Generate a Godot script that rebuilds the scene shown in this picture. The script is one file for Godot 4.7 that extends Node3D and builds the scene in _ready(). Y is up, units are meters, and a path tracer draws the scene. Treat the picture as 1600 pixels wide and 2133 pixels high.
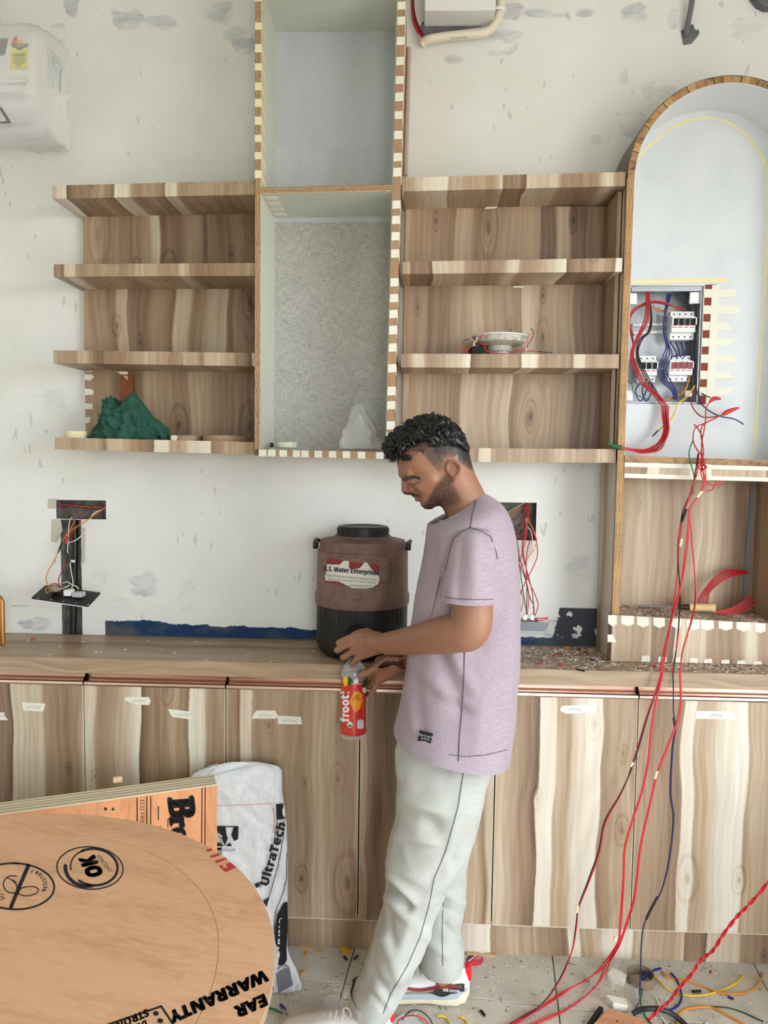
extends Node3D
# Shop interior under construction: wall shelves, base cabinets, a worker filling a bottle.
# x right along the back wall, y up, z out of the back wall (wall face at z = 0), metres.

const EYE := Vector3(0, 1.5, 2.525)
const RIGHT := Vector3(0.99919592, 0.01392935, -0.03759643)
const UPV := Vector3(-0.01646403, 0.99755128, -0.06797333)
const BACK := Vector3(0.03655754, 0.06853767, 0.9969785)
const FOCAL := 1600.0

var M := {}
var used := {}
var rng := RandomNumberGenerator.new()

func _ready():
	rng.seed = 7
	setup_view()
	make_materials()
	build_room()
	build_cabinets()
	build_upper()
	build_arch()
	build_things()
	build_electrics()
	build_floor_things()
	build_person()

func setup_view():
	var cam := Camera3D.new()
	cam.name = "camera"
	cam.transform = Transform3D(Basis(RIGHT, UPV, BACK), EYE)
	cam.fov = rad_to_deg(2.0 * atan(1066.5 / FOCAL))
	cam.near = 0.02
	cam.far = 200.0
	add_child(cam)
	cam.current = true
	var env := Environment.new()
	env.background_mode = Environment.BG_SKY
	var sky := Sky.new()
	var sm := ProceduralSkyMaterial.new()
	sm.sky_top_color = Color(0.80, 0.86, 0.94)
	sm.sky_horizon_color = Color(0.93, 0.95, 0.97)
	sm.ground_horizon_color = Color(0.80, 0.79, 0.76)
	sm.ground_bottom_color = Color(0.62, 0.60, 0.57)
	sm.sun_angle_max = 1.0
	sky.sky_material = sm
	env.sky = sky
	env.background_energy_multiplier = 17.0
	env.tonemap_mode = Environment.TONE_MAPPER_LINEAR
	env.tonemap_exposure = 1.0
	env.sdfgi_enabled = true
	env.ssao_enabled = true
	env.ssil_enabled = true
	var we := WorldEnvironment.new()
	we.name = "environment"
	we.environment = env
	add_child(we)

# ---------------------------------------------------------------- measuring
func ray(u: float, v: float) -> Vector3:
	return RIGHT * ((u - 800.0) / FOCAL) - UPV * ((v - 1066.5) / FOCAL) - BACK

func P(u: float, v: float, z: float) -> Vector3:
	var d := ray(u, v)
	return EYE + d * ((z - EYE.z) / d.z)

func F(u: float, v: float, y := 0.0) -> Vector3:
	var d := ray(u, v)
	return EYE + d * ((y - EYE.y) / d.y)

func PQ(z: float, a: Array) -> PackedVector3Array:
	var o := PackedVector3Array()
	for i in range(0, a.size(), 2):
		o.append(P(a[i], a[i + 1], z))
	return o

# ---------------------------------------------------------------- mesh builder
class MB:
	var v := PackedVector3Array()
	var n := PackedVector3Array()
	var t := PackedVector2Array()
	var c := PackedColorArray()
	var ix := PackedInt32Array()
	var col := Color(1, 1, 1)
	var off := Vector2.ZERO

	func vert(p: Vector3, nn: Vector3, uv := Vector2.ZERO) -> int:
		v.append(p); n.append(nn); t.append(uv); c.append(col)
		return v.size() - 1

	func uvof(p: Vector3, nn: Vector3) -> Vector2:
		if absf(nn.x) > 0.8:
			return Vector2(p.z, -p.y) + off
		return Vector2(p.x, -(p.y + p.z)) + off

	func tri(a: Vector3, b: Vector3, d: Vector3):
		var nn := (d - a).cross(b - a).normalized()
		var i := v.size()
		for p in [a, b, d]:
			vert(p, nn, uvof(p, nn))
		ix.append_array(PackedInt32Array([i, i + 1, i + 2]))

	func quad(a: Vector3, b: Vector3, d: Vector3, e: Vector3):
		var nn := (e - a).cross(b - a)
		if nn.length() < 1e-12:
			nn = (e - d).cross(b - d) * -1.0
		nn = nn.normalized()
		var i := v.size()
		for p in [a, b, d, e]:
			vert(p, nn, uvof(p, nn))
		ix.append_array(PackedInt32Array([i, i + 1, i + 2, i, i + 2, i + 3]))

	func quaduv(a: Vector3, b: Vector3, d: Vector3, e: Vector3, u0: Vector2, u1: Vector2):
		var nn := (e - a).cross(b - a).normalized()
		var i := v.size()
		vert(a, nn, u0); vert(b, nn, Vector2(u1.x, u0.y)); vert(d, nn, u1); vert(e, nn, Vector2(u0.x, u1.y))
		ix.append_array(PackedInt32Array([i, i + 1, i + 2, i, i + 2, i + 3]))

	func box(lo: Vector3, hi: Vector3, ch := 0.0):
		obox(Transform3D(Basis.IDENTITY, (lo + hi) / 2.0), hi - lo, ch)

	# box with optional chamfer, in a frame
	func obox(f: Transform3D, s: Vector3, ch := 0.0):
		var h := s / 2.0
		if ch <= 0.0:
			var k := []
			for i in 8:
				k.append(f * Vector3(h.x if i & 1 else -h.x, h.y if i & 2 else -h.y, h.z if i & 4 else -h.z))
			quad(k[6], k[7], k[5], k[4]); quad(k[3], k[2], k[0], k[1]); quad(k[7], k[3], k[1], k[5])
			quad(k[2], k[6], k[4], k[0]); quad(k[2], k[3], k[7], k[6]); quad(k[4], k[5], k[1], k[0])
			return
		var q := func(sx, sy, sz, ax):
			var p := Vector3(sx * (h.x - ch), sy * (h.y - ch), sz * (h.z - ch))
			p[ax] = [sx, sy, sz][ax] * h[ax]
			return f * p
		for ax in 3:
			var b := (ax + 1) % 3
			var d := (ax + 2) % 3
			for s1 in [-1, 1]:
				var pts := []
				for e in [[-1, -1], [-1, 1], [1, 1], [1, -1]]:
					var sg := [0, 0, 0]
					sg[ax] = s1; sg[b] = e[0]; sg[d] = e[1]
					pts.append(q.call(sg[0], sg[1], sg[2], ax))
				if s1 < 0:
					pts.reverse()
				quad(pts[0], pts[1], pts[2], pts[3])
			# edges along axis ax
			for sb in [-1, 1]:
				for sd in [-1, 1]:
					var e1 := [0, 0, 0]; var e2 := [0, 0, 0]
					e1[ax] = -1; e2[ax] = 1; e1[b] = sb; e2[b] = sb; e1[d] = sd; e2[d] = sd
					var r := [q.call(e1[0], e1[1], e1[2], b), q.call(e2[0], e2[1], e2[2], b), q.call(e2[0], e2[1], e2[2], d), q.call(e1[0], e1[1], e1[2], d)]
					if sb * sd < 0:
						r.reverse()
					quad(r[0], r[1], r[2], r[3])
		for sx in [-1, 1]:
			for sy in [-1, 1]:
				for sz in [-1, 1]:
					var a: Vector3 = q.call(sx, sy, sz, 0)
					var b2: Vector3 = q.call(sx, sy, sz, 1)
					var d2: Vector3 = q.call(sx, sy, sz, 2)
					if sx * sy * sz > 0:
						tri(a, d2, b2)
					else:
						tri(a, b2, d2)

	# front polygon (clockwise seen from outside), pushed back by w
	func prism(p: PackedVector3Array, w: Vector3):
		var m := p.size()
		var flat := PackedVector2Array()
		var nn := Vector3.ZERO
		for i in m:
			nn += p[(i + 1) % m].cross(p[i])
		nn = nn.normalized()
		var ex := (p[1] - p[0]).normalized()
		var ey := nn.cross(ex)
		for q in p:
			flat.append(Vector2(q.dot(ex), q.dot(ey)))
		var id := Geometry2D.triangulate_polygon(flat)
		for i in range(0, id.size(), 3):
			var a := p[id[i]]; var b := p[id[i + 1]]; var d := p[id[i + 2]]
			if (d - a).cross(b - a).dot(nn) < 0.0:
				var x := b; b = d; d = x
			tri(a, b, d)
			tri(a + w, d + w, b + w)
		for i in m:
			var a := p[i]; var b := p[(i + 1) % m]
			quad(b, a, a + w, b + w)

	func tube(path: PackedVector3Array, r: float, seg := 6, caps := true, rr := PackedFloat32Array()):
		var m := path.size()
		if m < 2:
			return
		var base := v.size()
		var tg := (path[1] - path[0]).normalized()
		var up := Vector3.UP if absf(tg.y) < 0.9 else Vector3.RIGHT
		var x := tg.cross(up).normalized()
		var run := 0.0
		for i in m:
			var nt := (path[mini(i + 1, m - 1)] - path[maxi(i - 1, 0)])
			if nt.length() > 1e-9:
				tg = nt.normalized()
			x = (x - tg * x.dot(tg))
			if x.length() < 1e-6:
				x = tg.cross(Vector3.UP)
			x = x.normalized()
			var y := tg.cross(x)
			if i > 0:
				run += path[i].distance_to(path[i - 1])
			var q := rr[i] if rr.size() == m else r
			for k in seg:
				var a := TAU * k / seg
				var d := x * cos(a) + y * sin(a)
				vert(path[i] + d * q, d, Vector2(float(k) / seg, run))
		for i in m - 1:
			for k in seg:
				var a := base + i * seg + k
				var b := base + i * seg + (k + 1) % seg
				ix.append_array(PackedInt32Array([a, a + seg, b, b, a + seg, b + seg]))
		if caps:
			for e in [0, m - 1]:
				var d := (path[e] - path[1 if e == 0 else m - 2]).normalized()
				var cc := vert(path[e], d)
				var st := v.size()
				for k in seg:
					vert(v[base + e * seg + k], d)
				for k in seg:
					ix.append_array(PackedInt32Array([cc, st + k, st + (k + 1) % seg] if e == 0 else [cc, st + (k + 1) % seg, st + k]))

	# profile: (radius, height) from bottom to top, around the axis f.y
	func lathe(f: Transform3D, prof: Array, seg := 32, arc := TAU, start := 0.0, sx := 1.0, sz := 1.0):
		var run := 0.0
		for j in prof.size() - 1:
			var a: Vector2 = prof[j]
			var b: Vector2 = prof[j + 1]
			var dl := (b - a).length()
			if dl < 1e-7:
				continue
			var na := _pn(prof, j, true)
			var nb := _pn(prof, j, false)
			var base := v.size()
			for k in seg + 1:
				var an := start + arc * k / seg
				var ca := cos(an); var sa := sin(an)
				for e in 2:
					var q := a if e == 0 else b
					var nv := na if e == 0 else nb
					vert(f * Vector3(q.x * ca * sx, q.y, q.x * sa * sz), (f.basis * Vector3(nv.x * ca / sx, nv.y, nv.x * sa / sz)).normalized(), Vector2(float(k) / seg, run + (dl if e else 0.0)))
			for k in seg:
				var i := base + k * 2
				ix.append_array(PackedInt32Array([i, i + 2, i + 1, i + 1, i + 2, i + 3]))
			run += dl

	func _pn(p: Array, j: int, first: bool) -> Vector2:
		var d: Vector2 = (p[j + 1] - p[j]).normalized()
		var o := d
		if first and j > 0:
			var e: Vector2 = (p[j] - p[j - 1]).normalized()
			if e.dot(d) > 0.8:
				o = (d + e).normalized()
		if not first and j < p.size() - 2:
			var e2: Vector2 = (p[j + 2] - p[j + 1]).normalized()
			if e2.dot(d) > 0.8:
				o = (d + e2).normalized()
		return Vector2(o.y, -o.x)

	# smooth sheet: rows of points
	func sheet(rows: Array, closed := false, thick := 0.0, uvs := Vector2(1, 1)):
		var nr := rows.size()
		var nc: int = rows[0].size()
		var base := v.size()
		for i in nr:
			for j in nc:
				var a: Vector3 = rows[mini(i + 1, nr - 1)][j] - rows[maxi(i - 1, 0)][j]
				var jm := j - 1
				var jp := j + 1
				if closed:
					jm = (jm + nc) % nc
					jp = jp % nc
				else:
					jm = maxi(jm, 0)
					jp = mini(jp, nc - 1)
				var b: Vector3 = rows[i][jp] - rows[i][jm]
				var nn := a.cross(b).normalized()
				vert(rows[i][j], nn, Vector2(float(j) / (nc - 1), float(i) / (nr - 1)) * uvs)
		var m := nc if closed else nc - 1
		for i in nr - 1:
			for j in m:
				var a := base + i * nc + j
				var b := base + i * nc + (j + 1) % nc
				ix.append_array(PackedInt32Array([a, b, a + nc, b, b + nc, a + nc]))
		if thick > 0.0:
			var cnt := nr * nc
			var b2 := v.size()
			for k in cnt:
				vert(v[base + k] - n[base + k] * thick, -n[base + k], t[base + k])
			for i in nr - 1:
				for j in m:
					var a := b2 + i * nc + j
					var b := b2 + i * nc + (j + 1) % nc
					ix.append_array(PackedInt32Array([a, a + nc, b, b, a + nc, b + nc]))
			var rim := []
			if not closed:
				for j in nc - 1:
					rim.append([j, j + 1]); rim.append([(nr - 1) * nc + j, (nr - 1) * nc + j + 1])
				for i in nr - 1:
					rim.append([i * nc, (i + 1) * nc]); rim.append([i * nc + nc - 1, (i + 1) * nc + nc - 1])
			for e in rim:
				quad(v[base + e[0]], v[base + e[1]], v[b2 + e[1]], v[b2 + e[0]])

	func ball(p: Vector3, r: Vector3, seg := 10, rings := 6):
		var pr := []
		for i in rings + 1:
			var a := -PI / 2 + PI * i / rings
			pr.append(Vector2(maxf(cos(a), 0.0), sin(a)))
		lathe(Transform3D(Basis.from_scale(r), p), pr, seg)

	func add_mesh(arr: Array, f: Transform3D):
		var vv: PackedVector3Array = arr[Mesh.ARRAY_VERTEX]
		var nn: PackedVector3Array = arr[Mesh.ARRAY_NORMAL]
		var ii: PackedInt32Array = arr[Mesh.ARRAY_INDEX]
		var base := v.size()
		for i in vv.size():
			vert(f * vv[i], (f.basis * nn[i]).normalized())
		for i in ii:
			ix.append(base + i)

	func done(shift := Vector3.ZERO) -> ArrayMesh:
		var arr := []
		arr.resize(Mesh.ARRAY_MAX)
		if shift != Vector3.ZERO:
			for i in v.size():
				v[i] -= shift
		arr[Mesh.ARRAY_VERTEX] = v
		arr[Mesh.ARRAY_NORMAL] = n
		arr[Mesh.ARRAY_TEX_UV] = t
		arr[Mesh.ARRAY_COLOR] = c
		arr[Mesh.ARRAY_INDEX] = ix
		var m := ArrayMesh.new()
		m.add_surface_from_arrays(Mesh.PRIMITIVE_TRIANGLES, arr)
		return m

# smooth curve through points
func spl(pts: Array, per := 6) -> PackedVector3Array:
	var o := PackedVector3Array()
	var m := pts.size()
	for i in m - 1:
		var a: Vector3 = pts[maxi(i - 1, 0)]
		var b: Vector3 = pts[i]
		var d: Vector3 = pts[i + 1]
		var e: Vector3 = pts[mini(i + 2, m - 1)]
		for k in per:
			o.append(b.cubic_interpolate(d, a, e, float(k) / per))
	o.append(pts[m - 1])
	return o

# ---------------------------------------------------------------- naming and parenting
func numbered(called: String) -> String:
	if not used.has(called):
		used[called] = 0
		return called
	used[called] += 1
	return "%s_%03d" % [called, used[called]]

func tag(o: Node3D, label: String, category: String, group := "", kind := ""):
	if label: o.set_meta("label", label)
	if category: o.set_meta("category", category)
	if group: o.set_meta("group", group)
	if kind: o.set_meta("kind", kind)

func thing(called: String, label: String, category: String, at: Vector3, group := "") -> Node3D:
	var o := Node3D.new()
	o.name = numbered(called)
	o.position = at
	tag(o, label, category, group)
	add_child(o)
	return o

func world_of(o: Node) -> Vector3:
	var p := Vector3.ZERO
	while o is Node3D and o != self:
		p += o.position
		o = o.get_parent()
	return p

# a part whose vertices were given in world axes
func part(parent: Node3D, called: String, mb: MB, m: Material, label := "") -> MeshInstance3D:
	var o := MeshInstance3D.new()
	o.name = called
	o.mesh = mb.done(world_of(parent))
	o.material_override = null
	o.mesh.surface_set_material(0, m)
	if label: o.set_meta("label", label)
	parent.add_child(o, true)
	return o

# a thing of a single mesh
func solo(called: String, mb: MB, m: Material, label: String, category: String, group := "") -> MeshInstance3D:
	var o := MeshInstance3D.new()
	o.name = numbered(called)
	var lo := mb.v[0]; var hi := mb.v[0]
	for p in mb.v:
		lo = lo.min(p); hi = hi.max(p)
	var at := Vector3((lo.x + hi.x) / 2, lo.y, (lo.z + hi.z) / 2)
	o.position = at
	o.mesh = mb.done(at)
	o.mesh.surface_set_material(0, m)
	tag(o, label, category, group)
	add_child(o)
	return o

func struct(called: String, mb: MB, m: Material, label: String) -> MeshInstance3D:
	var o := MeshInstance3D.new()
	o.name = called
	o.mesh = mb.done()
	o.mesh.surface_set_material(0, m)
	tag(o, label, "", "", "structure")
	add_child(o)
	return o

# lettering as thin raised print; f: origin at the text's centre, x along the line, y up the letters
func letters(mb: MB, s: String, height: float, f: Transform3D, bold := 400, serif := false, wide := 1.0, thick := 0.0006):
	var fo := SystemFont.new()
	fo.font_names = PackedStringArray(["Droid Serif" if serif else "Droid Sans"])
	fo.font_weight = bold
	var tm := TextMesh.new()
	tm.font = fo
	tm.text = s
	tm.font_size = 48
	tm.pixel_size = height / 35.0
	tm.depth = thick
	tm.curve_step = 2.0
	var arr := tm.get_mesh_arrays()
	if arr.size() == 0 or arr[Mesh.ARRAY_VERTEX] == null:
		return
	if arr[Mesh.ARRAY_INDEX] == null:
		arr[Mesh.ARRAY_INDEX] = PackedInt32Array(range(arr[Mesh.ARRAY_VERTEX].size()))
	mb.add_mesh(arr, f * Transform3D(Basis.from_scale(Vector3(wide, 1, 1)), Vector3.ZERO))

# ---------------------------------------------------------------- materials
func mat(c: Color, rough := 0.7, metal := 0.0, tex: Texture2D = null, scale := Vector3.ONE) -> StandardMaterial3D:
	var m := StandardMaterial3D.new()
	m.albedo_color = c
	m.roughness = rough
	m.metallic = metal
	if tex:
		m.albedo_texture = tex
		m.uv1_scale = scale
	return m

func noise(seed_: int, freq: float, oct := 3) -> FastNoiseLite:
	var f := FastNoiseLite.new()
	f.seed = seed_
	f.noise_type = FastNoiseLite.TYPE_SIMPLEX_SMOOTH
	f.frequency = freq
	f.fractal_octaves = oct
	return f

func image_of(w: int, h: int, data: PackedByteArray) -> ImageTexture:
	return ImageTexture.create_from_image(Image.create_from_data(w, h, false, Image.FORMAT_RGB8, data))

const RAMP := [Color(0.22, 0.165, 0.13), Color(0.40, 0.31, 0.245), Color(0.57, 0.465, 0.365), Color(0.69, 0.60, 0.49), Color(0.80, 0.745, 0.66), Color(0.87, 0.84, 0.77)]

# laminate print: vertical bands given as (position 0..1, tone 0..1), wavering with height, with eyes (x, y, radius, darkness)
func wood(w: int, h: int, wm: float, bands: Array, eyes: Array, sd: int, sway := 0.012) -> ImageTexture:
	var lut := PackedFloat32Array()
	var LN := 2048
	lut.resize(LN)
	var k := 0
	for i in LN:
		var x := float(i) / LN
		while k < bands.size() - 2 and bands[k + 1][0] <= x:
			k += 1
		var a: Array = bands[k]
		var b: Array = bands[k + 1]
		var f := clampf((x - a[0]) / maxf(b[0] - a[0], 1e-5), 0.0, 1.0)
		lut[i] = lerpf(a[1], b[1], f)
	var nw := noise(sd, 1.0, 2)
	var ng := noise(sd + 1, 1.0, 2)
	var nf := noise(sd + 2, 1.0, 1)
	var data := PackedByteArray()
	data.resize(w * h * 3)
	var hm := wm * h / w
	var rr := PackedByteArray(); var rg := PackedByteArray(); var rb := PackedByteArray()
	for i in 256:
		var x := float(i) / 255.0 * (RAMP.size() - 1)
		var q := mini(int(x), RAMP.size() - 2)
		var cc: Color = RAMP[q].lerp(RAMP[q + 1], x - q)
		rr.append(int(cc.r * 255)); rg.append(int(cc.g * 255)); rb.append(int(cc.b * 255))
	var e0 := PackedVector3Array()
	var ed := PackedFloat32Array()
	for e in eyes:
		e0.append(Vector3(e[0] * wm, e[1] * hm, e[2]))
		ed.append(e[3])
	var at := 0
	for j in h:
		var y := float(j) / h * hm
		for i in w:
			var x := float(i) / w * wm
			var dx := nw.get_noise_2d(x * 2.2, y * 2.6) * sway
			var ring := 0.0
			for q in e0.size():
				var e := e0[q]
				var qx := x - e.x
				if absf(qx) > e.z * 2.5:
					continue
				var qy := (y - e.y) * 0.45
				var d2 := (qx * qx + qy * qy) / (e.z * e.z)
				if d2 < 6.0:
					var fall := exp(-d2)
					dx -= qx * fall * 0.9
					ring += 0.62 * ed[q] * (0.55 * exp(-d2 * 7.0) + fall * 0.22 * (0.5 + 0.5 * sin(sqrt(d2) * 13.0)) + 0.25 * exp(-pow((sqrt(d2) - 1.05) * 6.0, 2.0)))
			var sx := x + dx
			var li := clampi(int(sx / wm * LN), 0, LN - 1)
			var tone := lut[li]
			tone += ng.get_noise_2d(sx * 46.0, y * 1.7) * 0.10 + nf.get_noise_2d(sx * 330.0, y * 5.0) * 0.06
			tone -= ring
			var c := clampi(int(tone * 255.0), 0, 255)
			data[at] = rr[c]; data[at + 1] = rg[c]; data[at + 2] = rb[c]
			at += 3
	return image_of(w, h, data)

# bands from picture columns: [u, tone] listed left to right between u0 and u1
func bands_of(a: Array, u0: float, u1: float) -> Array:
	var o := []
	for i in range(0, a.size(), 2):
		o.append([(a[i] - u0) / (u1 - u0), a[i + 1]])
	return o

# speckled plain surface
func mottled(w: int, h: int, base: Color, dark: Color, amount: float, f1: float, f2: float, sd: int, sx := 1.0, sy := 1.0) -> ImageTexture:
	var a := noise(sd, f1, 4)
	var b := noise(sd + 3, f2, 2)
	var data := PackedByteArray()
	data.resize(w * h * 3)
	var at := 0
	for j in h:
		for i in w:
			var k := clampf((a.get_noise_2d(i * sx, j * sy) * 0.6 + b.get_noise_2d(i * sx, j * sy) * 0.4) * amount + 0.12, 0.0, 1.0)
			var cc := base.lerp(dark, k)
			data[at] = int(cc.r * 255); data[at + 1] = int(cc.g * 255); data[at + 2] = int(cc.b * 255)
			at += 3
	return image_of(w, h, data)

# ---------------------------------------------------------------- surfaces
func make_materials():
	var db := [-20, .35, 10, .38, 22, .2, 24, .78, 60, .7, 88, .74, 97, .45, 130, .40, 160, .42, 172, .5, 176, .6, 180, .75, 200, .8, 205, .5, 225, .45, 250, .6, 275, .75, 300, .95, 302, .22, 312, .32, 314, .42, 350, .45, 375, .55, 400, .36, 403, .95, 430, .92, 437, .5, 450, .45, 468, .5, 474, .52, 500, .45, 506, .28, 510, .8, 530, .85, 535, .48, 570, .5, 600, .55, 640, .48, 660, .52, 662, .62, 700, .58, 720, .48, 748, .5, 752, .62, 772, .64, 775, .4, 800, .34, 830, .38, 880, .5, 900, .62, 930, .55, 960, .5, 990, .6, 1003, .62, 1014, .48, 1020, .32, 1028, .7, 1060, .66, 1085, .46, 1110, .36, 1127, .24, 1130, .9, 1160, .9, 1165, .58, 1190, .55, 1200, .75, 1230, .9, 1252, .95, 1255, .42, 1270, .5, 1290, .56, 1312, .6, 1320, .56, 1345, .5, 1365, .45, 1400, .36, 1417, .38, 1420, .85, 1440, .9, 1445, .56, 1470, .6, 1500, .85, 1530, .95, 1549, .95, 1552, .55, 1570, .63, 1600, .6, 1640, .5, 1660, .8]
	var eyes := []
	for e in [[640, 1828, .018, .7], [737, 1835, .04, .5], [1303, 1702, .02, .6], [1440, 1800, .03, .55], [1545, 1800, .018, .7], [145, 1605, .008, .5], [202, 1620, .009, .8], [570, 1500, .012, .5], [645, 1620, .007, .6], [714, 1610, .02, .4], [1240, 1480, .02, .4], [1300, 1540, .012, .5], [1128, 1640, .015, .4], [960, 1700, .02, .4], [355, 1430, .02, .4]]:
		eyes.append([(e[0] + 20.0) / 1680.0, (e[1] - 1426.0) / 500.0, e[2], e[3]])
	M.door_tex = wood(2048, 610, 2.419, bands_of(db, -20, 1660), eyes, 11)
	M.laminate = mat(Color.WHITE, 0.42, 0.0, M.door_tex, Vector3(1 / 2.419, 1 / 0.7205, 1))
	M.laminate.uv1_offset = Vector3(0.524, 0, 0)
	# worktop, grain along the length
	M.top_tex = turned(wood(640, 1024, 0.62, [[0, .55], [.1, .6], [.22, .5], [.3, .35], [.33, .6], [.45, .55], [.6, .62], [.7, .5], [.72, .68], [.9, .6], [1, .55]], [[.45, .2, .012, .6], [.5, .7, .012, .6]], 23, .02))
	M.worktop = mat(Color(0.94, 0.93, 0.92), 0.4, 0.0, M.top_tex, Vector3(1.0, 1.6, 1))
	M.panel_tex = []
	var pl := [
		[[175, .5, 200, .62, 212, .45, 240, .5, 255, .36, 262, .4, 290, .48, 305, .75, 316, .8, 319, .32, 345, .38, 358, .28, 366, .45, 395, .5, 412, .3, 420, .42, 450, .35, 470, .42, 500, .36, 530, .32], [[278, 535, .012, .7], [340, 535, .02, .6], [460, 510, .008, .7], [205, 480, .03, .3]]],
		[[175, .5, 215, .45, 232, .36, 238, .66, 255, .68, 258, .32, 300, .32, 306, .5, 335, .4, 345, .26, 350, .72, 378, .66, 384, .42, 405, .45, 410, .66, 452, .72, 456, .36, 468, .32, 472, .45, 530, .40], [[238, 670, .012, .7], [494, 625, .02, .6], [498, 640, .035, .35], [282, 700, .01, .5]]],
		[[175, .46, 230, .48, 270, .34, 290, .42, 296, .58, 340, .5, 375, .4, 382, .62, 420, .6, 428, .42, 470, .4, 490, .3, 500, .44, 530, .38], [[357, 880, .025, .6], [495, 880, .03, .4], [250, 800, .02, .3]]],
		[[845, .62, 880, .5, 920, .48, 958, .4, 962, .6, 990, .62, 996, .36, 1010, .42, 1060, .5, 1110, .52, 1136, .5, 1140, .26, 1165, .24, 1172, .3, 1180, .6, 1205, .6, 1210, .34, 1240, .32, 1246, .4, 1290, .38], [[1028, 470, .028, .55], [912, 460, .01, .7], [1213, 458, .012, .7]]],
		[[840, .5, 865, .45, 880, .52, 890, .36, 930, .38, 965, .55, 1000, .62, 1040, .5, 1085, .46, 1101, .4, 1103, .7, 1130, .62, 1150, .38, 1160, .5, 1210, .55, 1218, .6, 1224, .38, 1290, .34], [[1150, 620, .008, .9], [1080, 680, .014, .6], [1152, 690, .02, .5], [870, 640, .01, .5]]],
		[[830, .55, 880, .52, 930, .45, 962, .36, 968, .72, 1000, .66, 1030, .55, 1050, .62, 1076, .7, 1080, .34, 1092, .36, 1096, .5, 1130, .55, 1190, .46, 1210, .48, 1216, .3, 1260, .36, 1285, .3], [[1123, 865, .02, .6], [1122, 868, .05, .35], [1155, 800, .008, .6]]]]
	var vr := [[447, 552], [600, 735], [772, 915], [438, 542], [600, 738], [780, 936]]
	for i in 6:
		var bl: Array = pl[i][0]
		var u0: float = bl[0]; var u1: float = bl[bl.size() - 2]
		var ey := []
		for e in pl[i][1]:
			ey.append([(e[0] - u0) / (u1 - u0), (e[1] - vr[i][0]) / float(vr[i][1] - vr[i][0]), e[2], e[3]])
		var wm := (u1 - u0) * 0.00152
		M.panel_tex.append(mat(Color.WHITE, 0.45, 0.0, wood(512, int(512.0 * (vr[i][1] - vr[i][0]) / (u1 - u0)), wm, bands_of(bl, u0, u1), ey, 31 + i * 5, .015)))
	M.arch_panel = mat(Color.WHITE, 0.45, 0.0, wood(448, 360, .46, bands_of([1280, .42, 1300, .5, 1330, .6, 1360, .66, 1390, .5, 1410, .4, 1440, .48, 1465, .6, 1490, .62, 1510, .5, 1530, .4, 1545, .34, 1575, .3], 1280, 1575), [[.22, .2, .01, .4]], 77, .015))
	# plaster: white putty with grey cement smears where the trowel scraped, old blue paint under the edge
	M.plaster = mat(Color.WHITE, 0.9, 0.0, plaster_texture(), Vector3(0.25, 0.25, 0.25))
	M.putty = mat(Color(0.90, 0.90, 0.87), 0.9)
	M.floor_tile = []
	for i in 3:
		M.floor_tile.append(mat(Color.WHITE, 0.35, 0.0, mottled(384, 384, Color(0.80, 0.775, 0.72), Color(0.60, 0.56, 0.50), 0.75, .012, .22, 90 + i * 7), Vector3(1.6, 1.6, 1)))
	M.grout = mat(Color(0.55, 0.52, 0.47), 0.9)
	M.white_paint = mat(Color(0.88, 0.88, 0.86), 0.8)
	M.dark = mat(Color(0.06, 0.055, 0.05), 0.9)
	M.band = mat(Color(0.86, 0.81, 0.72), 0.5)
	M.rose = mat(Color(0.88, 0.76, 0.70), 0.25, 1.0)
	M.tape = mat(Color(0.89, 0.88, 0.81), 0.75)
	M.tape_yellow = mat(Color(0.90, 0.86, 0.68), 0.7)
	M.ply_edge = mat(Color.WHITE, 0.75, 0.0, ply_texture(), Vector3(1, 1, 1))
	M.plywood = mat(Color(0.80, 0.64, 0.46), 0.7, 0.0, mottled(256, 256, Color(1, 1, 1), Color(0.62, 0.52, 0.42), 0.9, .02, .2, 140, 4.0, 0.4), Vector3(3, 3, 1))
	M.linen = mat(Color.WHITE, 0.6, 0.0, linen_texture(), Vector3(2.2, 2.2, 1))
	M.pale = mat(Color(0.80, 0.81, 0.76), 0.5)
	M.pale_blue = mat(Color.WHITE, 0.55, 0.0, mottled(256, 256, Color(0.76, 0.78, 0.79), Color(0.68, 0.70, 0.71), 0.6, .02, .3, 150, 1.0, 0.2), Vector3(2, 2, 1))
	M.edge_tan = mat(Color(0.66, 0.52, 0.38), 0.55, 0.0, mottled(128, 128, Color(1, 1, 1), Color(0.8, 0.75, 0.7), 0.8, .05, .3, 160, 6.0, 0.5), Vector3(4, 4, 1))
	M.white_lam = mat(Color(0.86, 0.87, 0.87), 0.5)
	M.rim = []
	for i in 3:
		M.rim.append(mat(Color.WHITE, 0.75, 0.0, mottled(96, 192, [Color(0.74, 0.58, 0.38), Color(0.68, 0.50, 0.31), Color(0.66, 0.52, 0.38)][i], Color(0.34, 0.25, 0.17), 1.5, .03, .16, 170 + i, 1.0, 0.7), Vector3(2, 2, 1)))
	M.grey_veneer = mat(Color(0.42, 0.38, 0.35), 0.6)
	M.white_lam2 = mat(Color.WHITE, 0.5, 0.0, mottled(256, 256, Color(0.83, 0.845, 0.85), Color(0.74, 0.76, 0.78), 0.7, .012, .25, 180), Vector3(1.5, 1.5, 1))
	M.edge_roll = mat(Color.WHITE, 0.6, 0.0, mottled(128, 64, Color(0.70, 0.58, 0.46), Color(0.50, 0.40, 0.31), 0.8, .03, .2, 190, 0.5, 3.0), Vector3(3, 20, 1))
	M.cement2 = mat(Color.WHITE, 0.95, 0.0, mottled(128, 128, Color(0.44, 0.45, 0.46), Color(0.30, 0.31, 0.33), 0.9, .03, .2, 195), Vector3(4, 4, 1))
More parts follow.
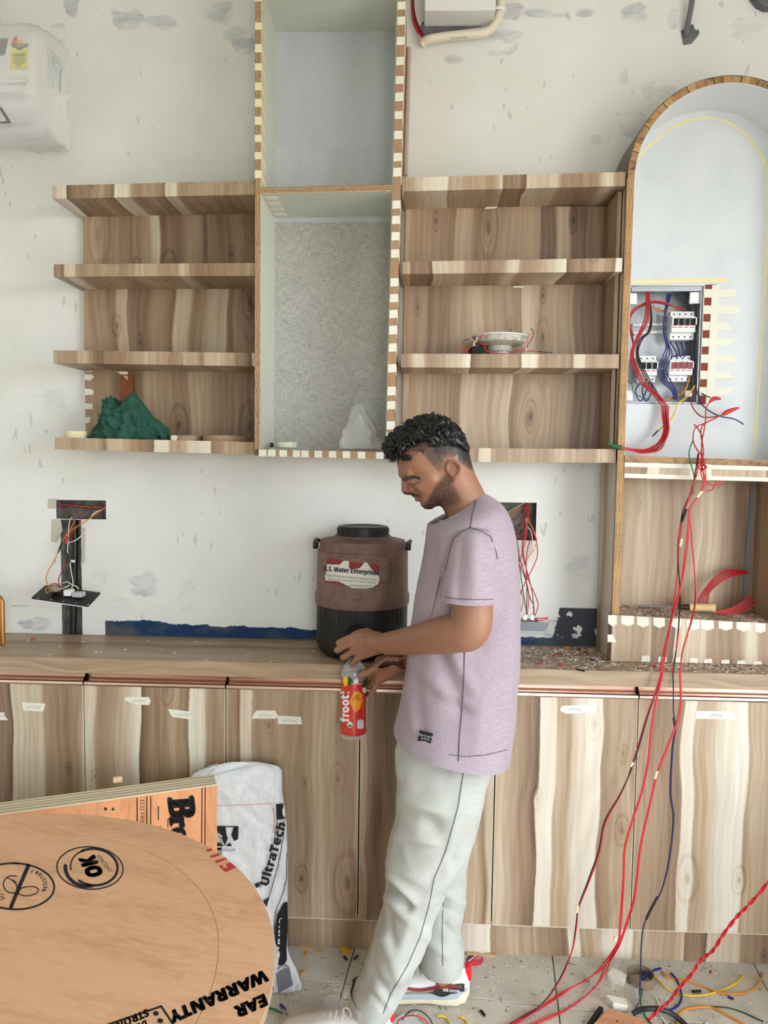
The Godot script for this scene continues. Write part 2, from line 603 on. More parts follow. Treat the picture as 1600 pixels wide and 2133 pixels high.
	M.yellow_foil = mat(Color(0.95, 0.66, 0.05), 0.3)
	M.ply_face = mat(Color.WHITE, 0.6, 0.0, mottled(256, 256, Color(0.80, 0.58, 0.42), Color(0.62, 0.42, 0.28), 0.8, .01, .06, 530, 0.8, 3.0), Vector3(3, 3, 1))
	M.bag = mat(Color(0.95, 0.95, 0.94, 0.26), 0.3)
	M.bag.transparency = BaseMaterial3D.TRANSPARENCY_ALPHA
	M.red = mat(Color(0.78, 0.10, 0.14), 0.4)
	M.red_dark = mat(Color(0.55, 0.05, 0.08), 0.4)
	M.black = mat(Color(0.03, 0.03, 0.035), 0.45)
	M.blue = mat(Color(0.06, 0.12, 0.42), 0.4)
	M.yellow = mat(Color(0.90, 0.72, 0.12), 0.45)
	M.orange_wire = mat(Color(0.82, 0.50, 0.10), 0.45)
	M.green_wire = mat(Color(0.05, 0.42, 0.22), 0.45)
	M.white_wire = mat(Color(0.88, 0.86, 0.80), 0.45)
	M.white_plastic = mat(Color(0.90, 0.90, 0.90), 0.35)
	M.pvc = mat(Color(0.88, 0.84, 0.75), 0.4)
	M.grey_metal = mat(Color(0.62, 0.63, 0.65), 0.4, 0.7)
	M.grey = mat(Color(0.42, 0.43, 0.45), 0.8)
	M.ink = mat(Color(0.05, 0.05, 0.055), 0.8)
	M.film = mat(Color(0.93, 0.94, 0.95, 0.16), 0.08)
	M.film.transparency = BaseMaterial3D.TRANSPARENCY_ALPHA

func turned(t: ImageTexture) -> ImageTexture:
	var im := t.get_image()
	im.rotate_90(CLOCKWISE)
	return ImageTexture.create_from_image(im)

func ply_texture() -> ImageTexture:
	# plywood edge: layers stacked across u, grain along v
	var w := 64
	var h := 512
	var data := PackedByteArray()
	data.resize(w * h * 3)
	var nz := noise(5, 1.0, 2)
	var tones := [Color(.60, .42, .28), Color(.85, .72, .52), Color(.50, .33, .22), Color(.88, .76, .56), Color(.46, .30, .20), Color(.84, .70, .50), Color(.58, .40, .26), Color(.87, .75, .56)]
	var at := 0
	for j in h:
		for i in w:
			var q := float(i) / w * 8.0 + nz.get_noise_2d(i * 0.02, j * 0.03) * 0.5
			var c: Color = tones[clampi(int(q), 0, 7)]
			var k := 0.9 + nz.get_noise_2d(i * 0.5, j * 0.06) * 0.22
			if nz.get_noise_2d(i * 0.12 + 90, j * 0.05) > 0.55:
				k *= 0.5
			data[at] = clampi(int(c.r * k * 255), 0, 255); data[at + 1] = clampi(int(c.g * k * 255), 0, 255); data[at + 2] = clampi(int(c.b * k * 255), 0, 255)
			at += 3
	return image_of(w, h, data)

func linen_texture() -> ImageTexture:
	var w := 512
	var data := PackedByteArray()
	data.resize(w * w * 3)
	var a := noise(61, 1.0, 1)
	var b := noise(62, 1.0, 1)
	var g := noise(63, 0.008, 2)
	var at := 0
	for j in w:
		for i in w:
			var k := a.get_noise_2d(i * 0.45, j * 0.025) * 0.5 + b.get_noise_2d(i * 0.025, j * 0.45) * 0.5
			k = 0.70 + clampf(k, -0.5, 0.25) * 0.22 + g.get_noise_2d(i, j) * 0.02
			data[at] = int(k * 250); data[at + 1] = int(k * 248); data[at + 2] = int(k * 238)
			at += 3
	return image_of(w, w, data)

# smears: picture box (u, v, half width, half height, strength 0..1, tone)
const SMEARS := [[268, 38, 34, 24, .75], [325, 48, 40, 16, .5], [150, 8, 14, 22, .6], [120, 70, 22, 22, .4], [455, 25, 28, 26, .5], [512, 92, 26, 22, .7], [490, 70, 26, 14, .4], [1062, 22, 22, 18, .6], [1050, 85, 34, 22, .7], [1030, 108, 16, 8, .7], [1140, 28, 50, 9, .6], [1215, 26, 18, 8, .6], [1320, 30, 24, 22, .6], [945, 122, 18, 8, .4], [1300, 160, 8, 14, .4], [1350, 180, 12, 24, .4], [1385, 190, 26, 12, .4], [1320, 260, 26, 24, .4], [300, 1215, 30, 26, .6], [205, 1205, 20, 20, .25], [75, 1300, 34, 14, .8], [40, 1262, 24, 2.5, .9], [390, 1240, 20, 30, .3], [250, 1260, 26, 14, .3], [1205, 1190, 28, 34, .35], [1155, 1310, 30, 20, .7], [1100, 1322, 26, 8, .7], [1180, 1320, 20, 14, .5], [118, 835, 26, 30, .22], [95, 440, 22, 14, .2], [560, 225, 10, 8, .3], [1400, 40, 10, 20, .4], [1550, 60, 30, 20, .3], [1240, 290, 10, 10, .3]]

func plaster_texture() -> ImageTexture:
	var w := 2048
	var h := 1536
	var n1 := noise(201, 0.006, 4)
	var n2 := noise(202, 0.05, 3)
	var n3 := noise(203, 0.16, 2)
	var nb := noise(204, 0.012, 4)
	var data := PackedByteArray()
	data.resize(w * h * 3)
	# cell (i, j) -> x = i/512 - 2, y = 3.5 - j/512
	var sm := []
	for s in SMEARS:
		var p := P(s[0], s[1], 0.0)
		sm.append([(p.x + 2.0) * 512.0, (3.5 - p.y) * 512.0, s[2] * 0.808, s[3] * 0.808, s[4]])
	var boxes := []
	for s in sm:
		boxes.append(Rect2(s[0] - s[2] * 1.6, s[1] - s[3] * 1.6, s[2] * 3.2, s[3] * 3.2))
	var strip: float = 3.5 - P(400, 1288, 0.0).y
	var patch := P(1215, 1300, 0.0)
	var row := []
	var at := 0
	for j in h:
		var live := []
		for q in sm.size():
			if j >= boxes[q].position.y and j <= boxes[q].end.y:
				live.append(q)
		var y := 3.5 - j / 512.0
		for i in w:
			var k := n1.get_noise_2d(i, j)
			var r := 0.885 + k * 0.025
			var g := 0.885 + k * 0.02
			var b := 0.86 + k * 0.035
			var d := 0.0
			for q in live:
				if i < boxes[q].position.x or i > boxes[q].end.x:
					continue
				var s: Array = sm[q]
				var e := Vector2((i - s[0]) / s[2], (j - s[1]) / s[3]).length_squared()
				var mk := (1.35 - e) + nb.get_noise_2d(i * 2.0, j * 4.0) * 1.1
				if mk > 0.0:
					var str_ := n2.get_noise_2d(i * 0.22, j * 0.5) * 0.7 + n3.get_noise_2d(i * 0.25, j * 1.2) * 0.22 + 0.38
					d = maxf(d, clampf(mk * 1.5, 0, 1) * clampf(str_, 0, 1) * s[4])
			if d > 0.0:
				r = lerpf(r, 0.55, d); g = lerpf(g, 0.57, d); b = lerpf(b, 0.61, d)
			# faint pits and pencil scratches
			if n3.get_noise_2d(i * 0.35 + 500, j * 0.12) > 0.62 and n1.get_noise_2d(i + 300, j + 100) > 0.12:
				r -= 0.09; g -= 0.09; b -= 0.085
			# the putty coat stops short of the worktop: old paint shows below a torn edge
			var x := i / 512.0 - 2.0
			if y < 1.02 and y > 0.7:
				var edge := 0.945 - clampf((x + 1.0) * 0.022, -0.006, 0.035) + nb.get_noise_2d(i * 0.9, 40.0) * 0.012 + n2.get_noise_2d(i, 7.0) * 0.004
				if x < -1.03:
					edge = 0.0
				if x > 0.30:
					edge = 0.92 + n2.get_noise_2d(i, 3.0) * 0.004
				if y < edge:
					var o := clampf(n2.get_noise_2d(i * 0.3, j * 0.5) * 1.2 + (0.75 if x < -0.93 else 0.15), 0.0, 1.0)
					var cc := Color(0.07, 0.20, 0.36).lerp(Color(0.30, 0.31, 0.33), o)
					if x > 0.42: cc = Color(0.25, 0.29, 0.34)
					r = cc.r; g = cc.g; b = cc.b
				if x > 0.42:
					var dd := Vector2((x - patch.x) / 0.075, (y - patch.y) / 0.12).length() + nb.get_noise_2d(i * 1.6, j * 1.6) * 0.6 - (0.25 if y < 0.99 else 0.0)
					if dd < 0.95 and n2.get_noise_2d(i * 0.7 + 50, j * 0.7) < 0.36:
						r = 0.25 + n3.get_noise_2d(i, j) * 0.03; g = r + 0.015; b = r + 0.04
			data[at] = clampi(int(r * 255), 0, 255); data[at + 1] = clampi(int(g * 255), 0, 255); data[at + 2] = clampi(int(b * 255), 0, 255)
			at += 3
	return image_of(w, h, data)

# ---------------------------------------------------------------- room shell
const WALL_LO := Vector2(-2.4, 0.0)
const WALL_HI := Vector2(2.0, 3.3)

func wall_holes() -> Array:
	# openings chased into the back wall: x0, x1, y0, y1, depth
	var a := P(117, 1041, 0); var b := P(221, 1082, 0)
	var c := P(126, 1082, 0); var d := P(172, 1330, 0)
	var e := P(1030, 1046, 0); var f := P(1116, 1126, 0)
	return [[a.x, b.x, b.y, a.y, 0.06], [c.x, d.x, 0.8, c.y, 0.03], [e.x, f.x, f.y, e.y, 0.06], [0.655, 0.912, 1.69, 2.062, 0.09]]

func build_room():
	var holes := wall_holes()
	var mb := MB.new()
	var xs := [WALL_LO.x, WALL_HI.x]
	var ys := [WALL_LO.y, WALL_HI.y]
	for h in holes:
		xs.append(h[0]); xs.append(h[1]); ys.append(h[2]); ys.append(h[3])
	xs.sort(); ys.sort()
	var uv := func(p: Vector3): return Vector2((p.x + 2.0) * 512.0 / 2048.0, (3.5 - p.y) * 512.0 / 1536.0)
	for i in xs.size() - 1:
		for j in ys.size() - 1:
			var x0: float = xs[i]; var x1: float = xs[i + 1]; var y0: float = ys[j]; var y1: float = ys[j + 1]
			if x1 - x0 < 1e-5 or y1 - y0 < 1e-5:
				continue
			var cx := (x0 + x1) / 2; var cy := (y0 + y1) / 2
			var open := false
			for h in holes:
				if cx > h[0] and cx < h[1] and cy > h[2] and cy < h[3]:
					open = true
			if not open:
				mb.quaduv(Vector3(x0, y1, 0), Vector3(x1, y1, 0), Vector3(x1, y0, 0), Vector3(x0, y0, 0), uv.call(Vector3(x0, y1, 0)), uv.call(Vector3(x1, y0, 0)))
	mb.quad(Vector3(WALL_HI.x, 3.3, -.2), Vector3(WALL_LO.x, 3.3, -.2), Vector3(WALL_LO.x, 0, -.2), Vector3(WALL_HI.x, 0, -.2))
	mb.quad(Vector3(WALL_LO.x, 3.3, -.2), Vector3(WALL_HI.x, 3.3, -.2), Vector3(WALL_HI.x, 3.3, 0), Vector3(WALL_LO.x, 3.3, 0))
	M.plaster.uv1_scale = Vector3.ONE
	var wall := struct("wall_back", mb, M.plaster, "white putty wall with grey smears and old blue paint along the worktop")
	var rough_ := mat(Color.WHITE, 0.95, 0.0, mottled(128, 128, Color(0.50, 0.49, 0.47), Color(0.22, 0.21, 0.20), 1.2, .03, .2, 311), Vector3(6, 6, 1))
	M.cement = rough_
	for h in holes:
		var r := MB.new()
		var x0: float = h[0]; var x1: float = h[1]; var y0: float = h[2]; var y1: float = h[3]; var z: float = -h[4]
		r.quad(Vector3(x0, y1, z), Vector3(x1, y1, z), Vector3(x1, y0, z), Vector3(x0, y0, z))
		r.quad(Vector3(x0, y1, 0), Vector3(x1, y1, 0), Vector3(x1, y1, z), Vector3(x0, y1, z))
		r.quad(Vector3(x0, y0, z), Vector3(x1, y0, z), Vector3(x1, y0, 0), Vector3(x0, y0, 0))
		r.quad(Vector3(x0, y1, 0), Vector3(x0, y1, z), Vector3(x0, y0, z), Vector3(x0, y0, 0))
		r.quad(Vector3(x1, y1, z), Vector3(x1, y1, 0), Vector3(x1, y0, 0), Vector3(x1, y0, z))
		part(wall, "recess", r, rough_, "rough cement recess chased into the wall")
	# floor: one bed and square tiles laid a little askew
	var fb := MB.new()
	fb.box(Vector3(-2.4, -0.2, -0.2), Vector3(4.6, -0.012, 5.4))
	var fl := struct("floor", fb, M.grout, "pale beige square floor tiles, dusty")
	var tile := MB.new()
	tile.box(Vector3(-0.2985, -0.011, -0.2985), Vector3(0.2985, 0.0, 0.2985), 0.0015)
	for i in tile.t.size():
		tile.t[i] = Vector2(tile.v[i].x, tile.v[i].z)
	var tm := tile.done()
	var ang := 0.105
	var e1 := Vector3(cos(ang), 0, sin(ang)); var e2 := Vector3(-sin(ang), 0, cos(ang))
	var o := Vector3(-0.172, 0, 0.427)
	for i in range(-5, 9):
		for j in range(-3, 10):
			var c := o + e1 * (0.6 * (i + 0.5)) + e2 * (0.6 * (j + 0.5))
			if c.x < -2.1 or c.x > 4.3 or c.z < -0.2 or c.z > 5.1:
				continue
			var t := MeshInstance3D.new()
			t.name = "tile"
			t.mesh = tm
			t.set_surface_override_material(0, M.floor_tile[(i * 7 + j * 5 + 70) % 3])
			t.transform = Transform3D(Basis(e1, Vector3.UP, e2), c)
			fl.add_child(t, true)
	var cb := MB.new()
	cb.box(Vector3(-2.4, 3.3, -0.2), Vector3(4.6, 3.5, 5.4))
	struct("ceiling", cb, M.white_paint, "plain white ceiling")
	var lw := MB.new()
	lw.box(Vector3(-2.6, 0, -0.2), Vector3(-2.4, 3.3, 5.4))
	struct("wall_left", lw, M.putty, "plain white putty wall")
	# right: a return wall beside the counter, then the open shop entrance
	var rw := MB.new()
	rw.box(Vector3(2.0, 0, -0.2), Vector3(2.2, 3.3, 1.3))
	rw.box(Vector3(2.0, 2.6, 1.3), Vector3(2.2, 3.3, 3.1))
	rw.box(Vector3(2.0, 0, 3.1), Vector3(2.2, 3.3, 5.4))
	struct("wall_right", rw, M.putty, "white putty wall around the open shop entrance")
	var fw := MB.new()
	fw.box(Vector3(-2.4, 0, 5.2), Vector3(0.5, 3.3, 5.4))
	fw.box(Vector3(0.5, 2.4, 5.2), Vector3(1.4, 3.3, 5.4))
	fw.box(Vector3(1.4, 0, 5.2), Vector3(2.0, 3.3, 5.4))
	struct("wall_front", fw, M.putty, "white putty wall with the wide open shop front")

# ---------------------------------------------------------------- base cabinets and worktop
const TOP_Y := 0.8947

func tape_piece(parent: Node3D, pts: PackedVector3Array, m: Material, called := "tape_strip", lift := 0.0006):
	var mb := MB.new()
	mb.prism(pts, Vector3(0, 0, -lift))
	part(parent, called, mb, m)

# a four-cornered bit of tape on the plane z
func tape_px(parent: Node3D, z: float, a: Array, m: Material = null, called := "tape_strip"):
	var p := PQ(z + 0.0012, a)
	tape_piece(parent, p, m if m else M.tape, called)

func build_cabinets():
	var gx := [-1.40, -0.979, -0.548, -0.145, 0.259, 0.673, 1.09, 1.5]
	var names := ["leftmost in view, behind the round plywood top", "behind the loose plywood board", "behind the white cement sack", "directly behind the worker and his bottle", "right of the worker, crossed by no wires", "crossed by the red and blue hanging wires", "at the far right, partly shaded"]
	var y0 := 0.106; var y1 := 0.809; var zf := 0.29
	for i in 7:
		var x0: float = gx[i]; var x1: float = gx[i + 1]
		var t := thing("base_cabinet", "wood-grain base cabinet " + names[i], "cabinet", Vector3((x0 + x1) / 2, 0, 0.14), "base cabinets under the worktop")
		var body := MB.new()
		body.box(Vector3(x0 + .0005, 0.1, 0.003), Vector3(x1 - .0005, 0.848, 0.255))
		part(t, "carcass", body, M.dark)
		var d := MB.new()
		d.off = Vector2(0, 0.809 + 0.29)
		d.box(Vector3(x0 + .0035, y0, zf - .018), Vector3(x1 - .0035, y1, zf), 0.0006)
		var dm := part(t, "door", d, M.laminate)
		var eb := MB.new()
		for s in [[x0 + .0022, x0 + .0036], [x1 - .0036, x1 - .0022]]:
			eb.box(Vector3(s[0], y0 - .002, zf - .018), Vector3(s[1], y1, zf + .0002))
		eb.box(Vector3(x0 + .0022, y0 - .002, zf - .018), Vector3(x1 - .0022, y0, zf + .0002))
		part(dm, "edge_band", eb, M.band, "thin cream edge banding")
		# rose gold finger profile along the top of the door
		var hp := MB.new()
		var pr := [Vector2(0.262, 0.848), Vector2(0.274, 0.848), Vector2(0.274, 0.8455), Vector2(0.268, 0.8435), Vector2(0.2665, 0.829), Vector2(0.2715, 0.8245), Vector2(0.287, 0.8225), Vector2(0.2925, 0.8195), Vector2(0.2935, 0.813), Vector2(0.2915, 0.8085), Vector2(0.262, 0.8085)]
		for k in pr.size():
			var a: Vector2 = pr[k]; var b: Vector2 = pr[(k + 1) % pr.size()]
			hp.quad(Vector3(x0 + .002, a.y, a.x), Vector3(x1 - .002, a.y, a.x), Vector3(x1 - .002, b.y, b.x), Vector3(x0 + .002, b.y, b.x))
		for s in [x0 + .002, x1 - .002]:
			for k in range(1, pr.size() - 1):
				hp.tri(Vector3(s, pr[0].y, pr[0].x), Vector3(s, pr[k].y, pr[k].x), Vector3(s, pr[k + 1].y, pr[k + 1].x))
		part(t, "handle_profile", hp, M.rose, "rose gold metal finger-pull profile")
		var tapes := [[[0, 1484, 9, 1484, 10, 1491, 17, 1500, 0, 1500], [45, 1463, 94.5, 1466, 90, 1482, 48.5, 1480]], [[258, 1458, 262, 1452, 310, 1452, 314, 1460, 310, 1469, 280, 1467], [350, 1477, 395, 1482, 398, 1490, 403.5, 1491, 398, 1499, 358, 1493]], [[525, 1494, 534, 1480, 573, 1480, 579, 1492, 575, 1497, 526, 1497], [578, 1491, 627, 1493, 629, 1509, 579, 1508]], [], [[1168, 1474, 1173, 1470, 1242, 1467, 1243.5, 1483, 1182, 1487, 1168, 1482]], [[1449, 1489, 1451, 1481, 1524, 1482, 1529, 1491, 1543, 1499, 1448, 1497]], []]
		for a in tapes[i]:
			tape_px(t, zf, a, M.tape, "masking_tape_label")
			# faint pencil scribble on each bit of tape
			var c := Vector2.ZERO
			for k in range(0, a.size(), 2):
				c += Vector2(a[k], a[k + 1]) / (a.size() / 2.0)
			var sc := MB.new()
			var path := []
			for k in 9:
				path.append(P(c.x - 14 + k * 3.6, c.y + (3.5 if k % 2 else -3.0) * (1.0 if k % 3 else 0.5), zf + .0018))
			sc.tube(spl(path, 4), 0.0004, 4, false)
			part(t, "pencil_note", sc, M.grey)
	var kb := MB.new()
	kb.off = Vector2(0.31, 0.55)
	kb.box(Vector3(-1.9, 0, 0.252), Vector3(1.9, 0.104, 0.268))
	solo("plinth_board", kb, M.laminate, "long wood-grain plinth board under the base cabinet doors", "plinth")
	var w := MB.new()
	w.off = Vector2(0.3, 1.2)
	w.box(Vector3(-2.1, 0.8495, 0.001), Vector3(1.9, TOP_Y, 0.303), 0.0008)
	solo("worktop", w, M.worktop, "long wood-grain worktop running along the wall, dusty at right", "worktop")

# ---------------------------------------------------------------- shelves and niche cabinet on the wall
const COL_L := -0.474
const COL_Z := 0.24

func board(parent: Node3D, called: String, front: PackedVector3Array, depth: float, m: Material, off := Vector2.ZERO) -> MeshInstance3D:
	var mb := MB.new()
	mb.off = off
	mb.prism(front, Vector3(0, 0, -depth))
	return part(parent, called, mb, m)

func panel(parent: Node3D, lo: Vector3, hi: Vector3, m: Material, called := "back_panel") -> MeshInstance3D:
	var mb := MB.new()
	mb.box(lo, hi)
	for i in mb.t.size():
		mb.t[i] = Vector2((mb.v[i].x - lo.x) / (hi.x - lo.x), (hi.y - mb.v[i].y) / (hi.y - lo.y))
	return part(parent, called, mb, m)

func build_upper():
	# left shelves
	var zl := 0.195
	var l := thing("open_shelf_unit", "wood-grain open wall shelves with free left end, green cloth on lowest", "shelf", Vector3(-0.78, 1.5, 0.1), "wood-grain wall shelves")
	var lq := [[109.5, 386.5, 534, 376, 534, 405, 109.5, 414], [112, 550.5, 533, 547.5, 533, 574.5, 112, 576], [111, 729.5, 531, 735, 531, 763, 111.5, 756], [114.5, 911, 528, 921, 528, 947, 114, 936]]
	var ly := []
	for i in 4:
		var q := PQ(zl, lq[i])
		q[1].x = COL_L - .001; q[2].x = COL_L - .001
		board(l, "shelf", q, zl - .001, M.laminate, Vector2(0.25 + i * 0.31, 0.2 + i * 0.17 + q[0].y))
		ly.append([minf(q[2].y, q[3].y), maxf(q[0].y, q[1].y), q[0].y, q[3].y])
	for i in 3:
		panel(l, Vector3(-1.08, ly[i + 1][1] - .012, .001), Vector3(COL_L - .001, ly[i][0] + .012, .02), M.panel_tex[i])
	# tape tabs along the left edge of the lowest panel
	for a in [[176, 779, 191, 780, 196, 785, 187, 793, 176, 791], [176, 809.5, 190, 810.5, 195, 815, 194, 822, 176, 823], [176, 839, 193, 842, 192.5, 853, 176, 852], [176, 870, 188, 868, 187, 879, 176, 883]]:
		tape_px(l, .02, a)
	tape_px(l, .02, [178, 773.5, 192, 773, 193, 775, 180, 775])
	# right shelves
	var zr := 0.185
	var r := thing("open_shelf_unit", "wood-grain open wall shelves between tall niche and arch, round speaker on one", "shelf", Vector3(0.28, 1.5, 0.1), "wood-grain wall shelves")
	var rq := [[835, 370, 1307, 358, 1307, 387.5, 835, 398.5], [830.5, 545, 1301.5, 537.3, 1300, 566, 830, 570.5], [825.5, 736.7, 1290, 738, 1289.5, 767, 825, 765], [820.5, 932, 1278, 935.5, 1277, 964, 820, 961]]
	var ry := []
	for i in 4:
		var q := PQ(zr, rq[i])
		q[0].x = -0.041; q[3].x = -0.041
		q[1].x = 0.609; q[2].x = 0.609
		board(r, "shelf", q, zr - .001, M.laminate, Vector2(0.9 + i * 0.27, 0.11 + i * 0.13 + q[0].y))
		ry.append([minf(q[2].y, q[3].y), maxf(q[0].y, q[1].y)])
	for i in 3:
		panel(r, Vector3(-0.036, ry[i + 1][1] - .014, .001), Vector3(0.604, ry[i][0] + .01, .02), M.panel_tex[3 + i])
	# right upright of the shelf unit, against the arch
	var up := MB.new()
	up.box(Vector3(0.5975, ry[3][1] - .02, .02), Vector3(0.609, ry[0][0] + .012, .15))
	part(r, "upright", up, M.laminate)
	for a in [[1009, 435.5, 1013, 431, 1037, 430.5, 1034, 434], [1068, 599, 1072, 595.5, 1091, 595.5, 1089, 599.5]]:
		tape_px(r, .03, a, M.tape, "paper_scrap")
	# tall niche cabinet in the middle
	var c := thing("niche_cabinet", "tall pale niche cabinet with taped raw plywood edges on the wall", "cabinet", Vector3(-0.26, 1.5, 0.12))
	var side := MB.new()
	side.box(Vector3(COL_L, 1.507, .004), Vector3(COL_L + .0175, 3.0, COL_Z - .001))
	part(c, "side_panel", side, M.pale)
	var edge := MB.new()
	edge.quaduv(Vector3(COL_L, 3.0, COL_Z), Vector3(COL_L + .0175, 3.0, COL_Z), Vector3(COL_L + .0175, 1.507, COL_Z), Vector3(COL_L, 1.507, COL_Z), Vector2(0, 0), Vector2(1, 3))
	edge.box(Vector3(COL_L, 1.507, COL_Z - .001), Vector3(COL_L + .0175, 3.0, COL_Z - .0005))
	part(c, "plywood_edge", edge, M.ply_edge, "raw plywood edge of the left side")
	var pq := PQ(COL_Z, [829.5, -30, 846, -30, 819.5, 952, 803.7, 952])
	var post := MB.new()
	post.prism(pq, Vector3(0, 0, -.236))
	part(c, "side_panel", post, M.edge_tan, "tan edge-banded right side")
	var inner := MB.new()
	var i0 := P(829, -30, COL_Z); var i1 := P(803.4, 952, COL_Z)
	inner.prism(PackedVector3Array([Vector3(i0.x - .002, i0.y, COL_Z - .003), Vector3(i0.x, i0.y, COL_Z - .003), Vector3(i1.x, 1.51, COL_Z - .003), Vector3(i1.x - .002, 1.51, COL_Z - .003)]), Vector3(0, 0, -.225))
	part(c, "lining", inner, M.pale)
	var xr0 := -0.083
	var sq := PQ(COL_Z, [546, 391, 820, 384.5, 820, 398, 545.5, 403])
	sq[0].x = COL_L + .0175; sq[3].x = COL_L + .0175
	sq[1].x = -0.0745; sq[2].x = -0.0745
	var sh := board(c, "shelf", sq, COL_Z - .012, M.pale)
	var se := MB.new()
	se.quaduv(sq[0] + Vector3(0, 0, .0006), sq[1] + Vector3(0, 0, .0006), sq[2] + Vector3(0, 0, .0006), sq[3] + Vector3(0, 0, .0006), Vector2(0, 0), Vector2(1, 1))
	se.t[se.t.size() - 4] = Vector2(0, 0); se.t[se.t.size() - 3] = Vector2(0, 1.2); se.t[se.t.size() - 2] = Vector2(1, 1.2); se.t[se.t.size() - 1] = Vector2(1, 0)
	part(sh, "plywood_edge", se, M.ply_edge, "layered plywood edge")
	var ty := 2.845
	var tp := MB.new()
	tp.box(Vector3(COL_L + .0175, ty, .012), Vector3(-0.062, ty + .018, COL_Z - .002))
	part(c, "top_panel", tp, M.pale)
	var my := sq[3].y - .012
	var ub := MB.new()
	ub.box(Vector3(COL_L + .0175, my, .004), Vector3(-0.066, ty + .01, .011))
	part(c, "back_panel", ub, M.pale_blue, "smooth pale grey upper back")
	var lb := MB.new()
	lb.box(Vector3(COL_L + .0175, 1.51, .004), Vector3(-0.072, my, .011))
	part(c, "back_panel", lb, M.linen, "linen textured grey lower back")
	var bq := PQ(COL_Z, [527.5, 935.5, 804.5, 941.5, 804.5, 956, 527.5, 949.5])
	bq[0].x = COL_L; bq[3].x = COL_L
	board(c, "bottom_rail", bq, COL_Z - .005, M.edge_tan)
	# tape tabs: left edge, right post, bottom rail
	var lt := [[0, 3], [47, 62], [92, 109], [132, 147], [172, 188], [206, 223], [243, 260], [281, 296], [317, 332], [355, 371]]
	for a in lt:
		var mb := MB.new()
		var x0 := COL_L - .0004
		var x1 := COL_L + .0179
		var ya := P(541, a[0], COL_Z).y; var yb := P(541, a[1], COL_Z).y
		mb.box(Vector3(x0, yb, COL_Z), Vector3(x1, ya, COL_Z + .0008))
		mb.prism(PackedVector3Array([Vector3(x1, ya, COL_Z), Vector3(x1 + .0008, ya, COL_Z), Vector3(x1 + .0008, yb, COL_Z), Vector3(x1, yb, COL_Z)]), Vector3(0, -.016, -.055 - rng.randf() * .02))
		part(c, "tape_strip", mb, M.tape_yellow)
	var rt := [[4, 20], [35, 52], [77, 94], [119, 136], [159, 175], [193, 211], [232, 248], [273, 290], [319, 336], [350, 368], [418, 435], [450, 467], [484, 501], [520, 537], [580, 597], [613, 630], [646, 663], [679, 697], [716, 733], [759, 776], [806, 824], [836, 853], [878, 895], [901, 912]]
	for a in rt:
		var mb := MB.new()
		var f := func(v): return lerpf(829.5, 803.7, (v + 30.0) / 982.0)
		var q := PQ(COL_Z + .0008, [f.call(a[0]), a[0], f.call(a[0]) + 16.3, a[0] - 1, f.call(a[1]) + 16.0, a[1] - 1, f.call(a[1]), a[1]])
		mb.prism(q, Vector3(0, 0, -.001))
		mb.prism(PackedVector3Array([q[1] + Vector3(-.0004, 0, 0), q[1] + Vector3(.0008, 0, 0), q[2] + Vector3(.0008, 0, 0), q[2] + Vector3(-.0004, 0, 0)]), Vector3(0.001, -.008 - rng.randf() * .006, -.03 - rng.randf() * .03))
		part(c, "tape_strip", mb, M.tape)
	for a in [[539, 555], [558, 574], [582, 598], [610, 625], [627.5, 643], [655, 671], [685, 700.5], [714, 729.5], [745, 761], [783, 799]]:
		var dy: float = (float(a[0]) - 527.5) * 0.0217
		tape_px(c, COL_Z, [a[0], 936 + dy, a[1], 936.3 + dy, a[1], 950.5 + dy, a[0], 950.2 + dy])
	# four faded bits of tape under the niche shelf
	for k in 4:
		var mb := MB.new()
		var z := COL_Z - .03 - k * .05
		mb.box(Vector3(COL_L + .02, sq[3].y - .0008, z - .03), Vector3(COL_L + .06, sq[3].y + .001, z))
		part(c, "tape_strip", mb, M.tape)

# ---------------------------------------------------------------- arched display unit at right
const AZ := 0.19

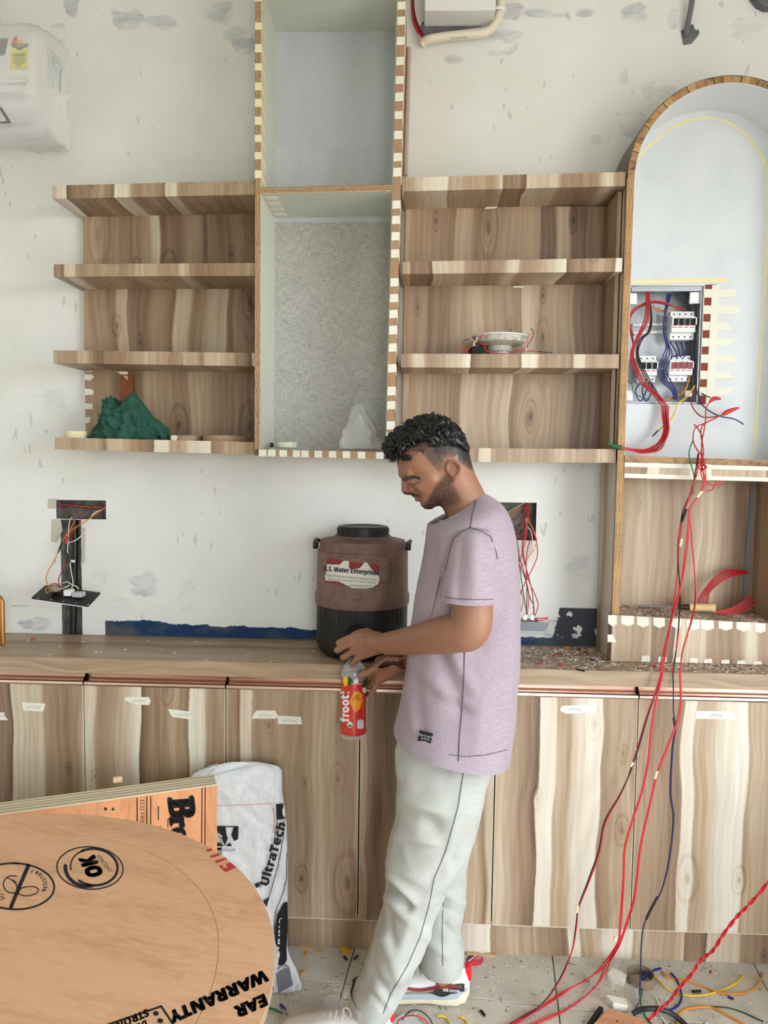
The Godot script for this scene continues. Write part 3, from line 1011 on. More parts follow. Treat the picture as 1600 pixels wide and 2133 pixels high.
func build_arch():
	var c := Vector3(0.905, 2.33, AZ)
	var ro := 0.29; var ri := 0.271
	var t := thing("arched_cabinet", "white arched display unit with raw plywood rim standing on the worktop", "cabinet", Vector3(0.9, TOP_Y, 0.1))
	var xin := c.x - ri; var xout := c.x - ro
	# rim blocks around the arch, each a separate bit of ply
	var cuts := 34
	for k in cuts:
		var a0 := PI - PI * k / cuts
		var a1 := PI - PI * (k + 1) / cuts + 0.006
		var mb := MB.new()
		var dz := 0.0015 * ((k * 7) % 3)
		var f := PackedVector3Array()
		for s in [[a0, ro], [a1, ro], [a1, ri], [a0, ri]]:
			f.append(Vector3(c.x + cos(s[0]) * s[1], c.y + sin(s[0]) * s[1], AZ - dz))
		mb.prism(f, Vector3(0, 0, -AZ + .004 + dz))
		part(t, "rim_block", mb, M.rim[k % 3])
	# lining inside the arch and veneer outside it
	var li := MB.new()
	var rows := []
	for z in [AZ - .001, .012]:
		var rw := PackedVector3Array()
		for k in 41:
			var a := PI * k / 40.0
			rw.append(Vector3(c.x + cos(a) * (ri - .0006), c.y + sin(a) * (ri - .0006), z))
		rows.append(rw)
	li.sheet(rows, false, .0012)
	part(t, "lining", li, M.white_lam)
	var ve := MB.new()
	rows = []
	for z in [AZ - .002, .002]:
		var rw := PackedVector3Array()
		for k in 41:
			var a := PI - PI * k / 40.0
			rw.append(Vector3(c.x + cos(a) * (ro + .001), c.y + sin(a) * (ro + .001), z))
		rows.append(rw)
	ve.sheet(rows, false, .0008)
	part(t, "veneer", ve, M.grey_veneer)
	# side posts below the arch
	var yb := TOP_Y + .001
	var pb := 1.039
	var p := MB.new()
	p.box(Vector3(xout, pb, .004), Vector3(xin, c.y, AZ))
	for i in p.t.size():
		p.t[i] = Vector2((p.v[i].x - xout) / .019, p.v[i].y * 1.2)
	part(t, "post", p, M.rim[0], "raw plywood front edge, weathered")
	p = MB.new()
	p.off = Vector2(0.4, 0)
	p.box(Vector3(xout - .0015, yb, .003), Vector3(xout, c.y, AZ - .001))
	part(t, "side_veneer", p, M.laminate)
	p = MB.new()
	p.box(Vector3(c.x + ri, yb, .004), Vector3(c.x + ro, c.y, AZ))
	part(t, "post", p, M.rim[1])
	for x in [xin, c.x + ri - .0012]:
		p = MB.new()
		p.box(Vector3(x, 1.52, .012), Vector3(x + .0012, c.y, AZ - .001))
		part(t, "lining", p, M.white_lam)
	# back board with the fuse board opening left free
	var bk := MB.new()
	var hx0 := 0.655; var hx1 := 0.912; var hy0 := 1.69; var hy1 := 2.062
	bk.box(Vector3(xin, 1.45, .004), Vector3(hx0, c.y, .012))
	bk.box(Vector3(hx1, 1.45, .004), Vector3(c.x + ri, c.y, .012))
	bk.box(Vector3(hx0, 1.45, .004), Vector3(hx1, hy0, .012))
	bk.box(Vector3(hx0, hy1, .004), Vector3(hx1, c.y, .012))
	var half := PackedVector3Array()
	for k in 33:
		var a := PI - PI * k / 32.0
		half.append(Vector3(c.x + cos(a) * ri, c.y + sin(a) * ri, .012))
	bk.prism(half, Vector3(0, 0, -.008))
	part(t, "back_panel", bk, M.white_lam2, "smooth white laminate back of the arch")
	# line of masking tape following a smaller arch on the back
	var path := []
	for q in [[1318, 345], [1335, 322], [1352, 305], [1378, 282], [1405, 263], [1435, 251], [1465, 246], [1500, 250], [1530, 263], [1555, 283], [1575, 306], [1590, 333], [1599, 360], [1600, 420], [1597, 520], [1592, 620], [1586, 720], [1580, 810], [1574, 900], [1570, 950]]:
		path.append(P(q[0], q[1], .0128))
	var sp := spl(path, 4)
	var tb := MB.new()
	for i in sp.size() - 1:
		var d := (sp[i + 1] - sp[i]).normalized()
		var nn := Vector3(-d.y, d.x, 0) * (.0045 + .0012 * sin(i * 0.9))
		tb.quad(sp[i] + nn, sp[i + 1] + nn, sp[i + 1] - nn, sp[i] - nn)
	part(t, "tape_line", tb, M.tape_yellow, "cream masking tape following an arch")
	# middle shelf: ply board above a taped apron
	var q0 := PQ(AZ + .004, [1292, 948.8, 1610, 960.5, 1610, 972, 1292, 961.5])
	q0[0].x = xin; q0[3].x = xin
	q0[1].x = c.x + ri; q0[2].x = c.x + ri
	var m0 := board(t, "shelf", q0, AZ - .008, M.rim[2])
	var q1 := PQ(AZ + .002, [1292, 962, 1610, 972.5, 1610, 1004, 1292, 996])
	q1[0].x = xin; q1[3].x = xin
	q1[1].x = c.x + ri; q1[2].x = c.x + ri
	board(t, "apron", q1, .02, M.laminate, Vector2(0.1, 0.3))
	for s in [[963, 973, 974.5, 970.5], [986, 995.2, 1003, 994]]:
		var q := PQ(AZ + .003, [1292, s[0], 1610, s[0] + 10.5, 1610, s[0] + 18.5, 1292, s[0] + 9.0])
		q[0].x = xin + .001; q[3].x = xin + .001
		q[1].x = c.x + ri - .001; q[2].x = c.x + ri - .001
		tape_piece(t, q, M.tape)
	# lower bay
	var lo := MB.new()
	panel(t, Vector3(xin, 1.02, .004), Vector3(1.108, 1.46, .012), M.arch_panel)
	var sd := MB.new()
	sd.box(Vector3(1.108, 1.02, .004), Vector3(1.124, 1.46, AZ - .01))
	part(t, "partition", sd, M.laminate)
	var cv := MB.new()
	cv.prism(PQ(.016, [1565, 1004, 1573, 1004, 1560, 1180, 1555, 1250, 1548, 1250, 1552, 1180]), Vector3(0, 0, -.004))
	part(t, "cover_strip", cv, M.grey, "grey plastic cover strip")
	var bx := MB.new()
	bx.off = Vector2(0.42, 0.62)
	var bq := PQ(AZ + .006, [1265.5, 1280.5, 1620, 1299, 1620, 1396, 1265.5, 1377.5])
	bq[0].x = xout - .002; bq[3].x = xout - .002; bq[2].y = TOP_Y + .001; bq[3].y = TOP_Y + .001
	bx.prism(bq, Vector3(0, 0, -AZ - .002))
	part(t, "plinth_box", bx, M.laminate, "low wood-grain box taped along its edges")
	for u in [[1267, 1285, 24], [1294, 1321, 22], [1327, 1352, 23], [1361, 1385, 22], [1399, 1420, 21], [1430, 1458, 23], [1460, 1487, 22], [1497, 1526, 20], [1534, 1564, 20], [1573, 1595, 21]]:
		var y: float = 1281.0 + (u[0] - 1267) * 0.055
		tape_px(t, AZ + .006, [u[0], y, u[1], y + 1, u[1], y + u[2] * 0.8, (u[0] + u[1]) / 2.0, y + u[2], u[0], y + u[2] * 0.72])
	for u in [1337, 1372, 1404, 1437, 1467, 1503, 1536, 1570]:
		var y: float = 1379.0 + (u - 1267) * 0.05
		var q := PQ(AZ + .0072, [u, y - 16, u + 16, y - 17, u + 17, y - .5, u - 1, y - 1.5])
		for k in 4: q[k].y = maxf(q[k].y, TOP_Y + .002)
		tape_piece(t, q, M.tape)
	tape_px(t, AZ + .006, [1266, 1322, 1277, 1322, 1284, 1338, 1266, 1337.5])
	# brick-red primer strip and translucent tape beside the fuse board
	var z := .0126
	var br := MB.new()
	br.prism(PQ(z, [1469, 593, 1494, 592, 1481, 842, 1456, 843]), Vector3(0, 0, -.0004))
	part(t, "primer_strip", br, mat(Color(0.52, 0.24, 0.18), 0.9), "brick red strip beside the opening")
	for k in 7:
		var v := 602 + k * 34.0
		var u := 1467.0 - k * 1.6
		tape_px(t, z, [u, v, u + 66 + 14 * sin(k * 2.3), v + 1, u + 64 + 12 * sin(k * 1.7), v + 17, u, v + 18], M.tape)
	tape_px(t, z, [1318, 584, 1520, 577, 1512, 588, 1318, 592], M.tape_yellow)
	tape_px(t, z + .0005, [1484, 594, 1500, 592, 1486, 846, 1470, 846], M.tape)

# ---------------------------------------------------------------- print mapped on surfaces
# where the sight line through (u, v) first meets an upright cylinder
func on_cyl(u: float, v: float, c: Vector3, r: float) -> Vector3:
	var d := ray(u, v)
	var ox := EYE.x - c.x; var oz := EYE.z - c.z
	var a := d.x * d.x + d.z * d.z
	var b := ox * d.x + oz * d.z
	var k := ox * ox + oz * oz - r * r
	var q := b * b - a * k
	if q < 0.0:
		q = 0.0
	return EYE + d * ((-b - sqrt(q)) / a)

func print_text(mb: MB, s: String, cap: float, f: Transform2D, to: Callable, bold := 400, serif := false, slant := 0.0, wide := 1.0):
	var fo := SystemFont.new()
	fo.font_names = PackedStringArray(["Droid Serif" if serif else "Droid Sans"])
	fo.font_weight = mini(bold, 700)
	var tm := TextMesh.new()
	tm.font = fo
	tm.text = s
	tm.font_size = 48
	tm.pixel_size = cap / 34.5
	tm.depth = 0.0
	tm.curve_step = 1.5
	var arr := tm.get_mesh_arrays()
	if arr.size() == 0 or arr[Mesh.ARRAY_VERTEX] == null:
		return
	var vv: PackedVector3Array = arr[Mesh.ARRAY_VERTEX]
	var ii: PackedInt32Array = arr[Mesh.ARRAY_INDEX] if arr[Mesh.ARRAY_INDEX] != null else PackedInt32Array(range(vv.size()))
	# heavy weights are laid down several times, a hair apart
	var shifts := [Vector2.ZERO]
	if bold >= 800:
		var e := cap * (.035 if bold < 900 else .075)
		for k in (4 if bold < 900 else 8):
			shifts.append(Vector2(e, 0).rotated(TAU * k / (4.0 if bold < 900 else 8.0)))
	for sh in shifts:
		var base := mb.v.size()
		for p in vv:
			var q := f * Vector2((p.x + p.y * slant) * wide + sh.x, -p.y + sh.y)
			mb.vert(to.call(q), Vector3(0, 0, 1))
		for i in range(0, ii.size(), 3):
			var a := mb.v[base + ii[i]]; var b := mb.v[base + ii[i + 1]]; var d := mb.v[base + ii[i + 2]]
			var nn := (d - a).cross(b - a)
			if nn.length() < 1e-14:
				continue
			nn = nn.normalized()
			if nn.dot(EYE - a) < 0.0:
				nn = -nn
			for k in 3:
				mb.n[base + ii[i + k]] = nn
			mb.ix.append_array(PackedInt32Array([base + ii[i], base + ii[i + 1], base + ii[i + 2]]))

# a flat shape given in picture points, bent onto a surface; cut into upright strips so that it can follow a curve
func print_poly(mb: MB, poly: PackedVector2Array, to: Callable, step := 8.0):
	var x0 := 1e9; var x1 := -1e9; var y0 := 1e9; var y1 := -1e9
	for p in poly:
		x0 = minf(x0, p.x); x1 = maxf(x1, p.x); y0 = minf(y0, p.y); y1 = maxf(y1, p.y)
	var x := x0
	while x < x1:
		var e := minf(x + step, x1)
		for q in Geometry2D.intersect_polygons(poly, PackedVector2Array([Vector2(x, y0 - 1), Vector2(e, y0 - 1), Vector2(e, y1 + 1), Vector2(x, y1 + 1)])):
			var id := Geometry2D.triangulate_polygon(q)
			for i in range(0, id.size(), 3):
				var a: Vector3 = to.call(q[id[i]]); var b: Vector3 = to.call(q[id[i + 1]]); var d: Vector3 = to.call(q[id[i + 2]])
				if (d - a).cross(b - a).dot(EYE - a) < 0.0:
					mb.tri(a, d, b)
				else:
					mb.tri(a, b, d)
		x = e

func pv(a: Array) -> PackedVector2Array:
	var o := PackedVector2Array()
	for i in range(0, a.size(), 2):
		o.append(Vector2(a[i], a[i + 1]))
	return o

# outline of a ring or a stroke in picture points
func stroke(a: Array, w: float, closed := false) -> Array:
	var r := Geometry2D.offset_polyline(pv(a), w / 2.0, Geometry2D.JOIN_ROUND, Geometry2D.END_ROUND)
	return r

func crumple(rows: int, cols: int, f: Callable) -> Array:
	var o := []
	for i in rows + 1:
		var r := PackedVector3Array()
		for j in cols + 1:
			r.append(f.call(float(i) / rows, float(j) / cols))
		o.append(r)
	return o

# ---------------------------------------------------------------- things on the wall and the shelves
func build_things():
	air_conditioner()
	water_jug()
	juice_bottle()
	shelf_things()
	wall_pipes()
	chisel_and_coil()

func air_conditioner():
	var xr := -1.137
	var t := thing("air_conditioner", "white wall air conditioner still wrapped in clear plastic film", "air conditioner", Vector3(-1.5, 2.48, 0.1))
	var prof := [Vector2(0.001, 2.785), Vector2(.12, 2.772), Vector2(.19, 2.752), Vector2(.213, 2.735), Vector2(.218, 2.70), Vector2(.219, 2.585), Vector2(.212, 2.57), Vector2(.18, 2.53), Vector2(.12, 2.495), Vector2(.05, 2.485), Vector2(.001, 2.50)]
	var mb := MB.new()
	var ends := [[], []]
	for k in prof.size():
		var a: Vector2 = prof[k]; var b: Vector2 = prof[(k + 1) % prof.size()]
		mb.quad(Vector3(-1.95, a.y, a.x), Vector3(xr, a.y, a.x), Vector3(xr, b.y, b.x), Vector3(-1.95, b.y, b.x))
	for k in range(1, prof.size() - 1):
		mb.tri(Vector3(xr, prof[0].y, prof[0].x), Vector3(xr, prof[k + 1].y, prof[k + 1].x), Vector3(xr, prof[k].y, prof[k].x))
		mb.tri(Vector3(-1.95, prof[0].y, prof[0].x), Vector3(-1.95, prof[k].y, prof[k].x), Vector3(-1.95, prof[k + 1].y, prof[k + 1].x))
	var body := part(t, "body", mb, M.white_plastic)
	var fl := MB.new()
	fl.quad(Vector3(-1.9, 2.566, .2135), Vector3(xr - .03, 2.566, .2135), Vector3(xr - .05, 2.50, .135), Vector3(-1.9, 2.50, .135))
	part(t, "air_flap", fl, mat(Color(0.80, 0.80, 0.80), 0.4), "slightly greyer louvre flap")
	# side vents with a green tint seen through the film
	var sv := MB.new()
	for k in 8:
		var z := .04 + k * .012
		sv.box(Vector3(xr, 2.62 + (8 - k) * .004, z), Vector3(xr + .0012, 2.75, z + .004))
	part(t, "side_vent", sv, mat(Color(0.62, 0.72, 0.68), 0.5))
	# energy label
	var zf := .2196
	var to := func(q: Vector2): return P(q.x, q.y, zf)
	var to2 := func(q: Vector2): return P(q.x, q.y, zf + .0006)
	var to3 := func(q: Vector2): return P(q.x, q.y, zf + .0012)
	var lb := MB.new()
	print_poly(lb, pv([21, 146, 23, 90, 25, 82, 30, 76, 40, 72, 50, 74, 57, 81, 59, 90, 59, 144]), to, 50)
	var el := part(t, "energy_label", lb, mat(Color(0.90, 0.86, 0.12), 0.5), "yellow energy rating label")
	var sub := MB.new()
	print_poly(sub, pv([24, 91, 26, 82, 31, 76, 38, 73, 36, 84, 33, 92]), to2, 50)
	part(el, "rating_wedge", sub, M.red)
	sub = MB.new()
	print_poly(sub, pv([38, 73, 48, 74, 55, 80, 58.5, 90, 48, 91, 44, 83, 37, 84]), to2, 50)
	part(el, "rating_field", sub, mat(Color(0.85, 0.85, 0.84), 0.6))
	sub = MB.new()
	print_poly(sub, pv([23, 91, 59.5, 90, 59.5, 95, 44, 104, 38, 104, 23.5, 95]), to2, 50)
	part(el, "header", sub, M.ink)
	sub = MB.new()
	print_text(sub, "POWER SAVINGS", 2.3, Transform2D(0, Vector2(41, 93.6)), to3, 700)
	print_text(sub, "GUIDE", 2.3, Transform2D(0, Vector2(41, 97.6)), to3, 700)
	part(el, "lettering", sub, M.white_plastic)
	sub = MB.new()
	print_poly(sub, pv([27, 112, 53, 111, 53, 116.5, 27, 117]), to2, 50)
	for k in 6:
		print_poly(sub, pv([27.5, 119 + k * 2.4, 38, 118.8 + k * 2.4, 38, 120 + k * 2.4, 27.5, 120.2 + k * 2.4]), to2, 50)
		print_poly(sub, pv([41, 119 + k * 2.4, 54, 118.5 + k * 2.4, 54, 119.6 + k * 2.4, 41, 120 + k * 2.4]), to2, 50)
	print_poly(sub, pv([36, 134, 42, 134, 42, 141, 36, 141]), to2, 50)
	part(el, "table_print", sub, mat(Color(0.35, 0.36, 0.08), 0.7))
	var bs := MB.new()
	print_poly(bs, pv([-20, 81, 16.5, 79, 11, 112, 8, 116, -20, 112]), to, 50)
	part(t, "sticker", bs, mat(Color(0.16, 0.18, 0.20), 0.4), "dark sticker cut by the picture edge")
	var br := MB.new()
	print_text(br, "AKABISHI", 5.2, Transform2D(-0.035, Vector2(35, 173.5)), to, 400, true)
	for s in stroke([41, 164.5, 53, 163, 57, 169, 48, 181, 44, 176], 0.9):
		print_poly(br, s, to, 50)
	part(t, "brand_lettering", br, mat(Color(0.30, 0.30, 0.32), 0.7))
	var mk := MB.new()
	print_poly(mk, pv([-10, 205, 0, 218, 22, 253, 24, 256, 20, 257, -2, 257, -2, 254, 14, 252, 0, 228, -10, 215]), func(q: Vector2): return P(q.x, q.y, .2115), 50)
	part(t, "flap_mark", mk, M.grey)
	# loose film, bellied at the right end and pulled to a point
	var nz := noise(71, 5.0, 3)
	var spike := P(178, 180, .06)
	var rows := crumple(30, 30, func(i: float, j: float):
		var x := lerpf(-1.95, xr + .012, minf(i / 0.55, 1.0))
		var k := j * (prof.size() - 1)
		var a: Vector2 = prof[int(minf(k, prof.size() - 2))]
		var b: Vector2 = prof[int(minf(k, prof.size() - 2)) + 1]
		var q := a.lerp(b, k - minf(floorf(k), prof.size() - 2))
		var w := nz.get_noise_3d(x * 2.0, q.y * 3.0, q.x * 6.0)
		q += Vector2(.012 + .010 * w, (.012 if q.y > 2.6 else -.022) * (1.0 + w))
		var p := Vector3(x, q.y, maxf(q.x, .002))
		if i > 0.55:
			# end cap: draw together toward a gathered edge
			var e := (i - 0.55) / 0.45
			var mid := Vector3(xr + .03, 2.62, .06)
			p = p.lerp(mid + (p - mid) * 0.42, e)
			p.x += e * .016 + nz.get_noise_2d(j * 3.0, e * 2.0) * .012 * e
			var near := exp(-pow((j - 0.62) / 0.055, 2.0))
			p = p.lerp(spike, near * smoothstep(0.0, 1.0, e) * 0.9)
		return p)
	var fm := MB.new()
	fm.sheet(rows)
	var film := mat(Color(0.95, 0.945, 0.93, 0.34), 0.3)
	film.transparency = BaseMaterial3D.TRANSPARENCY_ALPHA
	part(t, "plastic_wrap", fm, film, "loose clear plastic wrap")

func water_jug():
	var c := Vector3(-0.1515, TOP_Y, 0.149)
	var t := thing("water_jug", "dusty brown and black insulated water jug with torn label on worktop", "water jug", c)
	var brown := mat(Color.WHITE, 0.6, 0.0, mottled(256, 128, Color(0.47, 0.36, 0.32), Color(0.30, 0.23, 0.195), 0.9, .02, .12, 401), Vector3(3, 6, 1))
	var blackp := mat(Color.WHITE, 0.5, 0.0, mottled(256, 128, Color(0.035, 0.036, 0.038), Color(0.16, 0.155, 0.15), 1.3, .025, .15, 402), Vector3(3, 6, 1))
	var f := Transform3D(Basis.IDENTITY, c)
	var mb := MB.new()
	mb.lathe(f, [Vector2(0, .0), Vector2(.112, .0), Vector2(.126, .006), Vector2(.137, .02), Vector2(.1415, .04), Vector2(.142, .165), Vector2(.135, .168)], 64)
	var low := part(t, "lower_body", mb, blackp, "ribbed black lower half")
	var ribs := [ -62, -58, -50, -43, -36, -26, -20, -12, -4, 4, 11, 18, 26, 32, 39, 46, 53, 60 ]
	for a in ribs:
		var r := MB.new()
		var an := deg_to_rad(a)
		var d := Vector3(sin(an), 0, cos(an))
		r.obox(Transform3D(Basis(Vector3(cos(an), 0, -sin(an)), Vector3.UP, d), c + d * .142 + Vector3(0, .134, 0)), Vector3(.006, .05, .003), .001)
		part(low, "rib", r, blackp)
	mb = MB.new()
	mb.lathe(f, [Vector2(.135, .158), Vector2(.1455, .158), Vector2(.147, .163), Vector2(.147, .188), Vector2(.1445, .193), Vector2(.1425, .196), Vector2(.1405, .315), Vector2(.1395, .323), Vector2(.137, .325)], 64)
	part(t, "upper_body", mb, brown, "dusty brown upper half")
	mb = MB.new()
	mb.lathe(f, [Vector2(.137, .325), Vector2(.1345, .327), Vector2(.134, .348), Vector2(.130, .355), Vector2(.095, .363), Vector2(.087, .3655), Vector2(.087, .369), Vector2(.08, .369)], 64)
	part(t, "shoulder", mb, brown)
	mb = MB.new()
	var prof := [Vector2(.08, .366), Vector2(.0795, .371), Vector2(.0785, .394), Vector2(.075, .3975), Vector2(.06, .398), Vector2(.058, .396), Vector2(0, .396)]
	mb.lathe(f, prof, 48)
	for k in 40:
		var an := TAU * k / 40
		var d := Vector3(sin(an), 0, cos(an))
		mb.obox(Transform3D(Basis(Vector3(cos(an), 0, -sin(an)), Vector3.UP, d), c + d * .0792 + Vector3(0, .382, 0)), Vector3(.005, .02, .003))
	part(t, "screw_cap", mb, blackp, "black ribbed screw cap")
	# carrying handles
	for s in [-1, 1]:
		mb = MB.new()
		var pts := []
		for k in 9:
			var a := -0.9 + 1.8 * k / 8.0
			pts.append(c + Vector3(s * (.134 + .014 * cos(a * 1.6)), .336 + .016 * cos(a * 1.7), sin(a) * .085))
		mb.tube(spl(pts, 3), .0055, 8)
		mb.obox(Transform3D(Basis.IDENTITY, c + Vector3(s * .142, .34, .045)), Vector3(.016, .022, .014), .003)
		part(t, "handle", mb, M.black)
	# tap recess, tap
	mb = MB.new()
	var tf := Transform3D(Basis(Vector3.RIGHT, Vector3(0, 0, 1), Vector3(0, -1, 0)), c + Vector3(-.004, .072, .1405))
	mb.lathe(tf, [Vector2(.038, .001), Vector2(.0385, .006), Vector2(.043, .0065), Vector2(.0445, .0)], 40)
	mb.lathe(tf, [Vector2(.0, .0025), Vector2(.038, .0025)], 40)
	part(t, "tap_recess", mb, M.black)
	mb = MB.new()
	var tz := c + Vector3(-.006, .074, .142)
	mb.tube(spl([tz, tz + Vector3(0, 0, .05), tz + Vector3(0, -.001, .072), tz + Vector3(0, -.008, .081), tz + Vector3(0, -.024, .081)], 5), .0085, 12)
	part(t, "tap", mb, M.black)
	mb = MB.new()
	mb.obox(Transform3D(Basis.IDENTITY, tz + Vector3(0, .022, .045)), Vector3(.013, .022, .011), .003)
	part(t, "tap_lever", mb, M.white_plastic, "white tap lever")
	# label torn over a red one
	var on := func(q: Vector2): return on_cyl(q.x, q.y, c, .1418)
	var on2 := func(q: Vector2): return on_cyl(q.x, q.y, c, .1424)
	var on3 := func(q: Vector2): return on_cyl(q.x, q.y, c, .1429)
	var rd := MB.new()
	print_poly(rd, pv([681, 1162, 716, 1167, 727, 1171, 756, 1172, 790, 1177, 792, 1190, 760, 1184, 735, 1185, 708, 1178, 680, 1174]), on, 6)
	print_poly(rd, pv([678, 1209, 706, 1211, 722, 1220, 721, 1225, 690, 1219, 677, 1216]), on, 6)
	print_poly(rd, pv([780, 1216, 789, 1212, 790, 1226, 768, 1229]), on, 6)
	part(t, "old_label", rd, mat(Color(0.52, 0.16, 0.15), 0.7), "faded red remnants of an older label")
	var wl := MB.new()
	print_poly(wl, pv([681, 1175, 692, 1176, 708, 1176, 716, 1168, 727, 1169, 727, 1184, 738, 1186, 750, 1183, 757, 1175, 759, 1171, 766, 1173, 770, 1180, 778, 1190, 790, 1200, 790, 1209, 788, 1216, 776, 1224, 761, 1226, 733, 1225, 727, 1221, 718, 1217, 705, 1211, 678, 1209, 677, 1200, 680, 1192]), on2, 6)
	var lab := part(t, "label", wl, mat(Color(0.84, 0.83, 0.78), 0.7), "torn white paper label")
	var tx := MB.new()
	print_text(tx, "R.S. Water Enterprises", 9.5, Transform2D(0.085, Vector2(732, 1189)), on3, 800, false, 0.0, 0.82)
	part(lab, "lettering", tx, mat(Color(0.05, 0.09, 0.16), 0.7))
	tx = MB.new()
	print_text(tx, "Packed Under Most Hygienic Conditions for the", 3.8, Transform2D(0.095, Vector2(732, 1203)), on3, 400, true, 0.25, 0.86)
	print_text(tx, "with Latest RO Technology UV Sterilised & Ozonised", 3.6, Transform2D(0.085, Vector2(733, 1210)), on3, 400, true, 0.25, 0.80)
	print_text(tx, "Ghaziabad (U.P.)", 5.0, Transform2D(0.055, Vector2(752, 1220.5)), on3, 500, false, 0.0, 0.95)
	part(lab, "lettering", tx, M.ink)
	tx = MB.new()
	for a in [[809, 1172, 815, 1174, 813, 1214, 807, 1215], [792, 1214, 797, 1213, 794, 1210, 798, 1213, 795, 1217], [788, 1167, 784, 1169]]:
		for s in stroke(a, 1.0):
			print_poly(tx, s, on2, 6)
	part(t, "marker_line", tx, M.ink)

func juice_bottle():
	var c := Vector3(-0.1585, 0.703, 0.372)
	var t := thing("juice_bottle", "small clear plastic juice bottle with red mango label, held under tap", "bottle", c)
	var f := Transform3D(Basis.IDENTITY, c)
	var clear := mat(Color(0.90, 0.93, 0.94, 0.22), 0.06)
	clear.transparency = BaseMaterial3D.TRANSPARENCY_ALPHA
	var mb := MB.new()
	mb.lathe(f, [Vector2(0, .004), Vector2(.03, .0), Vector2(.035, .003), Vector2(.0368, .010), Vector2(.0365, .03), Vector2(.0352, .04), Vector2(.0355, .165), Vector2(.034, .172), Vector2(.0355, .178), Vector2(.036, .188), Vector2(.033, .200), Vector2(.026, .212), Vector2(.017, .222), Vector2(.0145, .224), Vector2(.0165, .2245), Vector2(.0165, .228), Vector2(.0138, .2285), Vector2(.0138, .236)], 40)
	part(t, "bottle_body", mb, clear)
	# moulded swags on the shoulder
	for k in 6:
		var r := MB.new()
		var pts := []
		for q in 9:
			var a := TAU * (k + (q / 8.0 - .5) * .85) / 6.0 + .2
			pts.append(c + Vector3(sin(a) * .0358, .178 + .013 * pow(absf(q / 4.0 - 1.0), 1.6), cos(a) * .0358))
		r.tube(spl(pts, 3), .0012, 5)
		part(t, "moulded_swag", r, clear)
	var red := mat(Color.WHITE, 0.22, 0.0, null)
	var sl := MB.new()
	sl.lathe(f, [Vector2(.0365, .014), Vector2(.0373, .018), Vector2(.037, .03), Vector2(.0362, .042), Vector2(.0358, .06), Vector2(.0358, .150), Vector2(.0362, .166), Vector2(.0352, .170)], 48)
	red.albedo_color = Color(0.80, 0.13, 0.08)
	red.clearcoat_enabled = true
	red.clearcoat = 0.6
	var lab := part(t, "label_sleeve", sl, red, "glossy red label sleeve")
	var R1 := .0366
	var R2 := .0379
	var lowon := func(q: Vector2): return on_cyl(q.x, q.y, c, R2)
	var lowon2 := func(q: Vector2): return on_cyl(q.x, q.y, c, R2 + .0004)
	var on := func(q: Vector2): return on_cyl(q.x, q.y, c, R1)
	var on2 := func(q: Vector2): return on_cyl(q.x, q.y, c, R1 + .0004)
	var shapes := [
		["mango", [738, 1438, 747, 1439, 754, 1446, 755, 1460, 750, 1476, 742, 1484, 735, 1478, 730, 1466, 729, 1460, 734, 1448], Color(0.93, 0.60, 0.12)],
		["leaf", [735, 1444, 739, 1438, 746, 1437, 742, 1442], Color(0.18, 0.42, 0.14)],
		["leaf", [753, 1428, 759, 1417, 765, 1412, 766, 1424, 763, 1430, 757, 1434], Color(0.05, 0.32, 0.13)],
		["leaf", [724, 1410, 732, 1412, 734, 1420, 730, 1432, 726, 1426], Color(0.06, 0.34, 0.14)],
		["fruit_print", [715, 1410, 723, 1408, 725, 1418, 722, 1428, 718, 1430, 714, 1420], Color(0.92, 0.76, 0.10)],
		["badge_print", [755, 1432, 763, 1432, 764, 1444, 756, 1442], Color(0.90, 0.93, 0.92)]]
	for s in shapes:
		var pm := MB.new()
		print_poly(pm, pv(s[1]), on, 4)
		part(lab, s[0], pm, mat(s[2], 0.3))
	var w := MB.new()
	for k in 12:
		pass
	for rr in [[742, 1419, 4.6, 3.4]]:
		var ring := []
		for k in 19:
			ring.append(rr[0] + cos(TAU * k / 18.0) * rr[2]); ring.append(rr[1] + sin(TAU * k / 18.0) * rr[2])
		for s in stroke(ring, 1.2):
			print_poly(w, s, on2, 4)
	print_poly(w, pv([732, 1424, 753, 1424, 753, 1425.3, 732, 1425.3]), on2, 4)
	var yf := -1.5708
	print_text(w, "frooti", 17, Transform2D(yf, Vector2(719, 1472)), on2, 800, false, 0.0, 1.0)
	part(lab, "lettering", w, M.white_plastic)
	var sg := MB.new()
	for k in 2:
		var cx := 729.0
		var pts := []
		for q in 14:
			pts.append(cx + cos(TAU * q / 14.0) * (6.0 - k * 3)); pts.append(1509.5 + sin(TAU * q / 14.0) * (6.6 - k * 3))
		if k == 0:
			print_poly(sg, pv(pts), lowon, 4)
	part(lab, "seal", sg, mat(Color(0.86, 0.88, 0.82), 0.4))
	sg = MB.new()
	print_poly(sg, pv([726, 1510, 732, 1510, 733, 1514, 725, 1514]), lowon2, 4)
	part(lab, "seal_mark", sg, mat(Color(0.10, 0.35, 0.22), 0.4))
	sg = MB.new()
	print_poly(sg, pv([744, 1501, 751, 1498, 758, 1501, 758, 1516, 751, 1519, 744, 1516]), lowon, 4)
	part(lab, "blank_badge", sg, mat(Color(0.80, 0.78, 0.80), 0.4))
	sg = MB.new()
	print_text(sg, "100%", 2.4, Transform2D(0, Vector2(744, 1449)), on2, 700)
	print_text(sg, "MANGO", 2.4, Transform2D(0, Vector2(743, 1453)), on2, 700)
	print_text(sg, "FRUIT DRINK", 2.2, Transform2D(0, Vector2(742, 1457)), on2, 700)
	part(lab, "lettering", sg, mat(Color(0.35, 0.16, 0.05), 0.5))

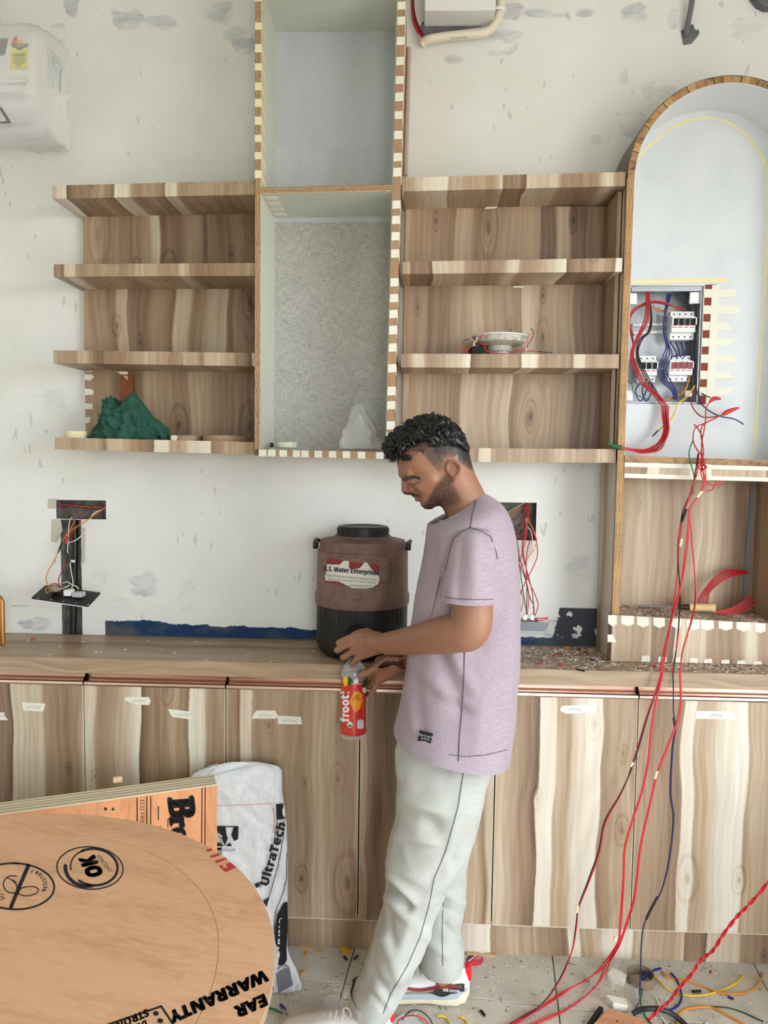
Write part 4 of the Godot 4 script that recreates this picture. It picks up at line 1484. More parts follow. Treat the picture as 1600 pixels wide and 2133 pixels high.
func roll(called: String, c: Vector3, r: float, ri: float, h: float, m: Material, label: String, cat: String, wob := 0.0):
	var mb := MB.new()
	mb.lathe(Transform3D(Basis(Vector3.RIGHT, wob).rotated(Vector3.UP, .3), c), [Vector2(ri, h), Vector2(ri, 0), Vector2(r, 0), Vector2(r + .0004, h * .5), Vector2(r, h), Vector2(ri, h)], 36)
	solo(called, mb, m, label, cat)

func shelf_things():
	# on the lowest left shelf
	var ys := func(u): return lerpf(1.5535, 1.546, (u - 114.5) / 413.5)
	var yb: float = ys.call(160) + .0005
	var p := P(161, 912, .12)
	roll("masking_tape_roll", Vector3(p.x, yb, .125), .035, .026, .021, M.tape_yellow, "cream masking tape roll lying at the free end of the lowest shelf", "tape roll")
	p = P(386, 915, .10)
	roll("edge_band_roll", Vector3(p.x, ys.call(386) + .0005, .09), .052, .036, .0165, M.edge_roll, "smaller tan edge-band roll beside the green cloth", "roll")
	p = P(470, 915, .10)
	roll("edge_band_roll", Vector3(p.x, ys.call(470) + .0005, .10), .07, .05, .0185, M.edge_roll, "larger tan edge-band roll at the right end of lowest shelf", "roll")
	var mb := MB.new()
	mb.prism(PQ(.16, [356, 907, 369, 907, 368, 918, 357, 918]), Vector3(0, 0, -.002))
	solo("paper_scrap", mb, M.tape, "small white paper scrap stuck between cloth and tan roll", "paper")
	# green cloth heap
	var nz := noise(81, 9.0, 2)
	var x0 := P(189, 915, .11).x; var x1 := P(347, 915, .11).x
	var hs := [0.0, .03, .05, .07, .125, .138, .112, .108, .118, .135, .148, .138, .118, .098, .082, .072, .060, .045, .0]
	var rows := crumple(34, 60, func(i: float, j: float):
		var k := j * (hs.size() - 1)
		var h := lerpf(hs[mini(int(k), hs.size() - 2)], hs[mini(int(k), hs.size() - 2) + 1], k - mini(int(k), hs.size() - 2))
		var a := PI * i
		var q := Vector3(lerpf(x0, x1, j), 0, 0)
		var wv := 1.0 - absf(nz.get_noise_3d(q.x * 2.2 + i * .9, i * .9, 3.0)) * 2.0
		var wv2 := absf(nz.get_noise_3d(q.x * 1.2 - i * 1.4, i * 1.2, 9.0))
		var fold := pow(clampf(wv, 0, 1), 2.0) * .020 - .012 + wv2 * .02
		var dep := .062 * (0.55 + 0.45 * sin(PI * j))
		q.z = .105 + cos(a) * (dep + fold)
		q.y = float(ys.call(lerpf(189, 347, j))) + .001 + sin(a) * h * (1.0 + fold * 4.0)
		q.x += fold * .8 * sin(i * 8.0 + j * 9.0)
		return q)
	var cl := MB.new()
	cl.sheet(rows)
	var cm := mat(Color(0.13, 0.32, 0.26), 0.85)
	cm.rim_enabled = true
	cm.rim = 0.3
	solo("green_cloth", cl, cm, "crumpled dark green cloth heaped on the lowest left shelf", "cloth")
	# reddish timber off-cut with a bit of tape, against the back panel
	var t := thing("timber_offcut", "short reddish timber off-cut leaning behind the green cloth", "timber", P(263, 912, .03) * Vector3(1, 0, 1) + Vector3(0, 1.55, 0))
	mb = MB.new()
	mb.prism(PQ(.045, [250, 781, 276, 782, 277, 915, 249, 915]), Vector3(0, 0, -.02))
	part(t, "block", mb, mat(Color.WHITE, 0.6, 0.0, mottled(64, 256, Color(0.52, 0.27, 0.13), Color(0.30, 0.14, 0.07), 0.9, .03, .2, 91, 3.0, 0.4), Vector3(3, 3, 1)))
	mb = MB.new()
	mb.prism(PQ(.0462, [256, 782, 266, 793, 266, 783]), Vector3(0, 0, -.001))
	part(t, "notch_chip", mb, mat(Color(0.80, 0.66, 0.48), 0.7))
	mb = MB.new()
	mb.prism(PQ(.0465, [243, 774, 266, 774, 266, 780, 253, 780]), Vector3(0, 0, -.001))
	part(t, "tape_strip", mb, M.tape)
	# roll and plastic bag in the niche
	p = P(597, 936, .15)
	roll("clear_tape_roll", Vector3(p.x, 1.5315, .16), .034, .026, .0165, mat(Color(0.80, 0.82, 0.72), 0.35), "pale tape roll lying inside the tall niche", "tape roll")
	mb = MB.new()
	mb.box(Vector3(P(563, 930, .16).x, 1.5315, .150), Vector3(P(569, 930, .16).x, 1.546, .17), .002)
	solo("black_stopper", mb, M.black, "small black stopper beside the pale tape roll in niche", "stopper")
	var bn := noise(83, 1.0, 3)
	var bx0 := P(712, 930, .14).x; var bx1 := P(806, 930, .14).x - .006
	var brow := crumple(26, 34, func(i: float, j: float):
		var hgt := .045 + .105 * exp(-pow((j - 0.42) / 0.30, 2.0)) - .03 * j
		var a := PI * i
		var q := Vector3(lerpf(bx0, bx1, j), 1.5315 + sin(a) * hgt, .13 + cos(a) * .045)
		var d := bn.get_noise_3d(q.x * 14.0, q.y * 14.0, i * 3.0) * .028
		q += Vector3(d * .6, absf(d) * .5 * sin(a), d)
		q.x = minf(q.x, -0.09)
		q.z = clampf(q.z, .03, .19)
		return q)
	mb = MB.new()
	mb.sheet(brow)
	var bagm := mat(Color(0.95, 0.95, 0.94, 0.30), 0.12)
	bagm.transparency = BaseMaterial3D.TRANSPARENCY_ALPHA
	M.bag = mat(Color(0.95, 0.95, 0.94, 0.26), 0.3)
	M.bag.transparency = BaseMaterial3D.TRANSPARENCY_ALPHA
	solo("plastic_bag", mb, M.bag, "crumpled clear plastic bag in the bottom corner of the niche", "plastic bag")
	# ceiling speaker lying face up on the third right shelf
	var sc := Vector3(P(1040, 735, .1).x, 1.8225, .105)
	var st := thing("ceiling_speaker", "dusty white round ceiling speaker with loose wires on right shelf", "speaker", sc)
	var f := Transform3D(Basis.IDENTITY, sc)
	mb = MB.new()
	mb.lathe(f, [Vector2(0, .0), Vector2(.046, .0), Vector2(.047, .003), Vector2(.047, .010), Vector2(.045, .013)], 36)
	part(st, "magnet", mb, M.grey_metal)
	mb = MB.new()
	mb.lathe(f, [Vector2(.038, .013), Vector2(.037, .030), Vector2(.045, .034), Vector2(.070, .037), Vector2(.0765, .041), Vector2(.078, .057)], 40)
	var dusty := mat(Color.WHITE, 0.6, 0.0, mottled(128, 64, Color(0.76, 0.74, 0.68), Color(0.42, 0.39, 0.34), 0.9, .04, .2, 95), Vector3(4, 12, 1))
	part(st, "basket", mb, dusty)
	mb = MB.new()
	mb.lathe(f, [Vector2(.078, .057), Vector2(.086, .058), Vector2(.0865, .0605), Vector2(.080, .063), Vector2(.0, .0645)], 40)
	part(st, "front_flange", mb, M.white_plastic)
	for s in [[-.082, .03], [.076, .02], [-.072, .05]]:
		mb = MB.new()
		mb.obox(Transform3D(Basis(Vector3(0, 0, 1), s[0] * 4.0), sc + Vector3(s[0], s[1], .03)), Vector3(.006, .022, .008), .001)
		part(st, "spring_clip", mb, M.white_plastic)
	mb = MB.new()
	mb.obox(Transform3D(Basis(Vector3.UP, .3), sc + Vector3(-.075, .013, .02)), Vector3(.036, .026, .03), .002)
	part(st, "transformer", mb, M.ink)
	var wires := [[M.red, [1005, 696, 1000, 703, 985, 720, 968, 734]], [M.red, [955, 735, 958, 727, 967, 724, 975, 725]], [M.red, [1010, 720, 1013, 730, 1030, 735.5, 1050, 736, 1072, 733, 1090, 731, 1120, 731.5]], [M.red, [1000, 710, 1003, 716, 1015, 719]], [M.red, [1089, 729, 1098, 712, 1102, 695]], [M.black, [1092, 729, 1104, 712, 1111, 697, 1109, 687, 1105, 685]], [M.black, [1120, 732, 1140, 734, 1150, 734.5]], [M.blue, [963, 714, 970, 708, 978, 706]]]
	for w in wires:
		var pts := []
		for k in range(0, w[1].size(), 2):
			pts.append(P(w[1][k], w[1][k + 1], .17))
		mb = MB.new()
		mb.tube(spl(pts, 5), .0013, 6)
		part(st, "wire", mb, w[0])

func wall_pipes():
	# boxed beam end, white pipe bend and cable at the top of the wall
	var mb := MB.new()
	mb.box(Vector3(0.012, 2.862, .001), Vector3(0.228, 3.299, .09), .003)
	struct("trim_1", mb, M.white_paint, "white plastered duct boxing at the top of the wall")
	mb = MB.new()
	mb.prism(PQ(.002, [868, 68, 880, 45, 900, 38, 1000, 36, 1032, 26, 1030, 45, 1000, 56, 960, 62, 920, 66, 885, 75]), Vector3(0, 0, -.0015))
	solo("cement_patch", mb, M.cement2, "ragged grey cement patch behind the white pipe", "patch")
	var t := thing("conduit_pipe", "cream plastic conduit pipe bending up beside the niche", "pipe", P(950, 85, 0.02))
	mb = MB.new()
	var pts := []
	for q in [[878, 93, .02], [884, 87, .024], [895, 82, .03], [920, 78, .03], [960, 73, .03], [995, 71, .03], [1018, 64, .03], [1033, 48, .03], [1041, 28, .03], [1045, 0, .03], [1047, -40, .03]]:
		pts.append(P(q[0], q[1], q[2]))
	var sp := spl(pts, 6)
	var rr := PackedFloat32Array()
	for i in sp.size():
		rr.append(.0135 if i > 8 else lerpf(.0115, .0135, i / 8.0))
	mb.tube(sp, .0135, 14, true, rr)
	var pipe := part(t, "pipe", mb, M.pvc)
	mb = MB.new()
	mb.tube(PackedVector3Array([P(942, 75.5, .03), P(966, 73, .03)]), .0148, 14)
	part(t, "collar", mb, M.pvc)
	mb = MB.new()
	mb.lathe(Transform3D(Basis.IDENTITY, P(1039, 22, .03)), [Vector2(.0165, -.005), Vector2(.018, -.004), Vector2(.018, .004), Vector2(.0165, .005)], 16)
	mb.obox(Transform3D(Basis.IDENTITY, P(1039, 22, .012)), Vector3(.045, .01, .022), .001)
	part(t, "saddle_clip", mb, M.white_plastic)
	mb = MB.new()
	print_text(mb, "IX* 2020 294", 4.2, Transform2D(-.05, Vector2(956, 79)), func(q: Vector2): return P(q.x, q.y, .0452), 400, false, .2)
	part(t, "size_print", mb, M.grey)
	for k in 4:
		mb = MB.new()
		mb.tube(spl([P(857 + k * 1.5, -10, .02), P(858 + k * 1.6, 20, .02), P(861 + k * 2.5, 45, .022), P(868 + k * 3.4, 64, .024), P(881 + k * 1.2, 78, .026)], 6), .0022, 6)
		solo("feed_wire", mb, [M.red_dark, M.red, M.black, M.red_dark][k], ["dark red wire nearest the niche at the pipe mouth", "bright red wire entering the cream pipe mouth", "black wire entering the cream pipe mouth", "dark red wire farthest from niche at the pipe mouth"][k], "wire", "wires entering the cream pipe")
	# pinkish cable riser beside the niche's right side
	mb = MB.new()
	mb.tube(PackedVector3Array([P(852, 100, .012), P(844, 366, .012)]), .008, 10)
	solo("riser_pipe", mb, mat(Color(0.70, 0.63, 0.58), 0.5), "thin pinkish pipe running down beside the niche", "pipe")
	# grey flexible conduit with its torn plate, upper right
	t = thing("flexible_conduit", "grey flexible conduit ending in a torn grey patch, upper right", "conduit", P(1435, 75, 0.0))
	mb = MB.new()
	mb.tube(spl([P(1444, -20, .03), P(1441, 8, .026), P(1435, 40, .02), P(1431, 62, .014), P(1430, 74, .006)], 8), .0085, 12)
	part(t, "hose", mb, M.grey)
	mb = MB.new()
	mb.prism(PQ(.0025, [1419, 64, 1428, 60, 1437, 52, 1444, 50, 1448, 62, 1456, 62, 1457, 70, 1450, 80, 1440, 91, 1424, 93]), Vector3(0, 0, -.002))
	part(t, "cement_patch", mb, M.cement2)
	# bracket corner at top right
	mb = MB.new()
	mb.prism(PQ(.03, [1568, -12, 1612, -12, 1612, 14, 1597, 14, 1582, 6]), Vector3(0, 0, -.028))
	solo("wall_bracket", mb, M.cement2, "dark grey bracket corner at the top right", "bracket")
	# brass-coloured tube frame leaning in from the left
	mb = MB.new()
	var bp := []
	for k in 17:
		var a := PI * k / 16.0
		bp.append(P(-42 + cos(a) * 46, 1258 - sin(a) * 27, .16))
	bp.push_front(Vector3(bp[0].x, .897, .16)); bp.append(Vector3(bp[bp.size() - 1].x, .897, .16))
	mb.tube(spl(bp, 4), .008, 12)
	solo("tube_frame", mb, mat(Color(0.72, 0.50, 0.28), 0.3, 0.8), "bronze tube hoop standing on the worktop at far left", "hoop")

func chisel_and_coil():
	var yb := 1.0385
	var base := F(1470, 1262, 1.03)
	var t := thing("wood_chisel", "wood chisel with pale round handle lying on the low box", "chisel", Vector3(base.x, yb, base.z))
	var a := F(1330, 1262, yb + .004); var b := F(1412, 1264, yb + .010); var d := F(1436, 1265, yb + .011); var e := F(1489, 1266, yb + .013)
	var mb := MB.new()
	var dir := (b - a).normalized()
	var bas := Basis(dir, Vector3.UP, dir.cross(Vector3.UP))
	mb.obox(Transform3D(bas, (a + b) / 2), Vector3(a.distance_to(b), .004, .016), .001)
	part(t, "blade", mb, M.grey_metal)
	mb = MB.new()
	mb.tube(PackedVector3Array([b, d]), .008, 12, true, PackedFloat32Array([.006, .0105]))
	part(t, "ferrule", mb, mat(Color(0.20, 0.15, 0.13), 0.5, 0.3))
	mb = MB.new()
	var hd := (e - d)
	mb.tube(PackedVector3Array([d, d + hd * .1, d + hd * .85, d + hd * .93, e]), .012, 14, true, PackedFloat32Array([.0115, .0125, .0125, .0155, .0155]))
	part(t, "handle", mb, mat(Color(0.82, 0.72, 0.53), 0.6), "pale turned handle")
	# red wire coil stuck in the corner of the lower bay
	t = thing("wire_coil", "loose coil of thin red wires in the lower bay corner", "wire", P(1520, 1275, .06))
	for k in 7:
		mb = MB.new()
		var o := (k - 3) * 3.4
		mb.tube(spl([P(1558, 1191 + k * .6, .03), P(1530, 1193 + o * .6, .05), P(1505, 1200 + o, .06), P(1480, 1222 + o, .07), P(1466 + o, 1245, .08), P(1466 + o, 1262, .09), P(1486, 1272 + k * .5, .10), P(1520, 1273 + o * .5, .10), P(1550, 1262 + o, .09), P(1568 + o, 1245 + o, .08)], 6), .0016, 6)
		part(t, "strand", mb, M.red_dark if k % 2 else M.red)

# ---------------------------------------------------------------- electrics
func wire(parent: Node3D, m: Material, r: float, pts: Array, called := "wire", seg := 6) -> MeshInstance3D:
	var mb := MB.new()
	mb.tube(spl(pts, 6), r, seg)
	return part(parent, called, mb, m)

# points as [u, v, z, u, v, z, ...]
func pz(a: Array) -> Array:
	var o := []
	for i in range(0, a.size(), 3):
		o.append(P(a[i], a[i + 1], a[i + 2]))
	return o

# a picture polyline at a fixed distance from the wall
func pl(a: Array, z: float) -> Array:
	var o := []
	for i in range(0, a.size(), 2):
		o.append(P(a[i], a[i + 1], z))
	return o

func lone_wire(m: Material, r: float, pts: Array, label: String, called := "wire", group := ""):
	var mb := MB.new()
	mb.tube(spl(pts, 6), r, 6)
	solo(called, mb, m, label, "wire", group)

# one circuit breaker pole, front at z, given by picture corners of its column
func breaker(label: String, group: String, u: float, v0: float, v1: float, w: float, red_bar: bool):
	var z := -.035
	var a := P(u, v0, z); var b := P(u + w, v1, z)
	var H_ := a.y - b.y
	var W := b.x - a.x
	var t := thing("circuit_breaker", label, "circuit breaker", Vector3((a.x + b.x) / 2, b.y, z), group)
	var mb := MB.new()
	mb.box(Vector3(a.x + .0004, b.y, z - .02), Vector3(b.x - .0004, a.y - H_ * .76, z + .012), .001)
	mb.box(Vector3(a.x + .0004, b.y + H_ * .24, z - .02), Vector3(b.x - .0004, a.y - H_ * .2, z + .026), .001)
	mb.box(Vector3(a.x + .0004, a.y - H_ * .2, z - .02), Vector3(b.x - .0004, a.y, z + .012), .001)
	part(t, "housing", mb, M.white_plastic)
	mb = MB.new()
	mb.box(Vector3(a.x + W * .22, b.y + H_ * .48, z + .024), Vector3(b.x - W * .12, b.y + H_ * .72, z + .031), .001)
	part(t, "toggle", mb, M.red_dark if red_bar else M.ink)
	mb = MB.new()
	for s in [[.0, .18], [.86, 1.0]]:
		mb.box(Vector3(a.x + W * s[0], b.y + H_ * .5, z + .026), Vector3(a.x + W * s[1], b.y + H_ * .74, z + .034))
	part(t, "guard", mb, M.white_plastic)
	mb = MB.new()
	mb.box(Vector3(a.x + W * .12, b.y + H_ * .40, z + .026), Vector3(b.x - W * .25, b.y + H_ * .43, z + .0266))
	part(t, "rating_print", mb, M.red)
	for y in [.1, .9]:
		mb = MB.new()
		var c := Vector3((a.x + b.x) / 2, b.y + H_ * y, z + .0122)
		mb.lathe(Transform3D(Basis(Vector3.RIGHT, Vector3(0, 0, 1), Vector3(0, -1, 0)), c), [Vector2(.0, .0004), Vector2(.0024, .0004), Vector2(.0027, 0)], 12)
		part(t, "screw", mb, M.ink)

func build_electrics():
	fuse_board()
	switch_drop_left()
	switch_drop_right()
	hanging_wires()

func fuse_board():
	var hx0 := 0.655; var hx1 := 0.912; var hy0 := 1.69; var hy1 := 2.062
	var t := thing("fuse_board_tray", "open grey metal fuse board tray recessed inside the white arch", "fuse board", Vector3((hx0 + hx1) / 2, hy0, -.05))
	var mb := MB.new()
	mb.box(Vector3(hx0 + .002, hy0 + .002, -.085), Vector3(hx1 - .002, hy1 - .002, -.08))
	part(t, "back_plate", mb, mat(Color(0.72, 0.73, 0.75), 0.4, 0.2))
	mb = MB.new()
	mb.box(Vector3(hx0 + .002, hy1 - .006, -.08), Vector3(hx1 - .002, hy1 - .002, .006))
	mb.box(Vector3(hx1 - .006, hy0 + .002, -.08), Vector3(hx1 - .002, hy1 - .006, .006))
	mb.box(Vector3(hx0 + .002, hy0 + .002, -.08), Vector3(hx1 - .006, hy0 + .006, .006))
	part(t, "frame", mb, M.grey_metal)
	mb = MB.new()
	mb.prism(PQ(.004, [1316, 597, 1467, 592, 1467, 606, 1316, 607]), Vector3(0, 0, -.02))
	part(t, "top_lip", mb, M.grey_metal)
	for a in [[1313, 611, 1327, 611, 1327, 633, 1312, 633], [1438, 609, 1465, 608, 1464, 632, 1437, 632], [1301, 813, 1319, 814, 1318, 835, 1300, 834], [1428, 814, 1440, 813, 1444, 826, 1428, 826]]:
		mb = MB.new()
		mb.prism(PQ(-.002, a), Vector3(0, 0, -.01))
		var tab := part(t, "fixing_tab", mb, M.white_plastic)
	for a in [[1318, 674, 1389, 672], [1318, 690, 1389, 688], [1330, 765, 1390, 764]]:
		mb = MB.new()
		mb.prism(PQ(-.066, [a[0], a[1], a[2], a[3], a[2], a[3] + 6, a[0], a[1] + 6]), Vector3(0, 0, -.012))
		part(t, "mounting_rail", mb, M.white_plastic)
	# breakers
	for k in 4:
		breaker(["top row breaker beside the blue wires, leftmost of four", "second top row breaker from the blue wires", "third top row breaker from the blue wires", "top row breaker nearest the thick grey cables"][k], "top row of breakers", 1394.5 + k * 12.0, 650, 709, 12.0, false)
	for k in 3:
		breaker(["lower left breaker nearest the plywood post, behind red wires", "middle breaker of the lower left three", "lower left breaker nearest the double red-handled switch"][k], "lower left breakers", 1327 + k * 12.2, 742, 797, 11.8, false)
	for k in 4:
		breaker(["red-handled main switch pole nearest the lower left breakers", "second red-handled main switch pole from the left", "third red-handled main switch pole from the left", "red-handled main switch pole nearest the grey cables"][k], "red-handled main switch poles", 1389.5 + k * 11.7, 742, 796, 11.7, true)
	# wiring inside the tray
	var w := thing("tray_wiring", "tangle of red, blue and black wires inside the fuse board", "wires", Vector3((hx0 + hx1) / 2, hy0 + .01, -.04))
	for k in 4:
		wire(w, M.red if k % 2 else M.red_dark, .0018, pz([1346 + k * 2.2, 607, .0, 1346 + k * 2.4, 640, .004, 1341 + k * 3, 670, .01, 1325 + k * 2, 705, .014, 1314 + k * 2, 735, .018, 1318 + k * 3, 765, .022, 1337 + k * 4, 800, .028, 1360 + k * 4, 822, .034, 1378 + k * 4, 845, .04]))
	for k in 3:
		wire(w, M.red_dark if k else M.red, .0018, pz([1320, 700 + k * 12, -.01, 1312, 672, -.012, 1316 + k * 3, 648, -.014, 1335 + k * 6, 634, -.012, 1362, 627 + k * 2, -.01, 1390, 631 + k * 2, -.01, 1415 + k * 8, 645, -.012]))
	for k in 3:
		wire(w, M.black, .0018, pz([1352, 612 + k * 2, -.02, 1356 + k, 660, -.01, 1350 + k * 2, 690, .0, 1332 + k * 3, 708, .006, 1326 + k * 2, 740, .012, 1345 + k * 4, 790, .02, 1374 + k * 3, 835, .03]))
	for k in 4:
		wire(w, M.blue, .0019, pz([1390 + k * 3, 612, -.02, 1385 + k, 650, -.016, 1382 + k, 690, -.014, 1388 + k * 2, 720, -.012, 1382 + k * 6, 740, -.008, 1372 + k * 5, 770, -.006, 1380 + k * 6, 795, .0, 1400 + k * 3, 815, .004, 1404 + k * 2, 833, .006]))
	for k in 4:
		wire(w, M.blue, .0019, pz([1396 + k * 11, 712, -.02, 1404 + k * 9, 726, -.012, 1410 + k * 6, 738, -.008, 1398 + k * 9, 744, -.016]))
	for k in 2:
		wire(w, M.blue, .0019, pz([1332 + k * 10, 800, -.02, 1324 + k * 14, 815, -.008, 1334 + k * 12, 836, .0, 1346 + k * 12, 815, -.008, 1352 + k * 6, 798, -.02]))
	for k in 5:
		wire(w, mat(Color(0.20, 0.21, 0.24), 0.5), .0042, pz([1405 + k * 8, 607, -.03, 1432 + k * 4, 628, -.026, 1446 + k * 3, 655, -.03, 1446 + k * 2.6, 690, -.03, 1440 + k * 2.6, 725, -.028, 1440 + k * 3.2, 765, -.02, 1444 + k * 2.5, 800, -.008]), "cable", 8)
	for k in 3:
		wire(w, M.orange_wire, .0017, pz([1360 + k * 5, 638 + k, -.03, 1372 + k * 6, 650, -.026, 1392 + k * 6, 640 + k * 3, -.03]))
	for k in 2:
		wire(w, M.orange_wire, .0017, pz([1380 + k * 8, 836, .0, 1405, 828 - k * 3, -.004, 1428, 810 + k * 4, -.01, 1440, 770, -.02]))
	wire(w, M.green_wire, .0016, pz([1304, 792, .0, 1316, 800, .004, 1320, 818, .006, 1334, 826, .004, 1352, 832, .0]))
	# loose tails leaving the tray
	var rd := thing("taped_wire_bundle", "bundle of red and black wires bent left, tipped with green tape", "wires", P(1360, 900, .05))
	for k in 6:
		var e := k - 2.5
		wire(rd, [M.red, M.red_dark, M.red, M.black, M.red, M.red][k], .0018, pz([1378 + k * 3, 845, .04, 1386 + e * 2.4, 870, .05, 1388 + e * 2.2, 895, .07, 1380 + e * 2.5, 918, .10, 1366 + e * 3, 934 + e * 1.5, .14, 1340, 940 + e * 1.4, .17, 1318, 937 + e * 1.0, .19, 1296, 933 + e * .8, .2]))
	mb = MB.new()
	mb.tube(spl(pz([1295, 933, .2, 1285, 931, .2, 1272, 926, .2, 1266, 922, .2]), 4), .005, 8, true, PackedFloat32Array([.0062, .0065, .0068, .0068, .0068, .0066, .0062, .0058, .005, .0044, .0036, .003, .002]))
	part(rd, "green_tape", mb, mat(Color(0.03, 0.36, 0.16), 0.35), "green insulation tape tip")
	var yw := thing("yellow_wire", "single yellow wire with a dark blue taped end", "wire", P(1400, 860, .05))
	wire(yw, M.yellow, .0022, pz([1447, 803, .0, 1440, 815, .01, 1428, 830, .02, 1412, 840, .03, 1406, 858, .04, 1398, 873, .05, 1384, 886, .05, 1371, 898, .05]))
	wire(yw, M.blue, .0026, pz([1371, 896, .05, 1366, 902, .05, 1359, 909, .05]), "taped_end")
	var bw := thing("blue_wire", "blue wire poking out to the right of the fuse board", "wire", P(1500, 860, .05))
	wire(bw, M.blue, .0021, pz([1449, 808, .0, 1455, 825, .02, 1462, 842, .03, 1478, 856, .04, 1500, 867, .05, 1530, 873, .06, 1549, 884, .06]))

func hanging_wires():
	# long feed from the fuse board down over the worktop to the floor
	var t := thing("hanging_wire_run", "long run of red wires hanging from fuse board over worktop to floor", "wires", F(1300, 2000, 0.0))
	# two taped red tips at the top
	var tip := MB.new()
	tip.tube(spl(pz([1478, 838, .06, 1486, 831, .06, 1495, 830, .06, 1502, 831, .06]), 4), .005, 8, true, PackedFloat32Array([.003, .004, .005, .006, .0065, .0065, .006, .006, .0055, .005, .004, .003, .002]))
	part(t, "taped_tip", tip, M.red)
	tip = MB.new()
	tip.tube(spl(pz([1505, 864, .07, 1515, 858, .07, 1528, 853, .07, 1540, 849, .07]), 4), .005, 8, true, PackedFloat32Array([.004, .0055, .0065, .007, .007, .0068, .0065, .006, .0055, .005, .004, .003, .002]))
	part(t, "taped_tip", tip, M.red)
	# upper part: strands from the tips to the middle shelf edge
	var zt := .21
	var ups := [[1480, 836, .06, 1471, 850, .07, 1470, 868, .09, 1468, 890, .12, 1462, 920, .17, 1462, 945, zt], [1505, 864, .07, 1480, 876, .09, 1462, 884, .11, 1450, 890, .12, 1444, 905, .14, 1446, 925, .17, 1458, 945, zt], [1510, 862, .07, 1484, 874, .09, 1464, 886, .11, 1460, 905, .14, 1464, 925, .17, 1466, 945, zt], [1452, 808, .0, 1440, 830, .03, 1444, 850, .05, 1462, 868, .07, 1490, 868, .07, 1508, 863, .07], [1446, 884, .1, 1456, 896, .12, 1463, 915, .15, 1460, 945, zt]]
	for k in ups.size():
		wire(t, M.red if k != 3 else M.red_dark, .0019, pz(ups[k]))
	wire(t, M.black, .0018, pz([1452, 810, .0, 1466, 822, .02, 1480, 828, .05]))
	# strands from the shelf edge to the worktop edge
	var z1 := .24; var z2 := .30; var z3 := .325
	var mids := [
		[M.red, [1460, 945, zt, 1464, 965, z1, 1460, 985, z1, 1466, 1005, z1, 1462, 1025, z1, 1444, 1048, z1, 1436, 1070, z1, 1432, 1110, z1, 1426, 1160, z1, 1418, 1220, z1, 1402, 1280, z2, 1390, 1340, z2, 1378, 1390, z3]],
		[M.red, [1464, 945, zt, 1460, 968, z1, 1466, 992, z1, 1463, 1015, z1, 1450, 1040, z1, 1435, 1065, z1, 1434, 1120, z1, 1428, 1170, z1, 1416, 1235, z1, 1398, 1300, z2, 1384, 1380, z3]],
		[M.red, [1462, 945, zt, 1468, 970, z1, 1470, 1000, z1, 1462, 1025, z1, 1438, 1060, z1, 1440, 1110, z1, 1446, 1180, z1, 1450, 1240, z1, 1442, 1290, z2, 1424, 1350, z2, 1416, 1400, z3]],
		[M.red, [1466, 945, zt, 1462, 968, z1, 1468, 1000, z1, 1458, 1030, z1, 1436, 1064, z1, 1441, 1120, z1, 1447, 1190, z1, 1448, 1250, z1, 1438, 1300, z2, 1421, 1360, z2, 1418, 1402, z3]],
		[M.red, [1456, 945, zt, 1452, 985, z1, 1448, 1000, z1, 1444, 1020, z1, 1428, 1060, z1, 1416, 1100, z1, 1413, 1150, z1, 1410, 1210, z1, 1398, 1290, z2, 1384, 1350, z2, 1374, 1392, z3]],
		[M.black, [1454, 945, zt, 1450, 975, z1, 1446, 998, z1, 1440, 1025, z1, 1424, 1060, z1, 1418, 1090, z1, 1412, 1140, z1, 1414, 1190, z1, 1417, 1240, z1, 1414, 1300, z2, 1408, 1360, z2, 1402, 1405, z3]],
		[M.red, [1452, 985, z1, 1440, 1020, z1, 1422, 1085, z1, 1414, 1160, z1, 1416, 1240, z1, 1414, 1310, z2, 1407, 1365, z2, 1400, 1402, z3]],
		[M.green_wire, [1443, 918, .14, 1436, 940, .2, 1437, 958, z1, 1442, 975, z1, 1446, 995, z1, 1444, 1030, z1]],
		[M.red, [1466, 1000, z1, 1480, 1010, z1, 1492, 1010, z1, 1502, 1009, z1, 1500, 1003, z1, 1490, 1008, z1, 1484, 1020, z1, 1470, 1023, z1]]]
	for m in mids:
		wire(t, m[0], .0018, pz(m[1]))
	var kn := MB.new()
	for k in 3:
		var pts := []
		for q in 13:
			var a := TAU * q / 12.0
			pts.append(P(1463 + cos(a) * (7 + k), 973 + sin(a) * (6 - k), .25 + .006 * sin(a * 2 + k)))
		kn.tube(spl(pts, 3), .0018, 6)
	part(t, "knot", kn, M.red)
	for a in [[1462, 1023, 1452, 1036], [1420, 1122, 1417, 1138], [1439, 1308, 1434, 1320]]:
		var mb := MB.new()
		mb.tube(PackedVector3Array([P(a[0], a[1], z1 if a[1] < 1200 else z2), P(a[2], a[3], z1 if a[1] < 1200 else z2)]), .0042, 8)
		part(t, "tape_flag", mb, M.tape_yellow)
	var bt := MB.new()
	bt.tube(spl(pz([1430, 1060, z1 + .003, 1425, 1075, z1 + .003, 1420, 1088, z1 + .003]), 4), .0045, 8)
	part(t, "black_tape", bt, M.black)
	# below the worktop: out from the edge and down to the floor
	var fa := func(u, v, y): return F(u, v, y)
